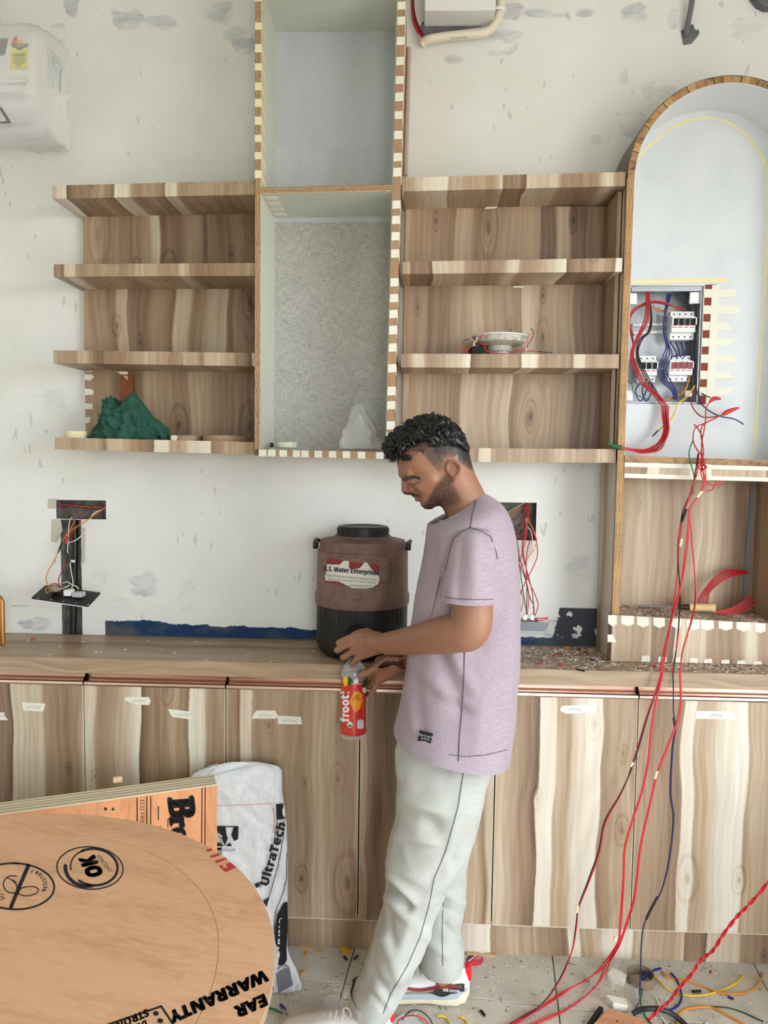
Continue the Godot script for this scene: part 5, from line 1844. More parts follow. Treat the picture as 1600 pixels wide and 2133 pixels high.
	var lows := [
		[M.red, [P(1378, 1390, z3), P(1374, 1412, z3 + .004), P(1362, 1450, .335), P(1345, 1500, .35), P(1318, 1590, .36), P(1296, 1650, .37), P(1262, 1712, .38), P(1250, 1772, .385), P(1226, 1840, .39), P(1206, 1890, .4), P(1201, 1930, .4), P(1192, 1980, .40), F(1168, 2040, .05), F(1130, 2092, .012), F(1075, 2128, .004), F(1020, 2165, .003)]],
		[M.black, [P(1380, 1392, z3), P(1376, 1412, z3 + .004), P(1364, 1450, .335), P(1347, 1500, .352), P(1320, 1590, .362), P(1294, 1650, .374), P(1259, 1712, .384), P(1247, 1772, .388), P(1223, 1840, .394), P(1205, 1890, .4), P(1199, 1935, .4), P(1190, 1985, .40), F(1160, 2050, .05), F(1122, 2098, .012), F(1068, 2131, .004), F(1015, 2165, .003)]],
		[M.red, [P(1380, 1392, z3), P(1377, 1414, z3 + .006), P(1366, 1460, .335), P(1356, 1520, .35), P(1349, 1590, .36), P(1336, 1650, .365), P(1318, 1705, .37), P(1301, 1765, .38), P(1298, 1830, .385), P(1294, 1885, .39), P(1290, 1935, .4), P(1286, 1965, .41), F(1255, 2010, .06), F(1224, 2040, .02), F(1180, 2062, .006), F(1140, 2088, .004), F(1090, 2116, .004), F(1035, 2150, .003)]],
		[M.red, [P(1384, 1385, z3), P(1379, 1414, z3 + .006), P(1368, 1460, .335), P(1358, 1520, .35), P(1351, 1590, .36), P(1338, 1650, .365), P(1320, 1705, .37), P(1303, 1765, .38), P(1300, 1830, .385), P(1297, 1885, .39), P(1293, 1935, .4), P(1288, 1968, .41), F(1262, 2010, .06), F(1232, 2034, .02), F(1190, 2058, .006), F(1150, 2086, .004), F(1098, 2118, .004), F(1045, 2152, .003)]],
		[M.red, [P(1416, 1400, z3), P(1417, 1440, .335), P(1416, 1480, .34), P(1404, 1520, .35), P(1388, 1560, .36), P(1368, 1612, .37), P(1352, 1680, .38), P(1334, 1760, .39), P(1326, 1830, .395), P(1318, 1880, .4), P(1302, 1930, .4), P(1290, 1962, .41), F(1268, 2000, .08), F(1258, 2020, .04), F(1244, 2050, .015), F(1215, 2078, .004), F(1180, 2102, .004), F(1140, 2118, .004), F(1090, 2140, .003)]],
		[M.red, [P(1418, 1402, z3), P(1419, 1440, .335), P(1418, 1480, .34), P(1406, 1520, .35), P(1390, 1560, .36), P(1370, 1612, .37), P(1354, 1680, .38), P(1336, 1760, .39), P(1328, 1830, .395), P(1320, 1882, .4), P(1304, 1932, .4), P(1292, 1966, .41), F(1272, 2002, .08), F(1261, 2026, .04), F(1240, 2056, .015), F(1208, 2084, .004), F(1172, 2108, .004), F(1134, 2126, .004), F(1080, 2150, .003)]]]
	for m in lows:
		wire(t, m[0], .0019, m[1])
	for a in [[1319, 1588, 1314, 1596, .365], [1369, 1606, 1364, 1622, .372], [1284, 1950, 1280, 1958, .41], [1203, 1884, 1202, 1900, .402]]:
		var mb := MB.new()
		mb.tube(PackedVector3Array([P(a[0], a[1], a[4]), P(a[2], a[3], a[4])]), .004, 8)
		part(t, "tape_flag", mb, M.tape_yellow)
	# blue and black drop beside it
	var b := thing("blue_cable_drop", "thin blue and black cable hanging down to the floor litter", "cable", F(1335, 2070, 0.0))
	for k in 2:
		wire(b, M.blue if k else M.black, .0019, [P(1402, 1405, z3), P(1403, 1440, .335), P(1403, 1480, .34), P(1407 + k, 1515, .345), P(1400 + k * 2, 1560, .35), P(1396 + k * 2, 1650, .36), P(1402 + k * 2, 1700, .37), P(1398 + k, 1760, .38), P(1390 + k, 1810, .385), P(1376, 1860, .39), P(1355, 1895, .395), P(1341, 1930, .4), P(1336, 1970, .41), F(1335, 2010, .07), F(1334, 2040, .03), F(1331, 2080, .006), F(1322, 2106, .004)])
	var sl := MB.new()
	sl.tube(spl([P(1370, 1868, .393), P(1354, 1898, .398), P(1346, 1915, .4)], 4), .0036, 8)
	part(b, "taped_joint", sl, M.black)
	sl = MB.new()
	sl.tube(spl([P(1403, 1495, .342), P(1406, 1515, .346), P(1404, 1530, .348)], 4), .0034, 8)
	part(b, "taped_joint", sl, M.black)
	# twisted red pair coming in from the right
	t = thing("twisted_red_pair", "twisted pair of red wires crossing the lower right corner", "wire", F(1400, 2133, 0.0))
	var line := [P(1640, 1770, .62), P(1600, 1838, .60), P(1560, 1885, .59), P(1535, 1910, .58), P(1508, 1945, .57), P(1485, 1980, .56), P(1460, 2000, .55), P(1440, 2030, .55), P(1413, 2060, .54), P(1395, 2085, .53), P(1370, 2105, .53), P(1345, 2133, .53), P(1320, 2160, .53)]
	var cs := spl(line, 14)
	for k in 2:
		var mb := MB.new()
		var pts := PackedVector3Array()
		for i in cs.size():
			var d := (cs[mini(i + 1, cs.size() - 1)] - cs[maxi(i - 1, 0)]).normalized()
			var x := d.cross(Vector3.UP).normalized()
			var y := x.cross(d)
			var a := i * 0.42 + PI * k
			pts.append(cs[i] + (x * cos(a) + y * sin(a)) * .0024)
		mb.tube(pts, .0024, 7)
		part(t, "strand", mb, M.red)

func switch_drop_left():
	# black corrugated conduit in the chase with a white clip
	var t := thing("chased_conduit", "black conduit pipe in the plaster chase below left recess", "conduit", P(150, 1300, -.01))
	var mb := MB.new()
	mb.tube(spl([P(155, 1084, -.012), P(156, 1150, -.012), P(154, 1220, -.012), P(152, 1330, -.012)], 8), .0105, 12)
	part(t, "pipe", mb, M.black)
	mb = MB.new()
	mb.lathe(Transform3D(Basis.IDENTITY, P(153.5, 1168, -.012)), [Vector2(.0105, -.004), Vector2(.0125, -.004), Vector2(.0125, .004), Vector2(.0105, .004)], 16)
	part(t, "clip", mb, M.white_plastic)
	# blue metal back box rim and old paint on both flanks of the chase
	# ragged plaster lips round the recess
	for a in [[100, 1040, 116, 1038, 117, 1060, 99, 1059], [107, 1082, 126, 1082, 130, 1105, 118, 1130, 106, 1128], [171, 1098, 177, 1100, 177, 1168, 168, 1182, 171, 1140]]:
		mb = MB.new()
		mb.prism(PQ(.0015, a), Vector3(0, 0, -.0014))
		solo("plaster_patch", mb, mat(Color(0.74, 0.72, 0.66), 0.9), ["beige plaster dab left of the left recess", "beige plaster dab under the left recess", "pinkish plaster sliver right of the black conduit"][[100, 107, 171].find(a[0])], "plaster")
	# hanging switch plate seen from its back
	var s := thing("switch_plate", "black-backed switch plate hanging on its wires, left", "switch plate", P(137, 1240, .07))
	var q := PackedVector3Array([F(94, 1219, 1.035), F(209, 1234, 1.035), F(184, 1261, 1.035), F(66, 1244, 1.035)])
	# keep the plate clear of the wall
	var ctr := (q[0] + q[1] + q[2] + q[3]) / 4.0
	for i in 4:
		q[i] = P([94, 209, 184, 66][i], [1219, 1234, 1261, 1244][i], [.055, .055, .135, .135][i])
	mb = MB.new()
	mb.prism(q, Vector3(0, -.006, 0))
	part(s, "plate", mb, M.black)
	mb = MB.new()
	var q2 := PackedVector3Array()
	for p in q:
		q2.append(p + Vector3(0, -.006, 0) + (p - ctr) * .01)
	mb.prism(q2, Vector3(0, -.002, 0))
	part(s, "white_rim", mb, M.white_plastic)
	for a in [[105, 1222, 123, 1229, .02, Color(0.55, 0.50, 0.42)], [136, 1228, 152, 1240, .02, Color(0.88, 0.88, 0.86)], [153, 1232, 175, 1244, .016, Color(0.70, 0.70, 0.72)]]:
		mb = MB.new()
		var c := P((a[0] + a[2]) / 2.0, (a[1] + a[3]) / 2.0, .095)
		mb.obox(Transform3D(Basis(Vector3.UP, -.1), c), Vector3((a[2] - a[0]) * .0015, a[4], .03), .002)
		part(s, "terminal_block", mb, mat(a[5], 0.5))
	for k in 5:
		mb = MB.new()
		mb.ball(P(80 + k * 26, 1246 + k * 3.4, .134), Vector3(.0025, .001, .002), 8, 4)
		part(s, "screw", mb, M.white_plastic)
	# wires
	var wz := .03
	var ws := [[M.orange_wire, [219, 1058, .0, 200, 1070, .01, 178, 1086, .02, 150, 1104, .03, 133, 1122, .03, 130, 1130, .035]], [M.orange_wire, [158, 1075, .0, 150, 1096, .02, 138, 1114, .03, 131, 1127, .035]], [M.orange_wire, [121, 1150, .04, 112, 1170, .05, 100, 1190, .06, 96, 1205, .07, 99, 1217, .085, 103, 1220, .09]], [M.orange_wire, [103, 1221, .09, 95, 1228, .1, 100, 1236, .1, 118, 1242, .1, 140, 1241, .1, 155, 1240, .1]], [M.red_dark, [125, 1054, -.01, 140, 1068, .0, 150, 1075, .01]], [M.red_dark, [130, 1050, -.02, 150, 1052, -.01, 159, 1065, .01, 156, 1085, .02, 148, 1105, .03, 140, 1130, .035]], [M.red_dark, [213, 1053, -.01, 190, 1056, .0, 172, 1072, .01, 163, 1095, .02, 148, 1112, .03, 140, 1132, .035]], [M.red_dark, [136, 1162, .04, 134, 1180, .05, 124, 1200, .06, 122, 1212, .08, 126, 1222, .1]], [M.red_dark, [126, 1225, .1, 118, 1216, .11, 106, 1218, .11, 104, 1228, .11, 116, 1233, .11]], [M.white_wire, [214, 1061, .0, 195, 1070, .01, 184, 1090, .02, 176, 1108, .03, 160, 1124, .035, 142, 1131, .04]], [M.white_wire, [150, 1077, .0, 144, 1090, .02, 143, 1110, .03, 142, 1130, .035, 140, 1145, .04, 142, 1152, .04]], [M.white_wire, [146, 1172, .04, 149, 1195, .06, 152, 1212, .08, 149, 1228, .1]], [M.white_wire, [130, 1215, .08, 140, 1212, .09, 150, 1218, .1, 160, 1222, .1, 163, 1228, .1]], [M.white_wire, [116, 1227, .1, 130, 1226, .11, 145, 1219, .11]]]
	for w in ws:
		wire(s, w[0], .0016, pz(w[1]))
	for a in [[130, 1128, 121, 1152, .04, 0], [138, 1132, 135, 1162, .04, 0], [142, 1152, 146, 1172, .04, 0]]:
		mb = MB.new()
		mb.tube(PackedVector3Array([P(a[0], a[1], a[4]), P((a[0] + a[2]) / 2.0, (a[1] + a[3]) / 2.0, a[4]), P(a[2], a[3], a[4])]), .003, 8, true, PackedFloat32Array([.002, .0036, .002]))
		part(s, "taped_joint", mb, M.black)
	mb = MB.new()
	mb.tube(PackedVector3Array([P(140, 1116, .04), P(137, 1133, .04)]), .0034, 8)
	part(s, "red_sleeve", mb, M.red)
	for k in 3:
		wire(s, [mat(Color(0.16, 0.10, 0.30), 0.5), M.orange_wire, mat(Color(0.35, 0.10, 0.20), 0.5)][k], .0017, pz([124, 1048 + k * 2, -.02, 150, 1050 + k * 2, -.03, 185, 1054 + k * 2, -.03, 219, 1054 + k * 3, -.02]))

func switch_drop_right():
	var s := thing("switch_plate", "grey switch plate hanging on red wires behind the worker", "switch plate", P(1110, 1300, .07))
	var q := PackedVector3Array([P(1050, 1287, .06), P(1144, 1297, .06), P(1134, 1315, .13), P(1045, 1313, .13)])
	var mb := MB.new()
	mb.prism(q, Vector3(0, -.008, 0))
	part(s, "plate", mb, mat(Color(0.62, 0.64, 0.66), 0.45))
	mb = MB.new()
	mb.prism(PQ(.128, [1046, 1289, 1122, 1292, 1122, 1296, 1046, 1293]), Vector3(0, 0, -.02))
	part(s, "terminal_strip", mb, mat(Color(0.28, 0.16, 0.16), 0.5))
	for u in [1078, 1094, 1109]:
		mb = MB.new()
		mb.prism(PQ(.13, [u - 3, 1281, u + 3, 1281, u + 4, 1292, u - 4, 1291]), Vector3(0, 0, -.012))
		part(s, "terminal", mb, M.white_plastic)
	var k := 0
	for a in [[1100, 1050, .0, 1092, 1080, .02, 1078, 1120, .03, 1082, 1160, .05, 1094, 1200, .07, 1102, 1240, .09, 1112, 1262, .11, 1112, 1284, .12], [1104, 1050, .0, 1098, 1085, .02, 1090, 1140, .04, 1094, 1170, .05, 1100, 1205, .07, 1115, 1240, .09, 1121, 1260, .1, 1114, 1284, .12], [1098, 1050, .0, 1086, 1090, .02, 1076, 1130, .03, 1080, 1170, .05, 1096, 1210, .07, 1102, 1245, .09, 1098, 1280, .12], [1096, 1052, .0, 1090, 1100, .02, 1088, 1150, .04, 1098, 1190, .06, 1108, 1230, .08, 1112, 1270, .1, 1110, 1284, .12], [1102, 1055, .0, 1098, 1100, .02, 1094, 1130, .03, 1088, 1152, .04, 1080, 1180, .05, 1082, 1220, .07, 1090, 1250, .09, 1082, 1284, .12], [1110, 1108, .01, 1118, 1130, .02, 1119, 1160, .03, 1104, 1195, .05, 1090, 1222, .06, 1080, 1250, .07], [1105, 1120, .01, 1098, 1150, .03, 1096, 1190, .05, 1098, 1240, .08, 1096, 1284, .12]]:
		wire(s, M.red if k % 3 else M.red_dark, .0016, pz(a))
		k += 1
	for a in [[M.orange_wire, [1104, 1052, .0, 1100, 1080, .0, 1112, 1105, .01, 1118, 1130, .02, 1105, 1155, .03, 1090, 1175, .04, 1080, 1186, .05]], [M.white_wire, [1096, 1078, .0, 1098, 1096, .005, 1106, 1106, .01, 1110, 1130, .02, 1114, 1150, .03, 1110, 1180, .04]], [M.orange_wire, [1090, 1048, .0, 1070, 1064, -.01, 1052, 1074, -.02]], [M.white_wire, [1092, 1048, -.01, 1070, 1060, -.02, 1054, 1070, -.03]], [M.orange_wire, [1092, 1056, -.01, 1072, 1068, -.02, 1058, 1086, -.03]], [M.red_dark, [1090, 1062, -.02, 1074, 1080, -.03, 1058, 1085, -.03]], [M.blue, [1088, 1088, -.03, 1078, 1096, -.04, 1064, 1100, -.04]], [M.black, [1088, 1104, -.03, 1078, 1112, -.04, 1066, 1114, -.04]], [M.green_wire, [1080, 1160, .03, 1085, 1200, .05, 1092, 1245, .08, 1096, 1270, .1]]]:
		wire(s, a[0], .0016, pz(a[1]))
	wire(s, M.red, .0016, pz([1114, 1288, .12, 1126, 1288, .12, 1142, 1287, .12, 1130, 1292, .12, 1122, 1293, .12]))
	mb = MB.new()
	mb.prism(PQ(.003, [1082, 1128, 1110, 1128, 1108, 1150, 1098, 1180, 1082, 1200]), Vector3(0, 0, -.0025))
	solo("plaster_patch", mb, mat(Color(0.86, 0.84, 0.81), 0.9), "smooth white plaster patch under the right recess", "plaster")

# ---------------------------------------------------------------- things on the floor
const DISC := Vector3(-0.805, 0.65, 1.376)
const DISC_R := 0.5917

func build_floor_things():
	round_top()
	ply_board()
	cement_sack()
	litter()
	dust()
	side_stack()

func ply_mat(sd: int, a: Color, b: Color, sx: float, sy: float, sc := 1.2) -> StandardMaterial3D:
	return mat(Color.WHITE, 0.6, 0.0, mottled(512, 512, a, b, 0.75, .006, .05, sd, sx, sy), Vector3(sc, sc, 1))

func round_top():
	var t := thing("round_table_top", "large round plywood table top with printed stamps, in the foreground", "table top", DISC - Vector3(0, .02, 0))
	var face := ply_mat(501, Color(0.88, 0.69, 0.53), Color(0.74, 0.53, 0.38), 0.6, 3.2, 1.0)
	var mb := MB.new()
	mb.lathe(Transform3D(Basis.IDENTITY, DISC), [Vector2(0, -.019), Vector2(DISC_R - .001, -.019), Vector2(DISC_R, -.018), Vector2(DISC_R, -.0006)], 128)
	part(t, "rim", mb, mat(Color(0.60, 0.50, 0.42), 0.7), "greyish plywood rim")
	# top face, leaving a fine routed groove
	var rg := 0.4957
	mb = MB.new()
	for s in [[0.0, rg - .0012], [rg + .0012, DISC_R]]:
		mb.lathe(Transform3D(Basis.IDENTITY, DISC), [Vector2(s[1], -.0006), Vector2(s[1] - .0004 if s[0] == 0.0 else s[1], 0), Vector2(s[0], 0), Vector2(s[0], -.002)], 128)
	for i in mb.t.size():
		mb.t[i] = Vector2(mb.v[i].x * .96 + mb.v[i].z * .26, mb.v[i].z * .96 - mb.v[i].x * .26)
	part(t, "veneer_face", mb, face, "orange-tan plywood face")
	mb = MB.new()
	mb.lathe(Transform3D(Basis.IDENTITY, DISC), [Vector2(rg + .0014, -.0012), Vector2(rg - .0014, -.0012)], 128)
	part(t, "groove", mb, mat(Color(0.90, 0.76, 0.56), 0.8), "pale routed circle line")
	var yt := DISC.y + .0004
	var to := func(q: Vector2): return F(q.x, q.y, yt)
	var ell := func(cx, cy, rx, ry, w, a0 := 0.0, a1 := TAU, tilt := 0.0):
		var pts := []
		for k in 41:
			var a: float = lerpf(a0, a1, k / 40.0)
			var e := Vector2(cos(a) * rx, sin(a) * ry).rotated(tilt)
			pts.append(cx + e.x); pts.append(cy + e.y)
		return stroke(pts, w)
	var put := func(m: MB, polys: Array):
		for s in polys:
			print_poly(m, s, to, 400)
	# tick stamp
	var st := MB.new()
	# rings as separate half strokes so that each outline stays a simple shape
	for h in 2:
		put.call(st, ell.call(187.5, 1808, 69, 44, 2.6, PI * h, PI * (h + 1.02), .06))
	put.call(st, ell.call(196, 1806, 49, 38, 5.0, -2.2, 2.2, .08))
	put.call(st, ell.call(196, 1806, 49, 38, 3.0, 2.9, 4.2, .08))
	put.call(st, ell.call(180, 1806, 44, 40, 7.5, 1.2, 3.1, .1))
	print_text(st, "OK", 30, Transform2D(Vector2(-.36, -.72), Vector2(1.0, -.25), Vector2(191, 1805)), to, 900, false, 0.0, 1.0)
	print_text(st, "CHECKED", 8, Transform2D(Vector2(-.62, -.80), Vector2(.93, -.35), Vector2(218, 1799)), to, 500, false, 0.0, 0.95)
	part(t, "stamp", st, M.ink, "printed oval OK CHECKED stamp")
	# borer stamp
	st = MB.new()
	for h in 2:
		put.call(st, ell.call(30, 1846, 83, 48, 4.0, -PI / 2 + PI * h, -PI / 2 + PI * (h + 1.02), .03))
	put.call(st, stroke([59, 1803, 44, 1838, 23, 1889], 8.0))
	put.call(st, ell.call(26, 1842, 19, 18, 2.4, 1.2, 5.2))
	for k in 4:
		put.call(st, stroke([14 + k * 5, 1828 + k * 2, 28 + k * 2, 1834 + k * 3, 36, 1838 + k * 5], 1.4))
	for h in 2:
		put.call(st, ell.call(59, 1856, 21, 9.5, 2.2, PI * h, PI * (h + 1.03), -.12))
	var word := [["R", 92, 1854], ["E", 94.5, 1848], ["S", 94, 1842], ["I", 93.5, 1837], ["S", 91.5, 1832], ["T", 88, 1826.5], ["A", 83.5, 1821.5], ["N", 77, 1817.5], ["T", 68, 1814]]
	for k in word.size():
		var d := Vector2(-.25, -.97).rotated(-k * .085)
		print_text(st, word[k][0], 9.5, Transform2D(d * .7, Vector2(-d.y, d.x) * Vector2(1, .7), Vector2(word[k][1], word[k][2])), to, 700)
	print_text(st, "PO", 9.5, Transform2D(Vector2(-.25, -.8), Vector2(-.9, .3), Vector2(4, 1868)), to, 500)
	part(t, "stamp", st, M.ink, "printed round RESISTANT stamp with crossed-out borer")
	st = MB.new()
	var ax := Vector2(-.915, .405); var ay := Vector2(-.36, -.93)
	print_text(st, "WARRANTY", 23, Transform2D(ax, ay, Vector2(455, 2075)), to, 900, false, 0.0, 1.27)
	print_text(st, "EAR", 23, Transform2D(ax, ay, Vector2(524, 2094)), to, 900, false, 0.0, 1.2)
	part(t, "lettering", st, M.ink, "large black WARRANTY lettering")
	st = MB.new()
	put.call(st, stroke([150, 2160, 336, 2096, 372, 2150], 4.5))
	print_text(st, "STRONG", 15, Transform2D(ax, ay, Vector2(268, 2126)), to, 800, false, 0.0, 1.1)
	put.call(st, ell.call(325, 2111, 4, 3, 4.0)); put.call(st, ell.call(334, 2126, 4, 3, 4.0))
	print_text(st, "DURABLE", 13, Transform2D(ax, ay, Vector2(270, 2146)), to, 800)
	part(t, "lettering", st, M.ink, "boxed black lettering at the near edge")
	st = MB.new()
	for a in [[456, 1804, 463, 1801, 466, 1808, 474, 1807, 470, 1799, 480, 1797, 493, 1806, 470, 1817], [446, 1793, 470, 1786, 474, 1789, 452, 1798], [437, 1783, 455, 1777, 459, 1781, 440, 1787], [429, 1770, 438, 1767, 444, 1770, 434, 1774]]:
		print_poly(st, pv(a), to, 400)
	part(t, "red_lettering", st, mat(Color(0.75, 0.20, 0.20), 0.7), "red letters cut off by the edge")
	# pedestal that carries the top
	t = thing("plywood_pedestal", "square plywood pedestal under the round table top", "pedestal", Vector3(DISC.x, 0, DISC.z))
	mb = MB.new()
	mb.box(Vector3(DISC.x - .2, 0, DISC.z - .2), Vector3(DISC.x + .2, .6, DISC.z + .2), .002)
	part(t, "box", mb, M.plywood)
	mb = MB.new()
	mb.box(Vector3(DISC.x - .26, .6005, DISC.z - .26), Vector3(DISC.x + .26, .6305, DISC.z + .26), .002)
	part(t, "cleat", mb, M.plywood)

func ply_board():
	var A := F(0, 1696, .6); var B := F(452, 1634, .6)
	var d := (B - A).normalized()
	var n := Vector3(-d.z, 0, d.x)
	if n.z < 0: n = -n
	var L := A - d * .25
	var th := (F(452, 1612, .6) - B).dot(-n)
	var t := thing("plywood_board", "thick plywood board with printed face standing on edge before cabinets", "board", Vector3((L.x + B.x) / 2, 0, (L.z + B.z) / 2))
	var face := ply_mat(511, Color(0.86, 0.60, 0.41), Color(0.66, 0.42, 0.27), 4.0, 0.5, 1.4)
	var mb := MB.new()
	var lay := 9
	var ec := [Color(0.86, 0.80, 0.66), Color(0.70, 0.64, 0.52), Color(0.88, 0.84, 0.74), Color(0.66, 0.61, 0.50)]
	for k in lay:
		mb = MB.new()
		var o0 := -n * (th * k / lay); var w := -n * (th / lay)
		var dy := -.0006 * (k % 2)
		mb.prism(PackedVector3Array([L + o0 + Vector3(0, dy, 0), B + o0 + Vector3(0, dy, 0), Vector3(B.x, .002, B.z) + o0, Vector3(L.x, .002, L.z) + o0]), w)
		part(t, "ply", mb, mat(ec[k % 4], 0.8))
	mb = MB.new()
	var e := n * .0015
	mb.prism(PackedVector3Array([L + e - Vector3(0, .003, 0), B + e - Vector3(0, .003, 0), Vector3(B.x, .002, B.z) + e, Vector3(L.x, .002, L.z) + e]), -n * .0014)
	for i in mb.t.size():
		mb.t[i] = Vector2((mb.v[i] - L).dot(d), -mb.v[i].y)
	part(t, "face_veneer", mb, face, "orange-tan printed face")
	var to := func(q: Vector2):
		var r := ray(q.x, q.y)
		var pp := A + n * .0022
		return EYE + r * ((pp - EYE).dot(n) / r.dot(n))
	var st := MB.new()
	for l in [[286, 1662, 286, 1780, 2.2], [306, 1660, 306, 1780, 2.2], [314, 1659, 314, 1780, 2.0], [330, 1680, 330, 1708, 2.0], [421, 1641, 420, 1775, 2.0], [427.5, 1640, 427, 1775, 2.0], [350, 1706, 350, 1724, 1.6], [356, 1706, 356, 1724, 1.6]]:
		for s in stroke([l[0], l[1], l[2], l[3]], l[4]):
			print_poly(st, s, to, 400)
	print_text(st, "ECO FRIENDLY", 9, Transform2D(Vector2(0, 1), Vector2(-1, 0), Vector2(296, 1706)), to, 500, false, 0.0, 1.0)
	print_text(st, "T", 9, Transform2D(Vector2(0, 1), Vector2(-1, 0), Vector2(331, 1722)), to, 500)
	part(t, "print", st, M.ink)
	st = MB.new()
	print_text(st, "B", 50, Transform2D(Vector2(.12, 1), Vector2(-1, .08), Vector2(378, 1682)), to, 900, true, 0.0, 0.95)
	print_text(st, "ro", 36, Transform2D(Vector2(.12, 1), Vector2(-1, .08), Vector2(374, 1726)), to, 900, true, 0.0, 0.85)
	part(t, "lettering", st, mat(Color(0.14, 0.13, 0.12), 0.8), "bold black letters running down")
	st = MB.new()
	for q in [[220, 1685, 3.6], [235.5, 1685.5, 3.0]]:
		var pts := []
		for k in 12:
			pts.append(q[0] + cos(TAU * k / 12) * q[2]); pts.append(q[1] + sin(TAU * k / 12) * q[2])
		print_poly(st, pv(pts), to, 400)
	part(t, "stain_spots", st, mat(Color(0.25, 0.17, 0.12), 0.9))
	# an off-cut sliver standing on the top edge
	var sb := MB.new()
	var c := F(246, 1640, .601) - n * .035
	sb.obox(Transform3D(Basis(d, Vector3.UP, n), c + Vector3(0, .008, 0)), Vector3(.024, .016, .01), .001)
	solo("wood_chip", sb, mat(Color(0.82, 0.70, 0.52), 0.7), "pale wood chip lying on the board's top edge", "wood chip")

const SACK := [[1587, 478, 540, .333], [1593, 450, 577, .335], [1602, 420, 587, .338], [1615, 398, 588, .34], [1650, 393, 588, .345], [1680, 391, 594, .352], [1720, 390, 598, .36], [1780, 389, 600, .375], [1850, 389, 600, .39], [1920, 391, 599, .405], [1975, 394, 599, .418], [1995, 396, 606, .424], [2020, 400, 619, .432], [2050, 404, 627, .44], [2078, 408, 630, .446], [2092, 412, 628, .45]]

func sack_row(v: float) -> Array:
	for k in SACK.size() - 1:
		if v <= SACK[k + 1][0]:
			var f: float = clampf((v - SACK[k][0]) / (SACK[k + 1][0] - SACK[k][0]), 0, 1)
			return [lerpf(SACK[k][1], SACK[k + 1][1], f), lerpf(SACK[k][2], SACK[k + 1][2], f), lerpf(SACK[k][3], SACK[k + 1][3], f)]
	return [412, 628, .45]

func sack_front(u: float, v: float) -> float:
	var r := sack_row(v)
	var x: float = clampf((u - (r[0] + r[1]) / 2.0) / ((r[1] - r[0]) / 2.0), -1, 1)
	return r[2] + .032 * sqrt(maxf(0.0, 1.0 - x * x * x * x)) * clampf((v - 1580.0) / 60.0, 0.25, 1.0)

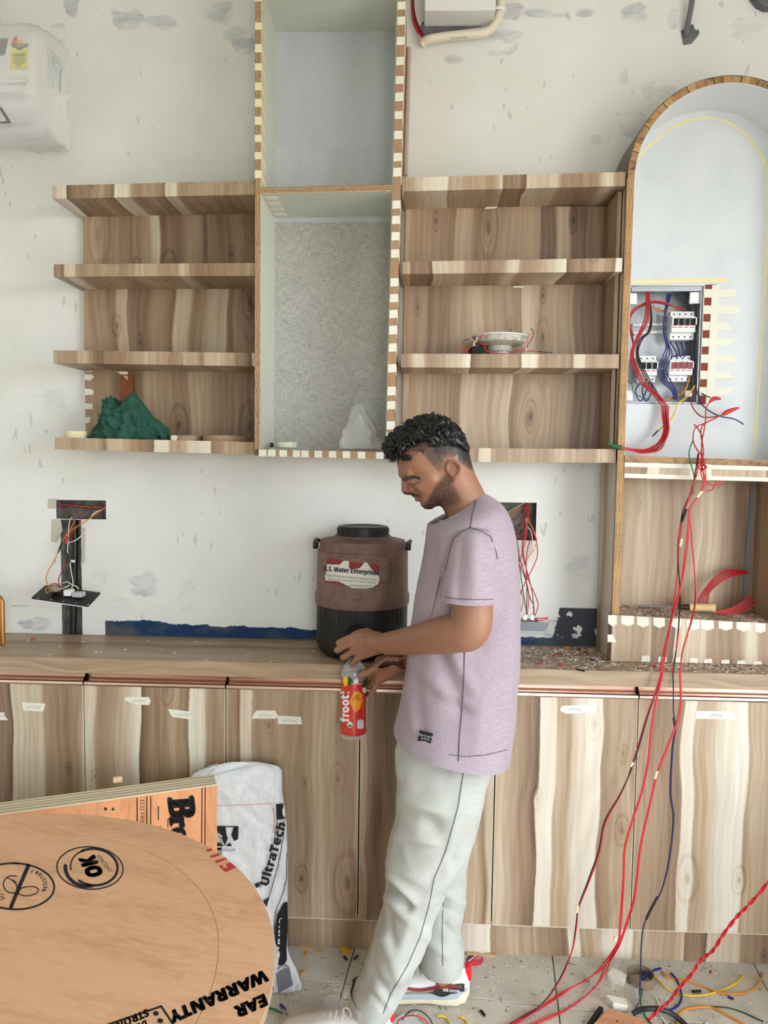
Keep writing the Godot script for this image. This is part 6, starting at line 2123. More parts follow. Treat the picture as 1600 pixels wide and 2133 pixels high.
func cement_sack():
	var t := thing("cement_sack", "empty white woven cement sack with black print leaning on cabinets", "sack", F(520, 2085, 0.0))
	var nz := noise(521, 1.0, 3)
	var nv := noise(522, 1.0, 2)
	var rows := []
	for i in 61:
		var v := lerpf(1587, 2092, i / 60.0)
		var r := sack_row(v)
		var row := PackedVector3Array()
		for j in 72:
			var a := TAU * j / 72.0
			var x := cos(a); var z := sin(a)
			var u: float = (r[0] + r[1]) / 2.0 + x * (r[1] - r[0]) / 2.0
			var dz: float = .032 * signf(z) * pow(absf(z), 0.6) * clampf((v - 1580.0) / 60.0, 0.25, 1.0)
			var zz: float = r[2] + dz
			if z > 0:
				zz += (1.0 - absf(nz.get_noise_2d(u * .055 + v * .006, v * .011)) * 2.6) * .0055 + nv.get_noise_2d(u * .12, v * .12) * .003
			zz = maxf(zz, .299)
			var p := P(u, v, zz)
			if p.z > .395: p.x = maxf(p.x, -.532)
			if p.y < .002: p.y = .002 + absf(z) * .001
			row.append(p)
		rows.append(row)
	var mb := MB.new()
	mb.sheet(rows, true)
	# lids
	for e in [0, 60]:
		var c := Vector3.ZERO
		for p in rows[e]: c += p / 72.0
		for j in 72:
			mb.tri(c, rows[e][j], rows[e][(j + 1) % 72])
	var sm := mat(Color.WHITE, 0.55, 0.0, mottled(256, 256, Color(0.88, 0.885, 0.88), Color(0.74, 0.745, 0.74), 0.6, .03, .3, 523, 2.0, 1.0), Vector3(3, 3, 1))
	part(t, "bag", mb, sm)
	var to := func(q: Vector2): return P(q.x, q.y, sack_front(q.x, q.y) + .0085)
	var st := MB.new()
	for s in [[452, 1721, 497, 1721, 497, 1723, 452, 1723], [452, 1723, 470, 1723, 462, 1740, 452, 1730], [470, 1723, 472, 1738, 464, 1744, 462, 1738], [487, 1723, 497, 1723, 496, 1748, 488, 1752, 482, 1740], [462, 1745, 471, 1738, 475, 1746, 468, 1762], [452, 1756, 460, 1758, 468, 1762, 452, 1763], [470, 1762, 480, 1755, 483, 1763]]:
		print_poly(st, pv(s), to, 12)
	print_text(st, "ADITYA BIRLA GROUP", 6, Transform2D(-.01, Vector2(449, 1771)), to, 500, false, 0.0, 1.02)
	print_poly(st, pv([575, 1675, 593, 1674, 594.5, 1706, 576, 1708]), to, 12)
	# outlined strip with letters running up the fold
	for s in [[578, 1709, 569, 1765, 558, 1800, 541, 1850], [592, 1709, 591, 1740, 580, 1800, 566, 1850, 556, 1885], [598, 1776, 597, 1830, 590, 1860, 574, 1900, 570, 1935]]:
		for q in stroke(s, 1.4):
			print_poly(st, q, to, 12)
	var up := Vector2(.28, -.96)
	print_text(st, "UltraTech", 17, Transform2D(up, Vector2(-up.y, up.x), Vector2(569, 1779)), to, 800, false, 0.0, 1.25)
	print_poly(st, pv([548, 1878, 560, 1868, 556, 1890]), to, 12)
	print_poly(st, pv([590, 1882, 599, 1878, 599.5, 1935, 597, 1975, 598, 2000, 590, 2012, 580, 2010, 583, 1985, 574, 1965, 571, 1940, 578, 1905]), to, 12)
	print_poly(st, pv([530, 1842, 540, 1838, 541, 1846, 534, 1850]), to, 12)
	part(t, "print", st, M.ink, "black print of the cement brand")
	st = MB.new()
	var to2 := func(q: Vector2): return P(q.x, q.y, sack_front(q.x, q.y) + .0105)
	print_text(st, "UltraTe", 13, Transform2D(Vector2(-.06, 1), Vector2(-1, -.1), Vector2(586, 1953)), to2, 800, false, 0.0, 1.3)
	part(t, "white_print", st, M.white_plastic, "white letters on the black band")
	st = MB.new()
	print_poly(st, pv([575, 2030, 603, 2016, 611, 2052, 580, 2069]), to2, 12)
	for q in stroke([578, 2018, 590, 2010, 600, 2014, 603, 2020], 3.0):
		print_poly(st, q, to2, 12)
	part(t, "grey_print", st, mat(Color(0.42, 0.43, 0.46), 0.8))
	st = MB.new()
	for k in 30:
		print_poly(st, pv([452 + k * 3.9, 1678 - k * .15, 454.6 + k * 3.9, 1677.8 - k * .15, 454.6 + k * 3.9, 1679 - k * .15, 452 + k * 3.9, 1679.2 - k * .15]), to, 12)
	for q in stroke([569, 1683, 571, 1700, 571, 1735], 1.2):
		print_poly(st, q, to, 12)
	print_poly(st, pv([566, 2058, 570, 2052, 571, 2062, 565, 2066]), to, 12)
	part(t, "red_stitching", st, mat(Color(0.75, 0.18, 0.25), 0.7), "red stitched line")
	# folded over mouth of the sack with a seam
	st = MB.new()
	st.tube(spl([to.call(Vector2(445, 1618)), to.call(Vector2(480, 1607)), to.call(Vector2(520, 1598)), to.call(Vector2(545, 1594))], 5), .0018, 6)
	part(t, "mouth_seam", st, sm)
	for k in 3:
		st = MB.new()
		st.tube(spl([P(432 + k * 8, 1606 - k * 2, .36), P(434 + k * 8, 1596 - k * 2, .362), P(440 + k * 7, 1595 - k * 2, .362), P(446 + k * 6, 1600 - k * 2, .36)], 4), .0007, 5)
		part(t, "loose_thread", st, sm)

func chip(called: String, a: Array, h: float, m: Material, label: String, cat: String, group := ""):
	var p := PackedVector3Array()
	for i in range(0, a.size(), 2):
		p.append(F(a[i], a[i + 1], h))
	var n := Vector3.ZERO
	for i in p.size():
		n += p[(i + 1) % p.size()].cross(p[i])
	if n.y < 0: p.reverse()
	var mb := MB.new()
	mb.prism(p, Vector3(0, -h + .0006, 0))
	solo(called, mb, m, label, cat, group)

func sleeve(u: float, v: float, u2: float, v2: float, m: Material, label: String, r := .0035):
	var mb := MB.new()
	mb.tube(PackedVector3Array([F(u, v, r + .0005), F(u2, v2, r + .0005)]), r, 8)
	solo("insulation_scrap", mb, m, label, "wire scrap", "cut wire insulation on the floor")

func film_heap(called: String, a: Array, h: float, sd: int, label: String, m: Material):
	# a crumpled sheet inside a picture outline, lying on the floor
	var nz := noise(sd, 1.0, 3)
	var c := Vector2.ZERO
	for p in pv(a): c += p / (a.size() / 2.0)
	var rim := pv(a)
	var rows := []
	for i in 9:
		var k := i / 8.0
		var row := PackedVector3Array()
		for j in rim.size() * 4:
			var q := rim[j / 4].lerp(rim[(j / 4 + 1) % rim.size()], (j % 4) / 4.0)
			var w := c.lerp(q, maxf(k, .03))
			var g := F(w.x, w.y, 0.0)
			var y := .003 + h * (1.0 - k * k) * (0.6 + 0.4 * nz.get_noise_2d(g.x * 30.0, g.z * 30.0)) + absf(nz.get_noise_2d(g.x * 55.0 + 9.0, g.z * 55.0)) * h * .7
			row.append(Vector3(g.x, y, g.z))
		rows.append(row)
	var mb := MB.new()
	mb.sheet(rows, true)
	return solo(called, mb, m, label, "plastic film")

func litter():
	chip("yellow_foil", [709, 1972, 718, 1966, 727, 1980, 730, 1985, 718, 1985], .006, M.yellow_foil, "bright yellow foil piece on the floor beside the plinth", "foil")
	for a in [[632, 1985, 638, 1981, 641, 1989, 635, 1990, "orange chip nearest the sack"], [660, 1978, 668, 1975, 669, 1981, 661, 1982, "orange chip against the plinth near the sack"], [624, 2021, 637, 2019, 632, 2026, 627, 2029, "pale yellow chip beside the sack's fold"], [640, 1973, 647, 1971, 646, 1976, 641, 1976, "pale chip under the plinth edge near the sack"]]:
		chip("wood_chip", a.slice(0, 8), .004, mat(Color(0.86, 0.60, 0.22), 0.6), a[8] + ", on the floor", "wood chip", "chips near the sack")
	for a in [[626, 1968, 650, 1970, 650, 1975, 626, 1973, "by the sack"], [757, 1972, 770, 1973, 769, 1979, 757, 1978, "left of the worker's shin"], [971, 1982, 1002, 1985, 1001, 1989, 972, 1987, "above the red sticker"], [1012, 1985, 1034, 1988, 1033, 1991, 1012, 1989, "right of the red sticker"]]:
		chip("wood_shaving", a.slice(0, 8), .005, mat(Color(0.80, 0.66, 0.48), 0.7), "long pale wood shaving along the plinth " + a[8], "wood shaving", "shavings along the plinth")
	var db := mat(Color(0.05, 0.06, 0.18), 0.5)
	sleeve(717, 1993, 723, 1999, db, "dark blue insulation scrap under the yellow foil")
	sleeve(738, 1998, 745, 1990, M.blue, "blue insulation scrap right of the yellow foil")
	sleeve(735, 2043, 748, 2036, M.blue, "blue insulation scrap against the worker's trouser leg")
	sleeve(584, 2092, 596, 2104, M.blue, "blue insulation scrap under the sack's bottom fold")
	sleeve(1002, 2105, 1010, 2115, M.ink, "black insulation scrap between shoe and red wires")
	sleeve(1218, 2042, 1227, 2042, M.grey, "grey insulation scrap lying under the red wires")
	sleeve(1442, 2065, 1460, 2064, M.ink, "black insulation scrap between the yellow wires")
	sleeve(1517, 2076, 1528, 2081, M.blue, "blue insulation scrap in the shaded corner")
	chip("red_fleck", [1478, 2024, 1481, 2019, 1483, 2023, 1480, 2028], .003, M.red, "small red fleck on the shaded floor", "fleck")
	# round red sticker
	var t := thing("round_sticker", "round red and blue product sticker lying near the shoe heel", "sticker", F(989, 1999, 0))
	var disc := func(u0, u1, v0, v1, y):
		var pts := []
		for k in 24:
			var a := TAU * k / 24.0
			pts.append(F((u0 + u1) / 2.0 + cos(a) * (u1 - u0) / 2.0, (v0 + v1) / 2.0 + sin(a) * (v1 - v0) / 2.0, y))
		return PackedVector3Array(pts)
	var mb := MB.new()
	mb.prism(disc.call(971, 1008, 1987, 2011, .0016), Vector3(0, -.001, 0))
	part(t, "disc", mb, mat(Color(0.85, 0.16, 0.25), 0.4))
	var to := func(q: Vector2): return F(q.x, q.y, .0021)
	mb = MB.new()
	print_poly(mb, pv([974, 2004, 996, 1988, 989, 1988, 977, 1991, 972, 1999]), to, 100)
	part(t, "dark_field", mb, mat(Color(0.12, 0.12, 0.22), 0.4))
	var to2 := func(q: Vector2): return F(q.x, q.y, .0025)
	mb = MB.new()
	print_poly(mb, pv([975, 2001, 991, 1989, 994, 1989, 977, 2003]), to2, 100)
	print_text(mb, "CKM", 5, Transform2D(Vector2(.9, -.35), Vector2(.3, .8), Vector2(996, 1996)), to2, 800)
	part(t, "white_print", mb, M.white_plastic)
	# clear plastic lid
	mb = MB.new()
	mb.prism(disc.call(674, 712, 2072, 2103, .004), Vector3(0, -.003, 0))
	solo("clear_disc", mb, M.bag, "round clear plastic disc on the floor left of the front shoe", "plastic disc")
	film_heap("plastic_sheet", [585, 2140, 590, 2108, 605, 2092, 640, 2086, 668, 2080, 690, 2094, 700, 2112, 705, 2140], .02, 601, "crumpled clear plastic sheet on the floor under the sack", M.bag)
	film_heap("plastic_packet", [1262, 2030, 1260, 2012, 1272, 2002, 1284, 1999, 1290, 2008, 1305, 2016, 1306, 2032, 1300, 2045, 1275, 2062, 1263, 2050], .022, 611, "clear plastic packet with a white label near the tape core", M.bag)
	film_heap("plastic_packet", [1250, 2078, 1258, 2070, 1285, 2080, 1310, 2086, 1318, 2105, 1300, 2110, 1280, 2104, 1264, 2098], .02, 613, "clear plastic packet with a white label at the off-cut's edge", M.bag)
	film_heap("plastic_packet", [1308, 2056, 1320, 2052, 1332, 2062, 1334, 2085, 1326, 2100, 1314, 2090], .02, 615, "small clear bag of blue scraps beside the hanging cable", M.bag)
	for a in [[1266, 2028, 1276, 2015, 1306, 2030, 1298, 2044], [1262, 2072, 1302, 2080, 1308, 2094, 1278, 2088]]:
		chip("paper_label", a, .020, M.tape, "white paper label inside the packet " + ("near the tape core" if a[0] == 1266 else "at the off-cut"), "label")
	# cardboard tape core
	var cc := F(1335, 2046, 0)
	mb = MB.new()
	mb.lathe(Transform3D(Basis.IDENTITY, cc), [Vector2(.034, .028), Vector2(.034, .001), Vector2(.0375, .001), Vector2(.0375, .028), Vector2(.034, .028)], 32)
	solo("tape_core", mb, mat(Color(0.52, 0.44, 0.35), 0.8), "empty cardboard tape core standing among plastic packets", "tape core")
	# plywood off-cut at the bottom edge
	t = thing("plywood_offcut", "small plywood off-cut with a dark knot at the bottom right", "off-cut", F(1290, 2125, 0))
	mb = MB.new()
	var oq := PackedVector3Array([F(1268, 2101, .014), F(1345, 2124, .014), F(1340, 2190, .014), F(1205, 2165, .014)])
	mb.prism(oq, Vector3(0, -.012, 0))
	part(t, "board", mb, M.ply_face)
	mb = MB.new()
	mb.ball(F(1286, 2127, .0142), Vector3(.003, .0006, .003), 10, 4)
	part(t, "knot", mb, M.ink)
	mb = MB.new()
	mb.obox(Transform3D(Basis(Vector3.UP, .95), F(1240, 2118, .006)), Vector3(.085, .01, .012), .001)
	solo("black_batten", mb, M.ink, "thin black batten beside the plywood off-cut", "batten")
	# loose wires on the floor
	var f := func(a: Array, y := .004):
		var o := []
		for i in range(0, a.size(), 2):
			o.append(F(a[i], a[i + 1], y + .003 * sin(i * 1.3)))
		return o
	lone_wire(M.yellow, .0028, f.call([1323, 2023, 1345, 2028, 1362, 2034, 1380, 2050, 1400, 2066, 1430, 2073, 1465, 2073, 1500, 2064, 1530, 2050, 1550, 2032]), "long yellow wire curving from the tape core to the right", "yellow_wire_scrap", "yellow wires on the floor")
	lone_wire(M.orange_wire, .0028, f.call([1378, 2022, 1388, 2034, 1404, 2040, 1432, 2042, 1465, 2056, 1500, 2068, 1540, 2070, 1570, 2060, 1586, 2040, 1586, 2025]), "long amber wire ending in the shaded corner", "yellow_wire_scrap", "yellow wires on the floor")
	lone_wire(M.orange_wire, .0032, f.call([1410, 2140, 1412, 2118, 1425, 2104, 1448, 2099, 1478, 2098, 1500, 2106, 1530, 2122, 1560, 2140]), "amber wire arching at the bottom right edge", "yellow_wire_scrap", "yellow wires on the floor")
	lone_wire(M.yellow, .0026, f.call([912, 2117, 920, 2116, 930, 2122, 938, 2138]), "short yellow wire end with black tip beside the shoe", "yellow_wire_scrap", "yellow wires on the floor")
	lone_wire(M.yellow, .0026, f.call([956, 2117, 963, 2119, 970, 2126, 976, 2140]), "short yellow wire end right of its twin", "yellow_wire_scrap", "yellow wires on the floor")
	lone_wire(M.blue, .0036, [F(1332, 2050, .01), F(1345, 2034, .02), F(1360, 2022, .02), F(1376, 2017, .012)], "short thick blue wire stub beside the tape core", "blue_wire_scrap", "blue wires on the floor")
	lone_wire(M.blue, .003, f.call([1398, 2027, 1408, 2038, 1416, 2055, 1420, 2075, 1414, 2092, 1400, 2102, 1380, 2106]), "curved blue wire crossing under the twisted red pair", "blue_wire_scrap", "blue wires on the floor")
	lone_wire(mat(Color(0.12, 0.13, 0.13), 0.5), .007, [F(1318, 2112, .008), F(1332, 2104, .02), F(1350, 2101, .03), F(1375, 2102, .03), F(1400, 2112, .02), F(1425, 2132, .01), F(1445, 2160, .008)], "thick dark grey cable arching at the bottom right", "grey_cable")
	lone_wire(M.green_wire, .002, f.call([1337, 2030, 1338, 2060, 1334, 2085, 1339, 2100, 1345, 2118, 1362, 2138]), "thin green wire beside the hanging blue cable", "green_wire_scrap", "green wires on the floor")
	lone_wire(mat(Color(0.06, 0.26, 0.12), 0.5), .002, f.call([1482, 2097, 1515, 2099, 1550, 2110, 1590, 2128]), "dark green wire running into the shaded corner", "green_wire_scrap", "green wires on the floor")
	lone_wire(M.green_wire, .003, f.call([556, 2099, 570, 2102, 585, 2109, 600, 2114]), "bright green wire below the sack", "green_wire_scrap", "green wires on the floor")
	lone_wire(M.white_wire, .0022, f.call([1360, 2072, 1368, 2080, 1373, 2095, 1376, 2112, 1385, 2130, 1392, 2145]), "white wire under the thick grey cable", "white_wire_scrap")
	# white plate with a black and a red wire loop, at the bottom edge
	t = thing("cable_plate", "white plate with black and red wire loops at the bottom edge", "plate", F(850, 2140, 0))
	mb = MB.new()
	mb.prism(PackedVector3Array([F(838, 2112, .01), F(862, 2116, .01), F(900, 2150, .01), F(800, 2150, .01), F(815, 2128, .01)]), Vector3(0, -.008, 0))
	part(t, "plate", mb, M.white_plastic)
	wire(t, M.black, .0016, [F(838, 2125, .011), F(842, 2118, .03), F(850, 2110, .06), F(862, 2104, .07), F(880, 2108, .06), F(895, 2122, .03), F(904, 2140, .006)])
	wire(t, M.red, .0016, [F(826, 2135, .011), F(832, 2124, .03), F(845, 2117, .045), F(865, 2116, .05), F(882, 2122, .04), F(895, 2136, .01)])

func specks(called: String, n: int, where: Callable, col: Array, size: float, label: String, category: String):
	var mm := MultiMesh.new()
	mm.transform_format = MultiMesh.TRANSFORM_3D
	mm.use_colors = true
	var bx := BoxMesh.new()
	bx.size = Vector3.ONE
	mm.mesh = bx
	mm.instance_count = n
	for i in n:
		var p: Vector3 = where.call()
		var s := size * (0.4 + rng.randf() * 1.2)
		var b := Basis(Vector3.UP, rng.randf() * TAU).scaled_local(Vector3(s * (1.0 + 2.0 * rng.randf()), .0006 + s * .15, s * .5))
		mm.set_instance_transform(i, Transform3D(b, p + Vector3(0, .0006, 0)))
		mm.set_instance_color(i, col[rng.randi() % col.size()])
	var o := MultiMeshInstance3D.new()
	o.name = numbered(called)
	o.multimesh = mm
	var m := mat(Color.WHITE, 0.9)
	m.vertex_color_use_as_albedo = true
	o.material_override = m
	tag(o, label, category, "", "stuff")
	add_child(o)

func dust():
	var saw := [Color(.55, .45, .33), Color(.65, .57, .45), Color(.30, .24, .18), Color(.75, .70, .60), Color(.12, .10, .08)]
	specks("sawdust", 2600, func(): return Vector3(lerpf(0.20, 1.15, pow(rng.randf(), .7)), TOP_Y, .03 + .268 * rng.randf()), saw, .0035, "sawdust and wire scraps strewn over the right of the worktop", "sawdust")
	specks("sawdust", 900, func():
		var x := lerpf(0.64, 1.1, rng.randf())
		return Vector3(x, lerpf(1.0385, 1.0225, (x - .62) / .46), .02 + .165 * rng.randf()), saw, .0035, "sawdust on the low box inside the arched unit", "sawdust")
	specks("floor_grit", 1500, func(): return Vector3(lerpf(-0.45, 1.3, rng.randf()), .0, lerpf(.28, .75, rng.randf())), saw, .0028, "fine grit and sawdust on the floor tiles", "grit")
	specks("worktop_crumbs", 60, func(): return Vector3(lerpf(-1.3, -.3, rng.randf()), TOP_Y, .03 + .26 * rng.randf()), [Color(.85, .83, .78), Color(.8, .74, .64)], .003, "white crumbs on the left of the worktop", "crumbs")
	# larger scraps on the worktop
	var sc := [[1152, 1366, 1160, 1364, M.red, "red insulation scrap nearest the worker on the worktop"], [1120, 1382, 1129, 1380, M.red, "red insulation scrap at the worktop's front"], [1164, 1386, 1172, 1385, M.red, "red insulation scrap right of the front one"], [1203, 1353, 1209, 1352, M.red_dark, "dark red insulation scrap near the wall on the worktop"], [1216, 1358, 1226, 1360, M.red_dark, "dark red insulation scrap before the arched unit"], [1174, 1348, 1188, 1349, M.orange_wire, "orange insulation scrap against the wall on the worktop"], [1228, 1373, 1240, 1375, M.blue, "blue insulation scrap beside the arched unit"], [1200, 1394, 1218, 1398, M.black, "black insulation scrap on the worktop's front edge"], [1359, 1387, 1368, 1388, M.red, "red insulation scrap under the hanging wires"], [64, 1331, 73, 1330, M.red, "red insulation scrap on the far left of the worktop"]]
	for s in sc:
		var mb := MB.new()
		mb.tube(PackedVector3Array([F(s[0], s[1], TOP_Y + .003), F(s[2], s[3], TOP_Y + .003)]), .0026, 7)
		solo("wire_scrap", mb, s[4], s[5], "wire scrap", "cut insulation on the worktop")

func side_stack():
	# stacked cartons just outside the right edge: they shade the lower right corner
	var t := thing("carton_stack", "reddish brown cartons stacked on the floor at the far right", "carton", Vector3(1.62, 0, 0.72))
	for k in 2:
		var mb := MB.new()
		mb.obox(Transform3D(Basis(Vector3.UP, .08 - k * .12), Vector3(1.62 + k * .01, .16 + k * .32, .75)), Vector3(.46, .318, .5), .003)
		part(t, "carton", mb, mat(Color(0.42, 0.24, 0.17), 0.85))

# ---------------------------------------------------------------- the worker
const HO := Vector3(0.054, 1.516, 0.57)      # middle of the head
const HF := Vector3(-0.869, -0.494, 0.0)     # where the face points
const HU := Vector3(-0.494, 0.869, 0.0)      # up through the crown
const SKIN := Color(0.300, 0.140, 0.078)

func smin(a: float, b: float, k: float) -> float:
	var h := clampf(0.5 + 0.5 * (b - a) / k, 0.0, 1.0)
	return lerpf(b, a, h) - k * h * (1.0 - h)

func cone(p: Vector3, a: Vector3, b: Vector3, ra: float, rb: float) -> float:
	var ba := b - a
	var h := clampf((p - a).dot(ba) / maxf(ba.length_squared(), 1e-9), 0.0, 1.0)
	return (p - a - ba * h).length() - lerpf(ra, rb, h)

# surface nets over a box; field < 0 inside; tint(p) gives the vertex colour
func nets(mb: MB, lo: Vector3, hi: Vector3, s: float, field: Callable, tint: Callable):
	var nx := int((hi.x - lo.x) / s) + 1
	var ny := int((hi.y - lo.y) / s) + 1
	var nz := int((hi.z - lo.z) / s) + 1
	var val := PackedFloat32Array()
	val.resize(nx * ny * nz)
	var at := 0
	for k in nz:
		for j in ny:
			var i := 0
			while i < nx:
				var d: float = field.call(lo + Vector3(i, j, k) * s)
				val[at] = d
				at += 1
				i += 1
				# far from the surface: the value changes slowly, so skip a few cells
				var skip := int((absf(d) - 0.012) / s * 0.6)
				while skip > 0 and i < nx:
					val[at] = d
					at += 1
					i += 1
					skip -= 1
	net_mesh(mb, val, nx, ny, nz, lo, s, tint)

func net_mesh(mb: MB, val: PackedFloat32Array, nx: int, ny: int, nz: int, lo: Vector3, s: float, tint: Callable):
	var cell := PackedInt32Array()
	cell.resize(nx * ny * nz)
	cell.fill(-1)
	var sxy := nx * ny
	var base := mb.v.size()
	var pos := PackedVector3Array()
	for k in nz - 1:
		for j in ny - 1:
			var r := k * sxy + j * nx
			for i in nx - 1:
				var q := r + i
				var a0 := val[q]; var a1 := val[q + 1]; var a2 := val[q + nx]; var a3 := val[q + nx + 1]
				var b0 := val[q + sxy]; var b1 := val[q + sxy + 1]; var b2 := val[q + sxy + nx]; var b3 := val[q + sxy + nx + 1]
				var c := int(a0 < 0) + int(a1 < 0) + int(a2 < 0) + int(a3 < 0) + int(b0 < 0) + int(b1 < 0) + int(b2 < 0) + int(b3 < 0)
				if c == 0 or c == 8:
					continue
				var p := Vector3.ZERO
				var n := 0
				if (a0 < 0) != (a1 < 0): p += Vector3(a0 / (a0 - a1), 0, 0); n += 1
				if (a2 < 0) != (a3 < 0): p += Vector3(a2 / (a2 - a3), 1, 0); n += 1
				if (b0 < 0) != (b1 < 0): p += Vector3(b0 / (b0 - b1), 0, 1); n += 1
				if (b2 < 0) != (b3 < 0): p += Vector3(b2 / (b2 - b3), 1, 1); n += 1
				if (a0 < 0) != (a2 < 0): p += Vector3(0, a0 / (a0 - a2), 0); n += 1
				if (a1 < 0) != (a3 < 0): p += Vector3(1, a1 / (a1 - a3), 0); n += 1
				if (b0 < 0) != (b2 < 0): p += Vector3(0, b0 / (b0 - b2), 1); n += 1
				if (b1 < 0) != (b3 < 0): p += Vector3(1, b1 / (b1 - b3), 1); n += 1
				if (a0 < 0) != (b0 < 0): p += Vector3(0, 0, a0 / (a0 - b0)); n += 1
				if (a1 < 0) != (b1 < 0): p += Vector3(1, 0, a1 / (a1 - b1)); n += 1
				if (a2 < 0) != (b2 < 0): p += Vector3(0, 1, a2 / (a2 - b2)); n += 1
				if (a3 < 0) != (b3 < 0): p += Vector3(1, 1, a3 / (a3 - b3)); n += 1
				cell[q] = pos.size()
				pos.append(lo + (Vector3(i, j, k) + p / n) * s)
	var nor := PackedVector3Array()
	nor.resize(pos.size())
	var tris := PackedInt32Array()
	for k in range(1, nz - 1):
		for j in range(1, ny - 1):
			var r := k * sxy + j * nx
			for i in range(1, nx - 1):
				var q := r + i
				var neg := val[q] < 0
				for ax in 3:
					var st: int = [1, nx, sxy][ax]
					if (val[q + st] < 0) == neg:
						continue
					var u: int = [nx, sxy, 1][ax]
					var w: int = [sxy, 1, nx][ax]
					var f := [cell[q], cell[q - u], cell[q - u - w], cell[q - w]]
					if f[0] < 0 or f[1] < 0 or f[2] < 0 or f[3] < 0:
						continue
					if not neg:
						f.reverse()
					# clockwise from outside
					for t in [[0, 2, 1], [0, 3, 2]]:
						var a: int = f[t[0]]; var b: int = f[t[1]]; var c: int = f[t[2]]
						var nn := (pos[c] - pos[a]).cross(pos[b] - pos[a])
						nor[a] += nn; nor[b] += nn; nor[c] += nn
						tris.append(a); tris.append(b); tris.append(c)
	for i in pos.size():
		mb.col = tint.call(pos[i])
		mb.vert(pos[i], nor[i].normalized())
	for t in tris:
		mb.ix.append(base + t)
	mb.col = Color.WHITE

# ring sweep: centres, half axes as vectors
func sweep(mb: MB, cs: Array, ax: Array, bx: Array, seg := 28, caps := true, tint = null):
	var rows := []
	for i in cs.size():
		var r := PackedVector3Array()
		for k in seg:
			var a := TAU * k / seg
			r.append(cs[i] + ax[i] * cos(a) + bx[i] * sin(a))
		rows.append(r)
	var st := mb.v.size()
	mb.sheet(rows, true)
	# make the normals point outward
	var c0: Vector3 = cs[cs.size() / 2]
	var mid := st + (cs.size() / 2) * seg
	if mb.n[mid].dot(mb.v[mid] - c0) < 0.0:
		flip(mb, st)
	if tint != null:
		for i in range(st, mb.v.size()):
			mb.c[i] = tint.call(mb.v[i])
	if caps:
		for e in [0, cs.size() - 1]:
			for k in seg:
				mb.tri(cs[e], rows[e][k], rows[e][(k + 1) % seg])

const PROFILE := [0.088, 0.040, 0.0985, 0.016, 0.1015, -0.003, 0.0945, -0.020, 0.0905, -0.042, 0.0925, -0.056, 0.0975, -0.065, 0.0945, -0.073, 0.0965, -0.081, 0.0905, -0.0885, 0.0935, -0.099, 0.088, -0.113, 0.074, -0.121, 0.045, -0.117, 0.018, -0.108, -0.03, -0.1, -0.056, -0.080, -0.076, -0.047, -0.081, -0.015, -0.076, 0.022, -0.058, 0.055, -0.03, 0.074, 0.01, 0.079, 0.05, 0.067, 0.074, 0.054]
const HAIR := [0.080, 0.026, 0.098, 0.040, 0.108, 0.050, 0.110, 0.066, 0.104, 0.082, 0.086, 0.092, 0.056, 0.1, 0.022, 0.103, -0.012, 0.1, -0.046, 0.0875, -0.066, 0.066, -0.082, 0.034, -0.0875, 0.0, -0.086, -0.03, -0.074, -0.045, -0.05, -0.028, -0.02, -0.018, 0.006, -0.012, 0.020, 0.004, 0.028, 0.024, 0.045, 0.03]

func table(x: float, t: Array) -> float:
	for i in range(0, t.size() - 2, 2):
		if x <= t[i + 2]:
			return lerpf(t[i + 1], t[i + 3], clampf((x - t[i]) / (t[i + 2] - t[i]), 0, 1))
	return t[t.size() - 1]

func poly_dist(poly: PackedVector2Array, p: Vector2) -> float:
	var d := 1e9
	var inside := Geometry2D.is_point_in_polygon(p, poly)
	for i in poly.size():
		d = minf(d, p.distance_squared_to(Geometry2D.get_closest_point_to_segment(p, poly[i], poly[(i + 1) % poly.size()])))
	d = sqrt(d)
	return d if inside else -d

# rounded solid from a side profile: value at (f, u, s); wide: half width, deep: rounding depth
func puff(D: float, s: float, wide: float, deep: float) -> float:
	var e := 1.0 - D / deep
	if e < 0.0: e = 0.0
	var x := s / wide
	return (sqrt(x * x + e * e) - 1.0) * minf(wide, deep)

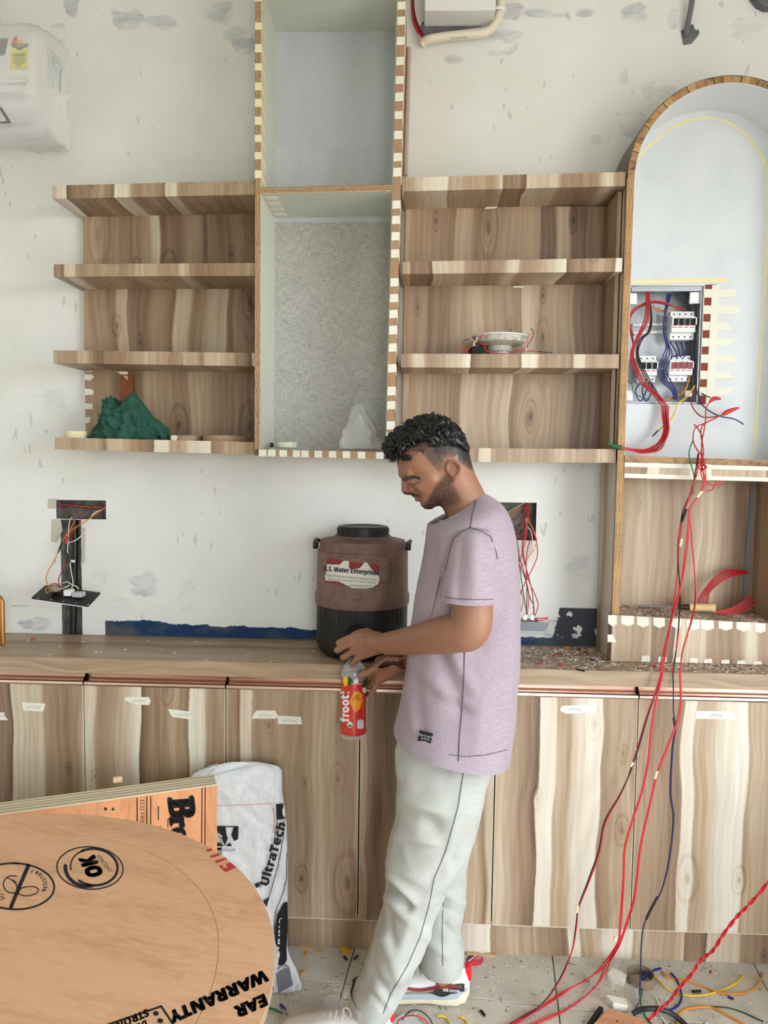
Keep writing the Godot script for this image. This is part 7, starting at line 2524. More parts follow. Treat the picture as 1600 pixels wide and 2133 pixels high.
func head_grid(mb: MB, outline: Array, which: int, s: float, lo: Vector3, hi: Vector3, tint: Callable, bump):
	# grid axes are f, u, lateral; built in head axes, then turned into the world
	var poly := pv(outline)
	var nx := int((hi.x - lo.x) / s) + 1
	var ny := int((hi.y - lo.y) / s) + 1
	var nz := int((hi.z - lo.z) / s) + 1
	var val := PackedFloat32Array()
	val.resize(nx * ny * nz)
	var WU := [-.125, .045, -.10, .054, -.07, .062, -.04, .068, -.01, .073, .03, .0735, .06, .064, .085, .05]
	var helix := [Vector3(-.006, -.050, .069), Vector3(-.012, -.039, .073), Vector3(-.025, -.0355, .077), Vector3(-.036, -.043, .080), Vector3(-.039, -.056, .080), Vector3(-.031, -.068, .077), Vector3(-.017, -.076, .072)]
	for j in ny:
		var u := lo.y + j * s
		for i in nx:
			var f := lo.x + i * s
			var D := poly_dist(poly, Vector2(f, u))
			var g := smoothstep(0.0, 0.1, f)
			var w := table(u, WU) * (1.0 - g * table(u, [-.12, .42, -.08, .36, -.03, .16, .05, .14]))
			var deep := table(u, [-.12, .026, -.07, .036, -.02, .052, .08, .06])
			if which == 1:
				w = w + .013 + .004 * smoothstep(.02, .1, f)
				deep = .05
			for k in nz:
				var z := lo.z + k * s
				var q := Vector3(f, u, z)
				var az := absf(z)
				var d := puff(D, az, w, deep)
				if which == 0:
					var p := Vector3(f, u, az)
					# nose
					var n := cone(p, Vector3(.093, -.016, 0), Vector3(.108, -.045, 0), .0095, .0105)
					n = smin(n, cone(p, Vector3(.104, -.052, 0), Vector3(.094, -.056, 0), .0095, .009), .008)
					n = smin(n, cone(p, Vector3(.095, -.052, .0125), Vector3(.092, -.051, .014), .0075, .007), .006)
					d = smin(d, n, .010)
					# brow, cheekbone, eye hollow and lid
					d = smin(d, cone(p, Vector3(.096, -.006, .012), Vector3(.080, -.012, .045), .008, .007), .014)
					d = smin(d, cone(p, Vector3(.070, -.052, .046), Vector3(.040, -.05, .058), .012, .010), .02)
					d = maxf(d, -smin(cone(p, Vector3(.101, -.032, .031), Vector3(.094, -.031, .044), .012, .010), 0.02, .01) * 0.9) if f > .06 and u > -.06 and u < 0.0 else d
					d = smin(d, cone(p, Vector3(.080, -.033, .031), Vector3(.077, -.034, .037), .0125, .0115), .004)
					# lips
					d = smin(d, cone(p, Vector3(.0965, -.0685, 0), Vector3(.080, -.083, .023), .0048, .0028), .005)
					d = smin(d, cone(p, Vector3(.0955, -.0805, 0), Vector3(.080, -.088, .021), .0055, .003), .005)
					d = maxf(d, -cone(p, Vector3(.101, -.0745, 0), Vector3(.084, -.0855, .024), .0022, .0018))
					# neck
					d = smin(d, cone(p, Vector3(-.012, -.07, 0), Vector3(-.005, -.2, 0), .054, .058), .022)
					# ear
					var e := 1e9
					for h in helix.size() - 1:
						e = minf(e, cone(p, helix[h], helix[h + 1], .0042, .0042))
					e = minf(e, cone(p, Vector3(-.017, -.076, .072), Vector3(-.008, -.080, .069), .0055, .0055))
					e = smin(e, (Vector3((p.x + .021) / .016, (p.y + .057) / .021, (p.z - .069) / .006).length() - 1.0) * .006, .003)
					e = minf(e, cone(p, Vector3(-.018, -.049, .073), Vector3(-.027, -.062, .075), .003, .003))
					e = minf(e, cone(p, Vector3(-.007, -.056, .070), Vector3(-.009, -.066, .070), .004, .0035))
					d = smin(d, e, .003)
				else:
					d += bump.call(q)
				val[k * nx * ny + j * nx + i] = d
	var tmp := MB.new()
	net_mesh(tmp, val, nx, ny, nz, lo, s, tint)
	# head axes (f, u, side) to world; the frame is right handed when side is +z
	var B := Basis(HF, HU, HF.cross(HU))
	var base := mb.v.size()
	for i in tmp.v.size():
		mb.col = tmp.c[i]
		mb.vert(HO + B * tmp.v[i], B * tmp.n[i])
	for i in tmp.ix:
		mb.ix.append(base + i)
	mb.col = Color.WHITE

func hw(f: float, u: float, s: float) -> Vector3:
	return HO + HF * f + HU * u + Vector3(0, 0, s)

# fingers: list of [points..., radii...] chains; palm: list of bones
func hand_field(palm: Array, fingers: Array) -> Callable:
	return func(p: Vector3) -> float:
		var d := 1e9
		for b in palm:
			d = smin(d, cone(p, b[0], b[1], b[2], b[3]), .012) if d < 1e8 else cone(p, b[0], b[1], b[2], b[3])
		var best := d
		for f in fingers:
			var e := 1e9
			for i in f[0].size() - 1:
				e = minf(e, cone(p, f[0][i], f[0][i + 1], f[1][i], f[1][i + 1]))
			best = minf(best, smin(d, e, .007))
		return best

func box_of(palm: Array, fingers: Array, pad: float) -> Array:
	var lo := Vector3.ONE * 1e9; var hi := -lo
	for b in palm:
		for k in 2:
			lo = lo.min(b[k]); hi = hi.max(b[k])
	for f in fingers:
		for p in f[0]:
			lo = lo.min(p); hi = hi.max(p)
	return [lo - Vector3.ONE * pad, hi + Vector3.ONE * pad]

var shirt_rows := []

func build_person():
	var t := thing("person", "young man in mauve grey T-shirt and pale trousers filling a bottle", "person", Vector3(0.02, 0, 0.56))
	var body := MB.new()
	var nsk := noise(701, 60.0, 2)
	var nbd := noise(702, 420.0, 2)
	var nbl := noise(703, 30.0, 2)
	var skin := func(p: Vector3) -> Color:
		var k := 1.0 + nsk.get_noise_3dv(p) * .10
		return Color(SKIN.r * k, SKIN.g * k, SKIN.b * k)
	var dark := Color(.010, .009, .009)
	var face := func(q: Vector3) -> Color:
		var k := 1.0 + nsk.get_noise_3dv(q) * .08
		var c := Color(SKIN.r * k, SKIN.g * k, SKIN.b * k)
		# lips
		var lip := exp(-pow((q.y + .075 + (0.098 - q.x) * .62) / .0075, 2.0)) * smoothstep(.078, .088, q.x) * (1.0 - smoothstep(.018, .026, absf(q.z)))
		c = c.lerp(Color(.20, .085, .065), lip * .35)
		# beard grows below a line from the sideburn to the corner of the mouth
		var line := table(q.x, [-.01, -.048, .015, -.055, .034, -.062, .067, -.084, .085, -.0955, .1, -.09])
		var m := smoothstep(.0, .012, line - q.y) * smoothstep(-.012, .004, q.x)
		m = maxf(m, 1.1 * exp(-pow((q.y + .0635 + (0.098 - q.x) * .75) / .0048, 2.0)) * smoothstep(.075, .088, q.x))
		if q.y < -.118 and q.x < .045: m *= smoothstep(-.150, -.122, q.y)
		m *= clampf(.88 + nbd.get_noise_3dv(q) * .55 + nbl.get_noise_3dv(q * 4.0) * .25, 0.0, 1.0)
		m *= 0.80 + 0.20 * smoothstep(.03, .07, q.x)
		# sideburn and clipped sides
		var side := table(q.x, [-.09, -.11, -.06, -.088, -.045, -.062, -.03, -.03, -.012, -.028, .0, -.046, .014, -.05, .022, -.02, .030, .014, .05, .03])
		var sd := smoothstep(.0, .012, q.y - side) * (1.0 - smoothstep(.026, .034, q.x - maxf(q.y, 0.0) * .5))
		if absf(q.z) > .0655 and q.x < -.002 and q.x > -.045 and q.y < -.03: sd = 0.0
		var den: float = lerpf(.55, 1.0, smoothstep(-.02, .02, q.y - side - .02))
		if q.x > .0: den *= .75
		m = maxf(m, sd * clampf(den + nbd.get_noise_3dv(q) * .35, 0.0, 1.0))
		return c.lerp(dark, clampf(m, 0, .97))
	head_grid(body, PROFILE, 0, .0030, Vector3(-.1, -.185, -.092), Vector3(.125, .092, .092), face, null)
	var hv := body.v.duplicate(); var hi_ := body.ix.duplicate()
	# trunk under the shirt, shoulders, arms
	var c0 := []; var a0 := []; var b0 := []
	for r in [[.118, 1.345, .05, .055, .57], [.125, 1.38, .056, .062, .57], [.13, 1.29, .08, .12, .555], [.14, 1.22, .09, .13, .545], [.14, 1.05, .09, .12, .54], [.125, .86, .085, .12, .55], [.12, .78, .085, .12, .56]]:
		c0.append(Vector3(r[0], r[1], r[4])); a0.append(Vector3(r[2], 0, 0)); b0.append(Vector3(0, 0, r[3]))
	c0.remove_at(1); a0.remove_at(1); b0.remove_at(1)
	sweep(body, c0, a0, b0, 24, true, skin)
	var limb := func(pts: Array, rad: Array, flat := 1.0):
		var sp := spl(pts, 8)
		var cs := []; var ax := []; var bx := []
		var x := Vector3(0, 0, 1)
		for i in sp.size():
			var d := (sp[mini(i + 1, sp.size() - 1)] - sp[maxi(i - 1, 0)]).normalized()
			var y := d.cross(x).normalized()
			var xx := y.cross(d).normalized()
			var tt := float(i) / (sp.size() - 1) * (rad.size() - 1)
			var r := lerpf(rad[int(minf(tt, rad.size() - 2))], rad[int(minf(tt, rad.size() - 2)) + 1], tt - minf(floorf(tt), rad.size() - 2))
			cs.append(sp[i]); ax.append(xx * r); bx.append(y * r * flat)
		sweep(body, cs, ax, bx, 28, true, skin)
	var LW := P(806, 1341, .515); var LE := P(984, 1312, .728)
	limb.call([Vector3(.14, 1.30, .60), P(985, 1135, .690), P(982, 1210, .715), LE + Vector3(-.004, .012, .004), P(950, 1318, .718), P(905, 1326, .680), P(850, 1335, .596), LW], [.05, .046, .048, .048, .047, .047, .0445, .042, .0365, .0315, .0285], 1.05)
	var RW := P(842, 1378, .415)
	limb.call([Vector3(.165, 1.30, .41), Vector3(.165, 1.13, .395), Vector3(.15, 1.03, .40), Vector3(.07, .965, .41), RW], [.05, .047, .045, .042, .036, .031])
	# left hand round the tap
	var palm := [[LW + Vector3(.02, .002, .016), LW, .027, .026], [LW, P(778, 1336, .475), .024, .024], [P(786, 1330, .478), P(741, 1324, .435), .017, .0115], [P(786, 1337, .478), P(738, 1337, .437), .017, .0115], [P(787, 1344, .476), P(740, 1352, .433), .017, .0115], [P(789, 1351, .474), P(748, 1368, .428), .015, .0105]]
	var fr := [.0098, .0092, .0088, .0078, .0066]
	var fingers := [
		[[P(742, 1324, .434), P(722, 1331, .424), P(706, 1339, .412), P(708, 1341, .390), P(722, 1338, .378)], fr],
		[[P(739, 1338, .436), P(718, 1346, .426), P(702, 1354, .412), P(704, 1356, .388), P(720, 1352, .374)], fr],
		[[P(741, 1352, .432), P(726, 1362, .424), P(714, 1369, .410), P(716, 1370, .388), P(730, 1366, .376)], fr],
		[[P(749, 1367, .427), P(739, 1376, .419), P(734, 1384, .406), P(737, 1382, .386), P(746, 1376, .376)], [.0088, .0082, .0078, .007, .006]],
		[[P(782, 1326, .462), P(764, 1316, .430), P(748, 1318, .400), P(736, 1322, .382)], [.0125, .0108, .0095, .0075]]]
	var nail := func(_p: Vector3): return Color.WHITE
	var bb := box_of(palm, fingers, .014)
	nets(body, bb[0], bb[1], .0030, hand_field(palm, fingers), skin)
	# right hand holding the bottle
	var bc := Vector3(-0.1585, 0.0, 0.372)
	var at := func(deg: float, y: float, r := .046): return bc + Vector3(cos(deg_to_rad(deg)) * r, y, sin(deg_to_rad(deg)) * r)
	palm = [[RW + Vector3(.02, .004, 0), RW, .029, .028], [RW, P(822, 1385, .412), .026, .025], [P(826, 1374, .412), P(792, 1378, .398), .020, .016], [P(826, 1386, .412), P(788, 1396, .392), .020, .016], [P(826, 1396, .410), P(790, 1414, .386), .018, .014], [P(818, 1376, .425), P(798, 1384, .425), .016, .015]]
	fingers = [
		[[P(806, 1380, .428), P(786, 1390, .430), P(766, 1401, .424), P(751, 1406, .414)], [.0145, .0115, .0102, .0085]],
		[[P(790, 1384, .392), at.call(-28, .890), at.call(-62, .886), at.call(-100, .884), at.call(-128, .884)], [.0105, .0092, .0086, .0078, .0066]],
		[[P(788, 1398, .388), at.call(-26, .868), at.call(-62, .864), at.call(-102, .862), at.call(-132, .862)], [.0105, .0092, .0086, .0078, .0066]],
		[[P(789, 1410, .385), at.call(-20, .846), at.call(-58, .842), at.call(-98, .840), at.call(-126, .840)], [.0100, .0090, .0084, .0076, .0064]],
		[[P(790, 1417, .384), at.call(4, .828, .048), at.call(-40, .822), at.call(-78, .820), at.call(-104, .820)], [.0090, .0082, .0076, .0070, .0060]]]
	bb = box_of(palm, fingers, .014)
	nets(body, bb[0], bb[1], .0030, hand_field(palm, fingers), skin)
	# ankles
	limb.call([Vector3(.12, .84, .60), P(925, 1640, .65), P(868, 1850, .652), P(795, 2030, .655), P(769, 2080, .655), P(764, 2112, .652)], [.07, .06, .05, .045, .044, .042, .040, .038, .036])
	limb.call([Vector3(.12, .84, .52), P(935, 1640, .475), P(920, 1850, .475), P(926, 1960, .478), P(928, 2010, .478), P(924, 2042, .478)], [.07, .06, .05, .042, .040, .038, .037, .036, .038])
	var skm := mat(Color.WHITE, 0.52)
	skm.vertex_color_use_as_albedo = true
	skm.subsurf_scatter_enabled = true
	skm.subsurf_scatter_strength = 0.08
	part(t, "body", body, skm)
	# thumb nail
	var mb := MB.new()
	mb.ball(P(752.5, 1405, .4225), Vector3(.0062, .0042, .002), 12, 6)
	part(t, "thumb_nail", mb, mat(Color(0.72, 0.58, 0.52), 0.35))
	mb = MB.new()
	var rc: Vector3 = at.call(2, .833, .0485)
	mb.lathe(Transform3D(Basis(Vector3(0, 1, 0), Vector3(.3, -.2, 1).normalized(), Vector3(1, 0, 0)).orthonormalized(), P(782, 1418, .392)), [Vector2(.0105, -.002), Vector2(.0118, -.002), Vector2(.0118, .002), Vector2(.0105, .002), Vector2(.0105, -.002)], 20)
	part(t, "finger_ring", mb, mat(Color(0.85, 0.85, 0.86), 0.2, 1.0), "silver ring")
	var look := MB.new()
	look.v = hv; look.ix = hi_
	hair_and_brows(t, look)
	shirt(t)
	trousers(t)
	shoe(t, true)
	shoe(t, false)

func hair_and_brows(t: Node3D, src: MB):
	var hn := noise(711, 38.0, 2)
	var hn2 := noise(712, 110.0, 2)
	var mb := MB.new()
	head_grid(mb, HAIR, 1, .0034, Vector3(-.1, -.056, -.105), Vector3(.126, .118, .105), func(_q): return Color.WHITE, func(q: Vector3):
		var top := smoothstep(-.03, .03, q.y + maxf(q.x, 0.0) * .4)
		return -absf(hn.get_noise_3dv(q)) * .016 * top + .004 * top + hn2.get_noise_3dv(q) * .003)
	# loose curls
	var r := RandomNumberGenerator.new()
	r.seed = 77
	var B := Basis(HF, HU, HF.cross(HU))
	var outer := pv(HAIR)
	for i in 420:
		var a := r.randf() * outer.size()
		var p2 := outer[int(a) % outer.size()].lerp(outer[(int(a) + 1) % outer.size()], a - floorf(a))
		var side := r.randf_range(-1, 1)
		var w := .078 * sqrt(maxf(0.0, 1.0 - pow(absf(side), 6.0)))
		var q := Vector3(p2.x * (1.0 - .35 * side * side), p2.y * (1.0 - .4 * side * side), side * .078)
		if q.y < .0 + absf(side) * .02 or (q.x < -.03 and q.y < .03):
			continue
		var cdir := Vector3(q.x, q.y - .01, q.z * .8).normalized()
		var tan1 := cdir.cross(Vector3(r.randf_range(-1, 1), r.randf_range(-1, 1), r.randf_range(-1, 1))).normalized()
		var tan2 := cdir.cross(tan1)
		var pts := []
		var rad := r.randf_range(.004, .0085)
		var ph := r.randf() * TAU
		var turns := r.randf_range(0.7, 1.5)
		for k in 11:
			var f := k / 10.0
			var an := ph + f * TAU * turns
			pts.append(HO + B * (q + cdir * (-.006 + .014 * f * r.randf_range(.7, 1.0)) + tan1 * cos(an) * rad + tan2 * sin(an) * rad * .7 + tan1 * f * .006))
		mb.tube(PackedVector3Array(pts), .0012, 4, false, PackedFloat32Array([.0016, .0018, .0018, .0018, .0017, .0016, .0015, .0014, .0012, .0009, .0005]))
	var hm := mat(Color(0.016, 0.015, 0.016), 0.45)
	part(t, "hair", mb, hm, "thick curly black hair")
	# brow: short strokes over the ridge; lash line
	var ridge := []
	for q in [[842.5, 998], [849, 996], [857, 994.5], [864, 994], [871, 995]]:
		ridge.append(strike(src, q[0], q[1]))
	var lid := []
	for q in [[859, 1009], [863, 1008.5], [867, 1007.5], [871, 1005.5], [875, 1003]]:
		lid.append(strike(src, q[0], q[1]))
	for sg in [1.0, -1.0]:
		mb = MB.new()
		var sp := spl(ridge, 14)
		for i in sp.size():
			for k in 3:
				var p := sp[i] + HU * r.randf_range(-.0034, .0030)
				var d := ((sp[mini(i + 1, sp.size() - 1)] - sp[maxi(i - 1, 0)]).normalized() + HU * r.randf_range(-.1, .5)) * .0085
				var a := p - d * .4; var b := p + d * .6
				a.z = HO.z + (a.z - HO.z) * sg; b.z = HO.z + (b.z - HO.z) * sg
				mb.tube(PackedVector3Array([a, (a + b) / 2 + Vector3(0, 0, .0006 * sg), b]), .0008, 4, false, PackedFloat32Array([.0010, .0011, .0004]))
		part(t, "eyebrow", mb, hm)
		mb = MB.new()
		var ls := PackedVector3Array()
		for p in spl(lid, 5):
			ls.append(Vector3(p.x, p.y, HO.z + (p.z - HO.z) * sg))
		mb.tube(ls, .0010, 5)
		part(t, "eyelash", mb, hm)

# nearest point of the near side of a ring mesh along a sight line
func strike(mesh: MB, u: float, v: float) -> Vector3:
	var d := ray(u, v)
	var best := 1e9
	var out := Vector3.ZERO
	for i in range(0, mesh.ix.size(), 3):
		var a := mesh.v[mesh.ix[i]]
		var q := a - EYE
		var along := q.dot(d) / d.length_squared()
		if (q - d * along).length_squared() > .0012:
			continue
		var h = Geometry3D.ray_intersects_triangle(EYE, d, a, mesh.v[mesh.ix[i + 1]], mesh.v[mesh.ix[i + 2]])
		if h != null and EYE.distance_squared_to(h) < best:
			best = EYE.distance_squared_to(h)
			out = h
	return out - d.normalized() * .0012 if best < 1e8 else P(u, v, .74)

func stitched(t: Node3D, mesh: MB, a: Array, r: float, m: Material, called: String):
	var pts := []
	var p := pv(a)
	for i in p.size() - 1:
		var n := maxi(1, int(p[i].distance_to(p[i + 1]) / 10.0))
		for k in n:
			var q := p[i].lerp(p[i + 1], float(k) / n)
			pts.append(strike(mesh, q.x, q.y))
	pts.append(strike(mesh, p[p.size() - 1].x, p[p.size() - 1].y))
	var mb := MB.new()
	mb.tube(spl(pts, 2), r, 5)
	part(t, called, mb, m)

# folds: valleys and ridges along picture segments: u1, v1, u2, v2, width, height (m, + out)
func fold_at(p: Vector2, folds: Array) -> float:
	var h := 0.0
	for f in folds:
		var c := Geometry2D.get_closest_point_to_segment(p, Vector2(f[0], f[1]), Vector2(f[2], f[3]))
		var d: float = c.distance_squared_to(p) / (f[4] * f[4])
		if d < 6.0:
			h += f[5] * exp(-d)
	return h

func loft(rings: Array, zc: float, seg: int, steps: int, pw: float) -> Array:
	# rings: front u, v, back u, v, half depth, z shift
	var rows := []
	var n := rings.size()
	for i in range(0, (n - 1) * steps + 1):
		var k := mini(i / steps, n - 2)
		var f := float(i - k * steps) / steps
		var q := []
		for e in 6:
			q.append(cubic_interpolate(rings[k][e], rings[k + 1][e], rings[maxi(k - 1, 0)][e], rings[mini(k + 2, n - 1)][e], f))
		var z: float = zc + q[5]
		var A := P(q[0], q[1], z); var B := P(q[2], q[3], z)
		var c := (A + B) / 2.0; var h := (B - A) / 2.0
		var row := PackedVector3Array()
		for j in seg:
			var a := TAU * j / seg
			var ca := signf(cos(a)) * pow(absf(cos(a)), pw); var sa := signf(sin(a)) * pow(absf(sin(a)), pw)
			row.append(c + h * ca + Vector3(0, 0, q[4] * sa))
		rows.append(row)
	return rows

func project(p: Vector3) -> Vector2:
	var d := p - EYE
	var z := -d.dot(BACK)
	return Vector2(800.0 + FOCAL * d.dot(RIGHT) / z, 1066.5 - FOCAL * d.dot(UPV) / z)

func wrinkle(rows: Array, zc: float, folds: Array, nz: FastNoiseLite, amp: float, stretch: Vector3):
	for i in rows.size():
		var c := Vector3.ZERO
		for p in rows[i]: c += p / rows[i].size()
		for j in rows[i].size():
			var p: Vector3 = rows[i][j]
			var d := (p - c)
			d.y = 0
			d = d.normalized()
			var h := (1.0 - absf(nz.get_noise_3dv(p * stretch)) * 2.2) * amp
			if p.z > zc:
				h += fold_at(project(p), folds) * clampf((p.z - zc) * 30.0, 0, 1)
			rows[i][j] = p + d * h

func shirt(t: Node3D):
	var heather := PackedByteArray()
	var na := noise(721, 1.0, 2)
	var tex := PackedByteArray()
	tex.resize(256 * 256 * 3)
	var at := 0
	for j in 256:
		for i in 256:
			var k := 1.0 + na.get_noise_2d(i * .05, j * .55) * .16 + na.get_noise_2d(i * .5 + 77, j * .5) * .10
			tex[at] = clampi(int(158 * k), 0, 255); tex[at + 1] = clampi(int(142 * k), 0, 255); tex[at + 2] = clampi(int(150 * k), 0, 255)
			at += 3
	var sm := mat(Color.WHITE, 0.85, 0.0, image_of(256, 256, tex), Vector3(7, 7, 1))
	sm.rim_enabled = true
	sm.rim = 0.25
	var zc := .542
	var rings := [[905, 1097, 1004, 1026, .062, .026], [899, 1091, 1014, 1030, .080, .024], [893, 1092, 1030, 1039, .125, .014], [890, 1106, 1046, 1054, .165, .006], [888, 1126, 1059, 1077, .178, .0], [884, 1150, 1068, 1106, .178, .0], [876, 1190, 1075, 1150, .170, .0], [866, 1235, 1079, 1205, .162, .0], [860, 1275, 1081, 1260, .154, .0], [853, 1330, 1081, 1318, .148, .0], [848, 1390, 1080, 1380, .148, .002], [838, 1445, 1076, 1440, .154, .006], [827, 1488, 1071, 1495, .166, .012], [822, 1508, 1064, 1540, .176, .016], [821, 1519, 1058, 1575, .182, .018]]
	var rows := loft(rings, zc, 88, 6, .86)
	var nz := noise(722, 7.0, 2)
	var folds := [[905, 1330, 960, 1480, 14, -.010], [930, 1330, 985, 1440, 12, .008], [880, 1400, 1000, 1500, 16, .006], [900, 1450, 1005, 1500, 14, -.008], [870, 1400, 880, 1520, 9, -.006], [1000, 1350, 1050, 1250, 16, -.008], [1040, 1120, 1052, 1260, 12, -.007], [905, 1130, 900, 1250, 9, -.005], [920, 1110, 935, 1180, 8, .004], [850, 1420, 860, 1510, 8, .005], [1010, 1440, 990, 1560, 12, .005], [1055, 1200, 1060, 1400, 14, .004], [900, 1190, 905, 1290, 10, .004]]
	wrinkle(rows, zc, folds, nz, .0028, Vector3(1.3, .55, 1.0))
	var mb := MB.new()
	mb.sheet(rows, true, 0.0, Vector2(1, 1))
	fix_out(mb, 0, Vector3(.13, 1.1, zc))
	# hem and collar turned inward
	var lip := func(row: PackedVector3Array, dy: float, k: float):
		var c := Vector3.ZERO
		for p in row: c += p / row.size()
		var inner := PackedVector3Array()
		for p in row: inner.append(p + (c - p) * k + Vector3(0, dy, 0))
		var s := mb.v.size()
		mb.sheet([row, inner], true)
	lip.call(rows[rows.size() - 1], .02, .06)
	lip.call(rows[0], -.03, .05)
	# sleeves
	var sl := [[964, 1092, 1004, 1093, .024, -.028], [948, 1102, 1020, 1103, .052, -.014], [939, 1120, 1027, 1120, .062, -.004], [932, 1150, 1030, 1150, .066, .006], [925, 1200, 1031, 1203, .067, .014], [919, 1230, 1031, 1236, .066, .018], [915, 1248, 1031, 1254, .065, .020]]
	var srows := loft(sl, .700, 48, 6, .9)
	wrinkle(srows, .700, [[985, 1110, 988, 1250, 10, .004], [960, 1130, 955, 1245, 9, -.004], [1010, 1120, 1020, 1240, 8, -.004], [930, 1180, 940, 1245, 8, .003]], nz, .0016, Vector3(1.4, .5, 1.0))
	var smb := MB.new()
	smb.sheet(srows, true)
	fix_out(smb, 0, srows[20][0].lerp(srows[20][24], .5))
	var s0 := mb.v.size()
	for i in smb.v.size():
		mb.vert(smb.v[i], smb.n[i], smb.t[i])
	for i in smb.ix: mb.ix.append(s0 + i)
	lip.call(srows[srows.size() - 1], .025, .10)
	# far sleeve
	var fc := []; var fa := []; var fb := []
	for q in [[.150, 1.345, .43, .03], [.158, 1.30, .40, .06], [.162, 1.22, .39, .064], [.162, 1.12, .388, .064]]:
		fc.append(Vector3(q[0], q[1], q[2])); fa.append(Vector3(q[3], 0, 0)); fb.append(Vector3(0, 0, q[3]))
	sweep(mb, fc, fa, fb, 28, false)
	for i in mb.v.size():
		mb.t[i] = Vector2(mb.v[i].x + mb.v[i].z, -mb.v[i].y)
	var sp := part(t, "t_shirt", mb, sm, "mauve grey heather T-shirt")
	shirt_rows = rows
	var seam := mat(Color(0.30, 0.26, 0.28), 0.9)
	var src := MB.new()
	src.v = mb.v.duplicate(); src.ix = mb.ix.duplicate()
	var o := world_of(t)
	for i in src.v.size(): src.v[i] += o
	stitched(sp, src, [992, 1041, 984, 1070, 980, 1098], .0011, seam, "shoulder_seam")
	stitched(sp, src, [980, 1099, 962, 1108, 945, 1122, 936, 1150, 928, 1190], .0011, seam, "armhole_seam")
	stitched(sp, src, [980, 1099, 1000, 1105, 1022, 1118, 1034, 1150, 1036, 1165], .0011, seam, "armhole_seam")
	stitched(sp, src, [968, 1345, 966, 1420, 962, 1480, 957, 1540, 955, 1586], .0010, seam, "side_seam")
	stitched(sp, src, [935, 1572, 970, 1576, 1010, 1573, 1057, 1562], .0008, seam, "hem_stitch")
	stitched(sp, src, [918, 1243, 950, 1247, 990, 1249, 1029, 1248], .0008, seam, "sleeve_stitch")
	# chest pocket
	var on := func(q: Vector2): return strike(src, q.x, q.y)
	var pk := MB.new()
	var prow := []
	for i in 9:
		var rw := PackedVector3Array()
		for j in 5:
			var a := Vector2(884, 1194).lerp(Vector2(916, 1202), j / 4.0).lerp(Vector2(872, 1276).lerp(Vector2(898, 1284), j / 4.0), i / 8.0)
			var h := strike(src, a.x, a.y)
			rw.append(h + (EYE - h).normalized() * (.0035 if i < 2 else .0022))
		prow.append(rw)
	pk.sheet(prow)
	for i in pk.v.size():
		pk.t[i] = Vector2(pk.v[i].x + pk.v[i].z, -pk.v[i].y)
	if pk.n[20].dot(EYE - pk.v[20]) < 0: flip(pk, 0)
	part(sp, "chest_pocket", pk, sm)
	stitched(sp, src, [884, 1203, 915, 1211], .0008, seam, "pocket_stitch")
	# woven label near the hem
	var lb := MB.new()
	var lz := strike(src, 885, 1536).z
	var lx := (strike(src, 898, 1538).z - strike(src, 872, 1534).z) / 26.0
	var flat := func(q: Vector2): return P(q.x, q.y, lz + .003 + (q.x - 885) * lx)
	print_poly(lb, pv([874.5, 1521, 902.5, 1528, 896, 1552, 869, 1546]), flat, 100)
	var lp := part(sp, "woven_label", lb, mat(Color(0.05, 0.06, 0.09), 0.8), "small dark woven label")
	var flat2 := func(q: Vector2): return P(q.x, q.y, lz + .004 + (q.x - 885) * lx)
	var tx := MB.new()
	print_text(tx, "Abercrombie", 4.4, Transform2D(.24, Vector2(887.5, 1533)), flat2, 700, true, 0.0, .82)
	print_text(tx, "& Fitch", 4.2, Transform2D(.24, Vector2(886, 1539)), flat2, 700, true, 0.0, .9)
	for k in 2:
		for s in stroke([878 - k, 1543 + k * 2.2, 890 - k, 1546 + k * 2.2], .6):
			print_poly(tx, s, flat2, 100)
	part(lp, "lettering", tx, mat(Color(0.72, 0.72, 0.74), 0.8))

func fix_out(mb: MB, from: int, inside: Vector3):
	var k := 0.0
	for i in range(from, mb.v.size(), 7):
		var d := mb.v[i] - inside
		d.y = 0
		k += signf(mb.n[i].dot(d))
	if k < 0:
		flip(mb, from)

# turn a surface inside out
func flip(mb: MB, from: int):
	for i in range(from, mb.v.size()):
		mb.n[i] = -mb.n[i]
	for i in range(0, mb.ix.size(), 3):
		if mb.ix[i] >= from:
			var x := mb.ix[i + 1]
			mb.ix[i + 1] = mb.ix[i + 2]
			mb.ix[i + 2] = x

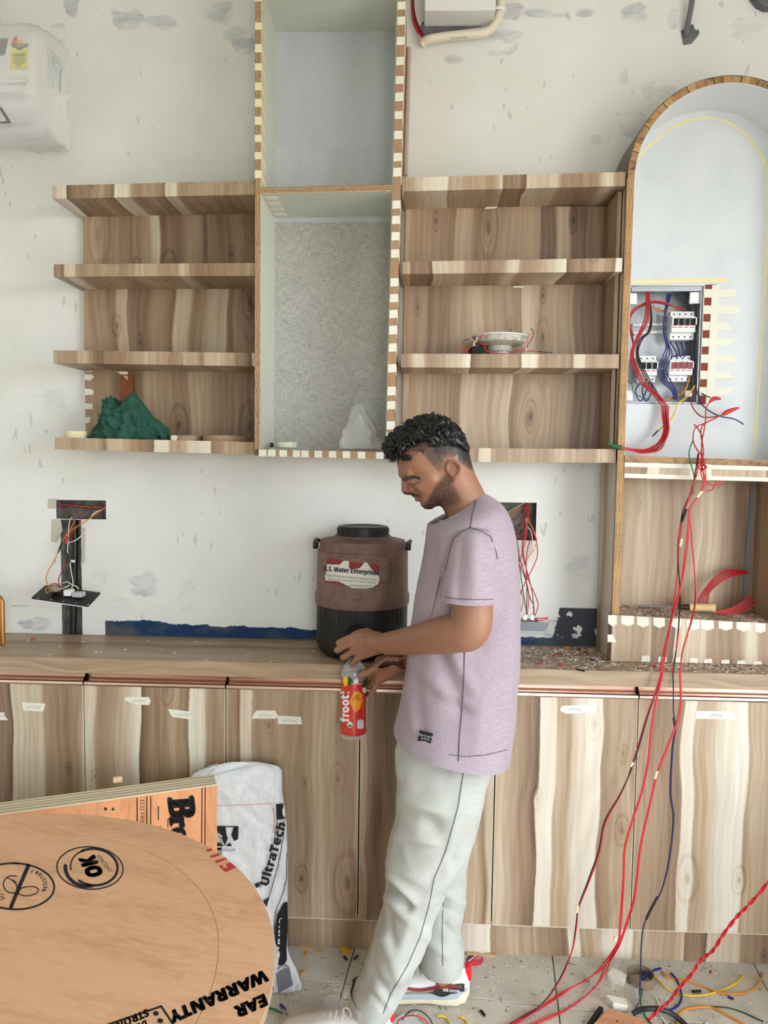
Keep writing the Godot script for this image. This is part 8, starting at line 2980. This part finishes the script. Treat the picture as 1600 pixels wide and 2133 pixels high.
func trousers(t: Node3D):
	var tm := mat(Color.WHITE, 0.85, 0.0, mottled(256, 256, Color(0.70, 0.70, 0.665), Color(0.58, 0.575, 0.54), 0.7, .012, .25, 731), Vector3(3, 3, 1))
	var nz := noise(732, 8.0, 2)
	var mb := MB.new()
	# near leg
	var zn := .652
	var near := [[834, 1530, 1036, 1530, .075, -.055], [824, 1570, 1028, 1578, .080, -.036], [829, 1630, 1015, 1630, .088, -.012], [826, 1670, 1006, 1672, .091, .0], [822, 1715, 994, 1716, .088, .0], [812, 1755, 983, 1756, .086, .0], [806, 1800, 962, 1798, .084, .0], [805, 1842, 936, 1838, .082, .0], [799, 1890, 915, 1884, .081, .0], [783, 1940, 898, 1932, .081, .0], [769, 1988, 882, 1976, .081, .0], [755, 2030, 862, 2016, .080, .0], [740, 2056, 842, 2056, .079, .0], [731, 2074, 818, 2096, .078, .0], [730, 2081, 806, 2110, .077, .0]]
	var rows := loft(near, zn, 80, 7, .92)
	var folds := [[806, 1838, 850, 1888, 10, -.020], [815, 1825, 862, 1876, 9, .012], [806, 1868, 840, 1900, 10, .010], [830, 1690, 905, 1722, 16, -.010], [840, 1662, 920, 1690, 14, .009], [828, 1740, 900, 1752, 9, .008], [810, 1800, 880, 1840, 14, .006], [940, 1790, 880, 1850, 12, -.006], [800, 1950, 830, 2040, 12, .007], [780, 2030, 810, 2075, 10, -.007], [760, 2055, 800, 2100, 8, -.006], [860, 1900, 830, 1990, 10, .004], [845, 1910, 905, 1960, 12, .005], [960, 1640, 930, 1790, 8, .003], [812, 1905, 820, 1960, 8, -.005]]
	wrinkle(rows, zn, folds, nz, .0035, Vector3(1.0, .7, 1.0))
	mb.sheet(rows, true)
	fix_out(mb, 0, Vector3(.03, .4, zn))
	var lip := func(row: PackedVector3Array):
		var c := Vector3.ZERO
		for p in row: c += p / row.size()
		var inner := PackedVector3Array()
		for p in row: inner.append(p + (c - p) * .06 + Vector3(0, .03, 0))
		mb.sheet([row, inner], true)
	lip.call(rows[rows.size() - 1])
	# far leg
	var zf := .472
	var far := [[850, 1530, 1030, 1530, .095, .02], [850, 1600, 1020, 1600, .094, .01], [856, 1680, 1005, 1680, .088, .0], [862, 1740, 988, 1742, .084, .0], [868, 1800, 973, 1800, .080, .0], [872, 1850, 970, 1850, .077, .0], [874, 1895, 966, 1895, .076, .0], [872, 1928, 959, 1926, .075, .0], [874, 1970, 964, 1968, .074, .0], [874, 1996, 966, 1994, .074, .0], [876, 2010, 965, 2012, .073, .0]]
	var s0 := mb.v.size()
	var frows := loft(far, zf, 64, 7, .92)
	wrinkle(frows, zf, [[905, 1850, 965, 1880, 8, .006], [900, 1890, 960, 1900, 7, -.006], [925, 1925, 962, 1960, 8, -.006], [890, 1960, 930, 1990, 10, .006], [905, 1800, 966, 1830, 9, .004]], nz, .003, Vector3(1.0, .7, 1.0))
	mb.sheet(frows, true)
	fix_out(mb, s0, Vector3(.12, .4, zf))
	lip.call(frows[frows.size() - 1])
	for i in mb.v.size():
		mb.t[i] = Vector2(mb.v[i].x + mb.v[i].z, -mb.v[i].y)
	var tp := part(t, "trousers", mb, tm, "pale grey-beige loose trousers")
	var src := MB.new()
	src.v = mb.v.duplicate(); src.ix = mb.ix.duplicate()
	var o := world_of(t)
	for i in src.v.size(): src.v[i] += o
	var seam := mat(Color(0.50, 0.50, 0.47), 0.9)
	stitched(tp, src, [968, 1592, 955, 1680, 930, 1770, 905, 1830, 893, 1890, 876, 1950, 850, 2010, 815, 2070, 798, 2112], .0012, seam, "outer_seam")
	stitched(tp, src, [925, 1862, 922, 1920, 922, 1970, 923, 2012], .0011, seam, "outer_seam")

# running shoe; near: the front foot at the picture's bottom edge, else the rear foot seen from its side
func shoe(t: Node3D, near: bool):
	var heel := F(976, 2078, 0.0) if not near else Vector3(-.035, 0, .648)
	var dir := Vector3(-1, 0, -.06).normalized() if not near else Vector3(-1, 0, .02).normalized()
	if not near:
		heel = Vector3(.175, 0, .478)
	var L := .285
	var side := Vector3(-dir.z, 0, dir.x)
	if side.z < 0: side = -side
	var s := Node3D.new()
	s.name = "shoe"
	s.position = heel - world_of(t)
	t.add_child(s, true)
	s.set_meta("label", "white running shoe with thick cream sole" + (", heel tab red" if not near else ", laced, at the bottom edge"))
	var pt := func(x: float, y: float, z: float): return heel + dir * x * L + Vector3.UP * y + side * z
	# sections along the foot: x, half width, sole bottom, sole top, upper height
	var sec := [[-.02, .012, .030, .052, .085], [.02, .030, .012, .050, .100], [.10, .036, .003, .044, .098], [.22, .037, .002, .040, .090], [.36, .036, .006, .037, .088], [.50, .039, .004, .036, .082], [.64, .045, .002, .035, .070], [.76, .048, .002, .034, .058], [.86, .045, .005, .034, .050], [.94, .034, .012, .034, .044], [1.0, .010, .024, .034, .036]]
	var sole := []; var upper := []; var mid := []
	for q in sec:
		var r := PackedVector3Array()
		for k in 24:
			var a := TAU * k / 24.0
			var cy := signf(sin(a)) * pow(absf(sin(a)), .5); var cx := signf(cos(a)) * pow(absf(cos(a)), .6)
			r.append(pt.call(q[0], lerpf(q[2], q[3], .5 + .5 * cy), cx * (q[1] + .004)))
		sole.append(r)
		var m := PackedVector3Array()
		for k in 24:
			var a := TAU * k / 24.0
			var cy := sin(a); var cx := signf(cos(a)) * pow(absf(cos(a)), .7)
			var top: float = q[4]
			m.append(pt.call(q[0], lerpf(q[3] - .008, top, .5 + .5 * cy), cx * q[1] * (1.0 - .28 * clampf(cy, 0, 1))))
		upper.append(m)
	var mb := MB.new()
	mb.sheet(sole, true)
	fix_all(mb, pt.call(.5, .02, 0))
	part(s, "sole", mb, mat(Color.WHITE, 0.7, 0.0, mottled(128, 128, Color(0.88, 0.83, 0.72), Color(0.70, 0.60, 0.42), 0.8, .04, .2, 741), Vector3(3, 2, 1)), "thick cream foam sole")
	mb = MB.new()
	mb.sheet(upper, true)
	fix_all(mb, pt.call(.5, .06, 0))
	part(s, "upper", mb, mat(Color(0.86, 0.85, 0.82), 0.75), "white fabric upper")
	# grey line above the sole, dark and red flashes, heel tab, collar
	var band := func(called: String, x0: float, x1: float, y0: float, y1: float, grow: float, m: Material):
		var rows := []
		for i in 9:
			var x := lerpf(x0, x1, i / 8.0)
			var hw_ := 0.0; var tb := 0.0
			for k in sec.size() - 1:
				if x >= sec[k][0] and x <= sec[k + 1][0]:
					var f: float = (x - sec[k][0]) / (sec[k + 1][0] - sec[k][0])
					hw_ = lerpf(sec[k][1], sec[k + 1][1], f); tb = lerpf(sec[k][3], sec[k + 1][3], f)
			var r := PackedVector3Array()
			for k in 4:
				r.append(pt.call(x, tb + lerpf(y0, y1, k / 3.0) + (.006 * sin(i * .8) if called == "flash" else 0.0), hw_ + grow - .0012 * k))
			rows.append(r)
		var b := MB.new()
		b.sheet(rows, false, .0012)
		part(s, called, b, m)
	band.call("midsole_line", .0, .9, -.012, .002, .0052, mat(Color(0.62, 0.66, 0.68), 0.6))
	band.call("flash", .03, .32, .002, .022, .0042, mat(Color(0.10, 0.10, 0.11), 0.6))
	band.call("flash", .06, .60, .016, .023, .0050, mat(Color(0.50, 0.10, 0.10), 0.6))
	mb = MB.new()
	mb.obox(Transform3D(Basis(dir, Vector3.UP, side), pt.call(.0, .085, 0)), Vector3(.022, .04, .034), .006)
	part(s, "heel_tab", mb, mat(Color(0.85, 0.10, 0.14), 0.5), "bright red heel tab")
	mb = MB.new()
	var col := []
	for k in 21:
		var a := TAU * k / 20.0
		col.append(pt.call(.17 + cos(a) * .145, .094 - cos(a) * .002, sin(a) * .030))
	mb.tube(PackedVector3Array(col), .0065, 8, false)
	part(s, "collar", mb, mat(Color(0.88, 0.87, 0.85), 0.7))
	for k in 5:
		mb = MB.new()
		var x := .40 + k * .06
		mb.tube(spl([pt.call(x, .078 - k * .006, -.022), pt.call(x + .02, .094 - k * .007, 0), pt.call(x + .03, .078 - k * .006, .022)], 5), .003, 6)
		part(s, "lace", mb, mat(Color(0.90, 0.89, 0.86), 0.8))
	for sg in [-1, 1]:
		mb = MB.new()
		var lp := []
		for k in 13:
			var a := TAU * k / 12.0
			lp.append(pt.call(.38 + .035 * cos(a), .105 + .012 * sin(a), sg * (.018 + .018 * sin(a * .5))))
		mb.tube(PackedVector3Array(lp), .0026, 6, false)
		part(s, "lace", mb, mat(Color(0.90, 0.88, 0.80), 0.8))
	if not near:
		mb = MB.new()
		letters(mb, "AIR ZOOM", .0068, Transform3D(Basis(-dir, Vector3.UP, side).orthonormalized(), pt.call(.155, .056, .0425)), 700)
		part(s, "lettering", mb, M.white_plastic)

func fix_all(mb: MB, inside: Vector3):
	var k := 0.0
	for i in range(0, mb.v.size(), 5):
		k += signf(mb.n[i].dot(mb.v[i] - inside))
	if k < 0:
		flip(mb, 0)
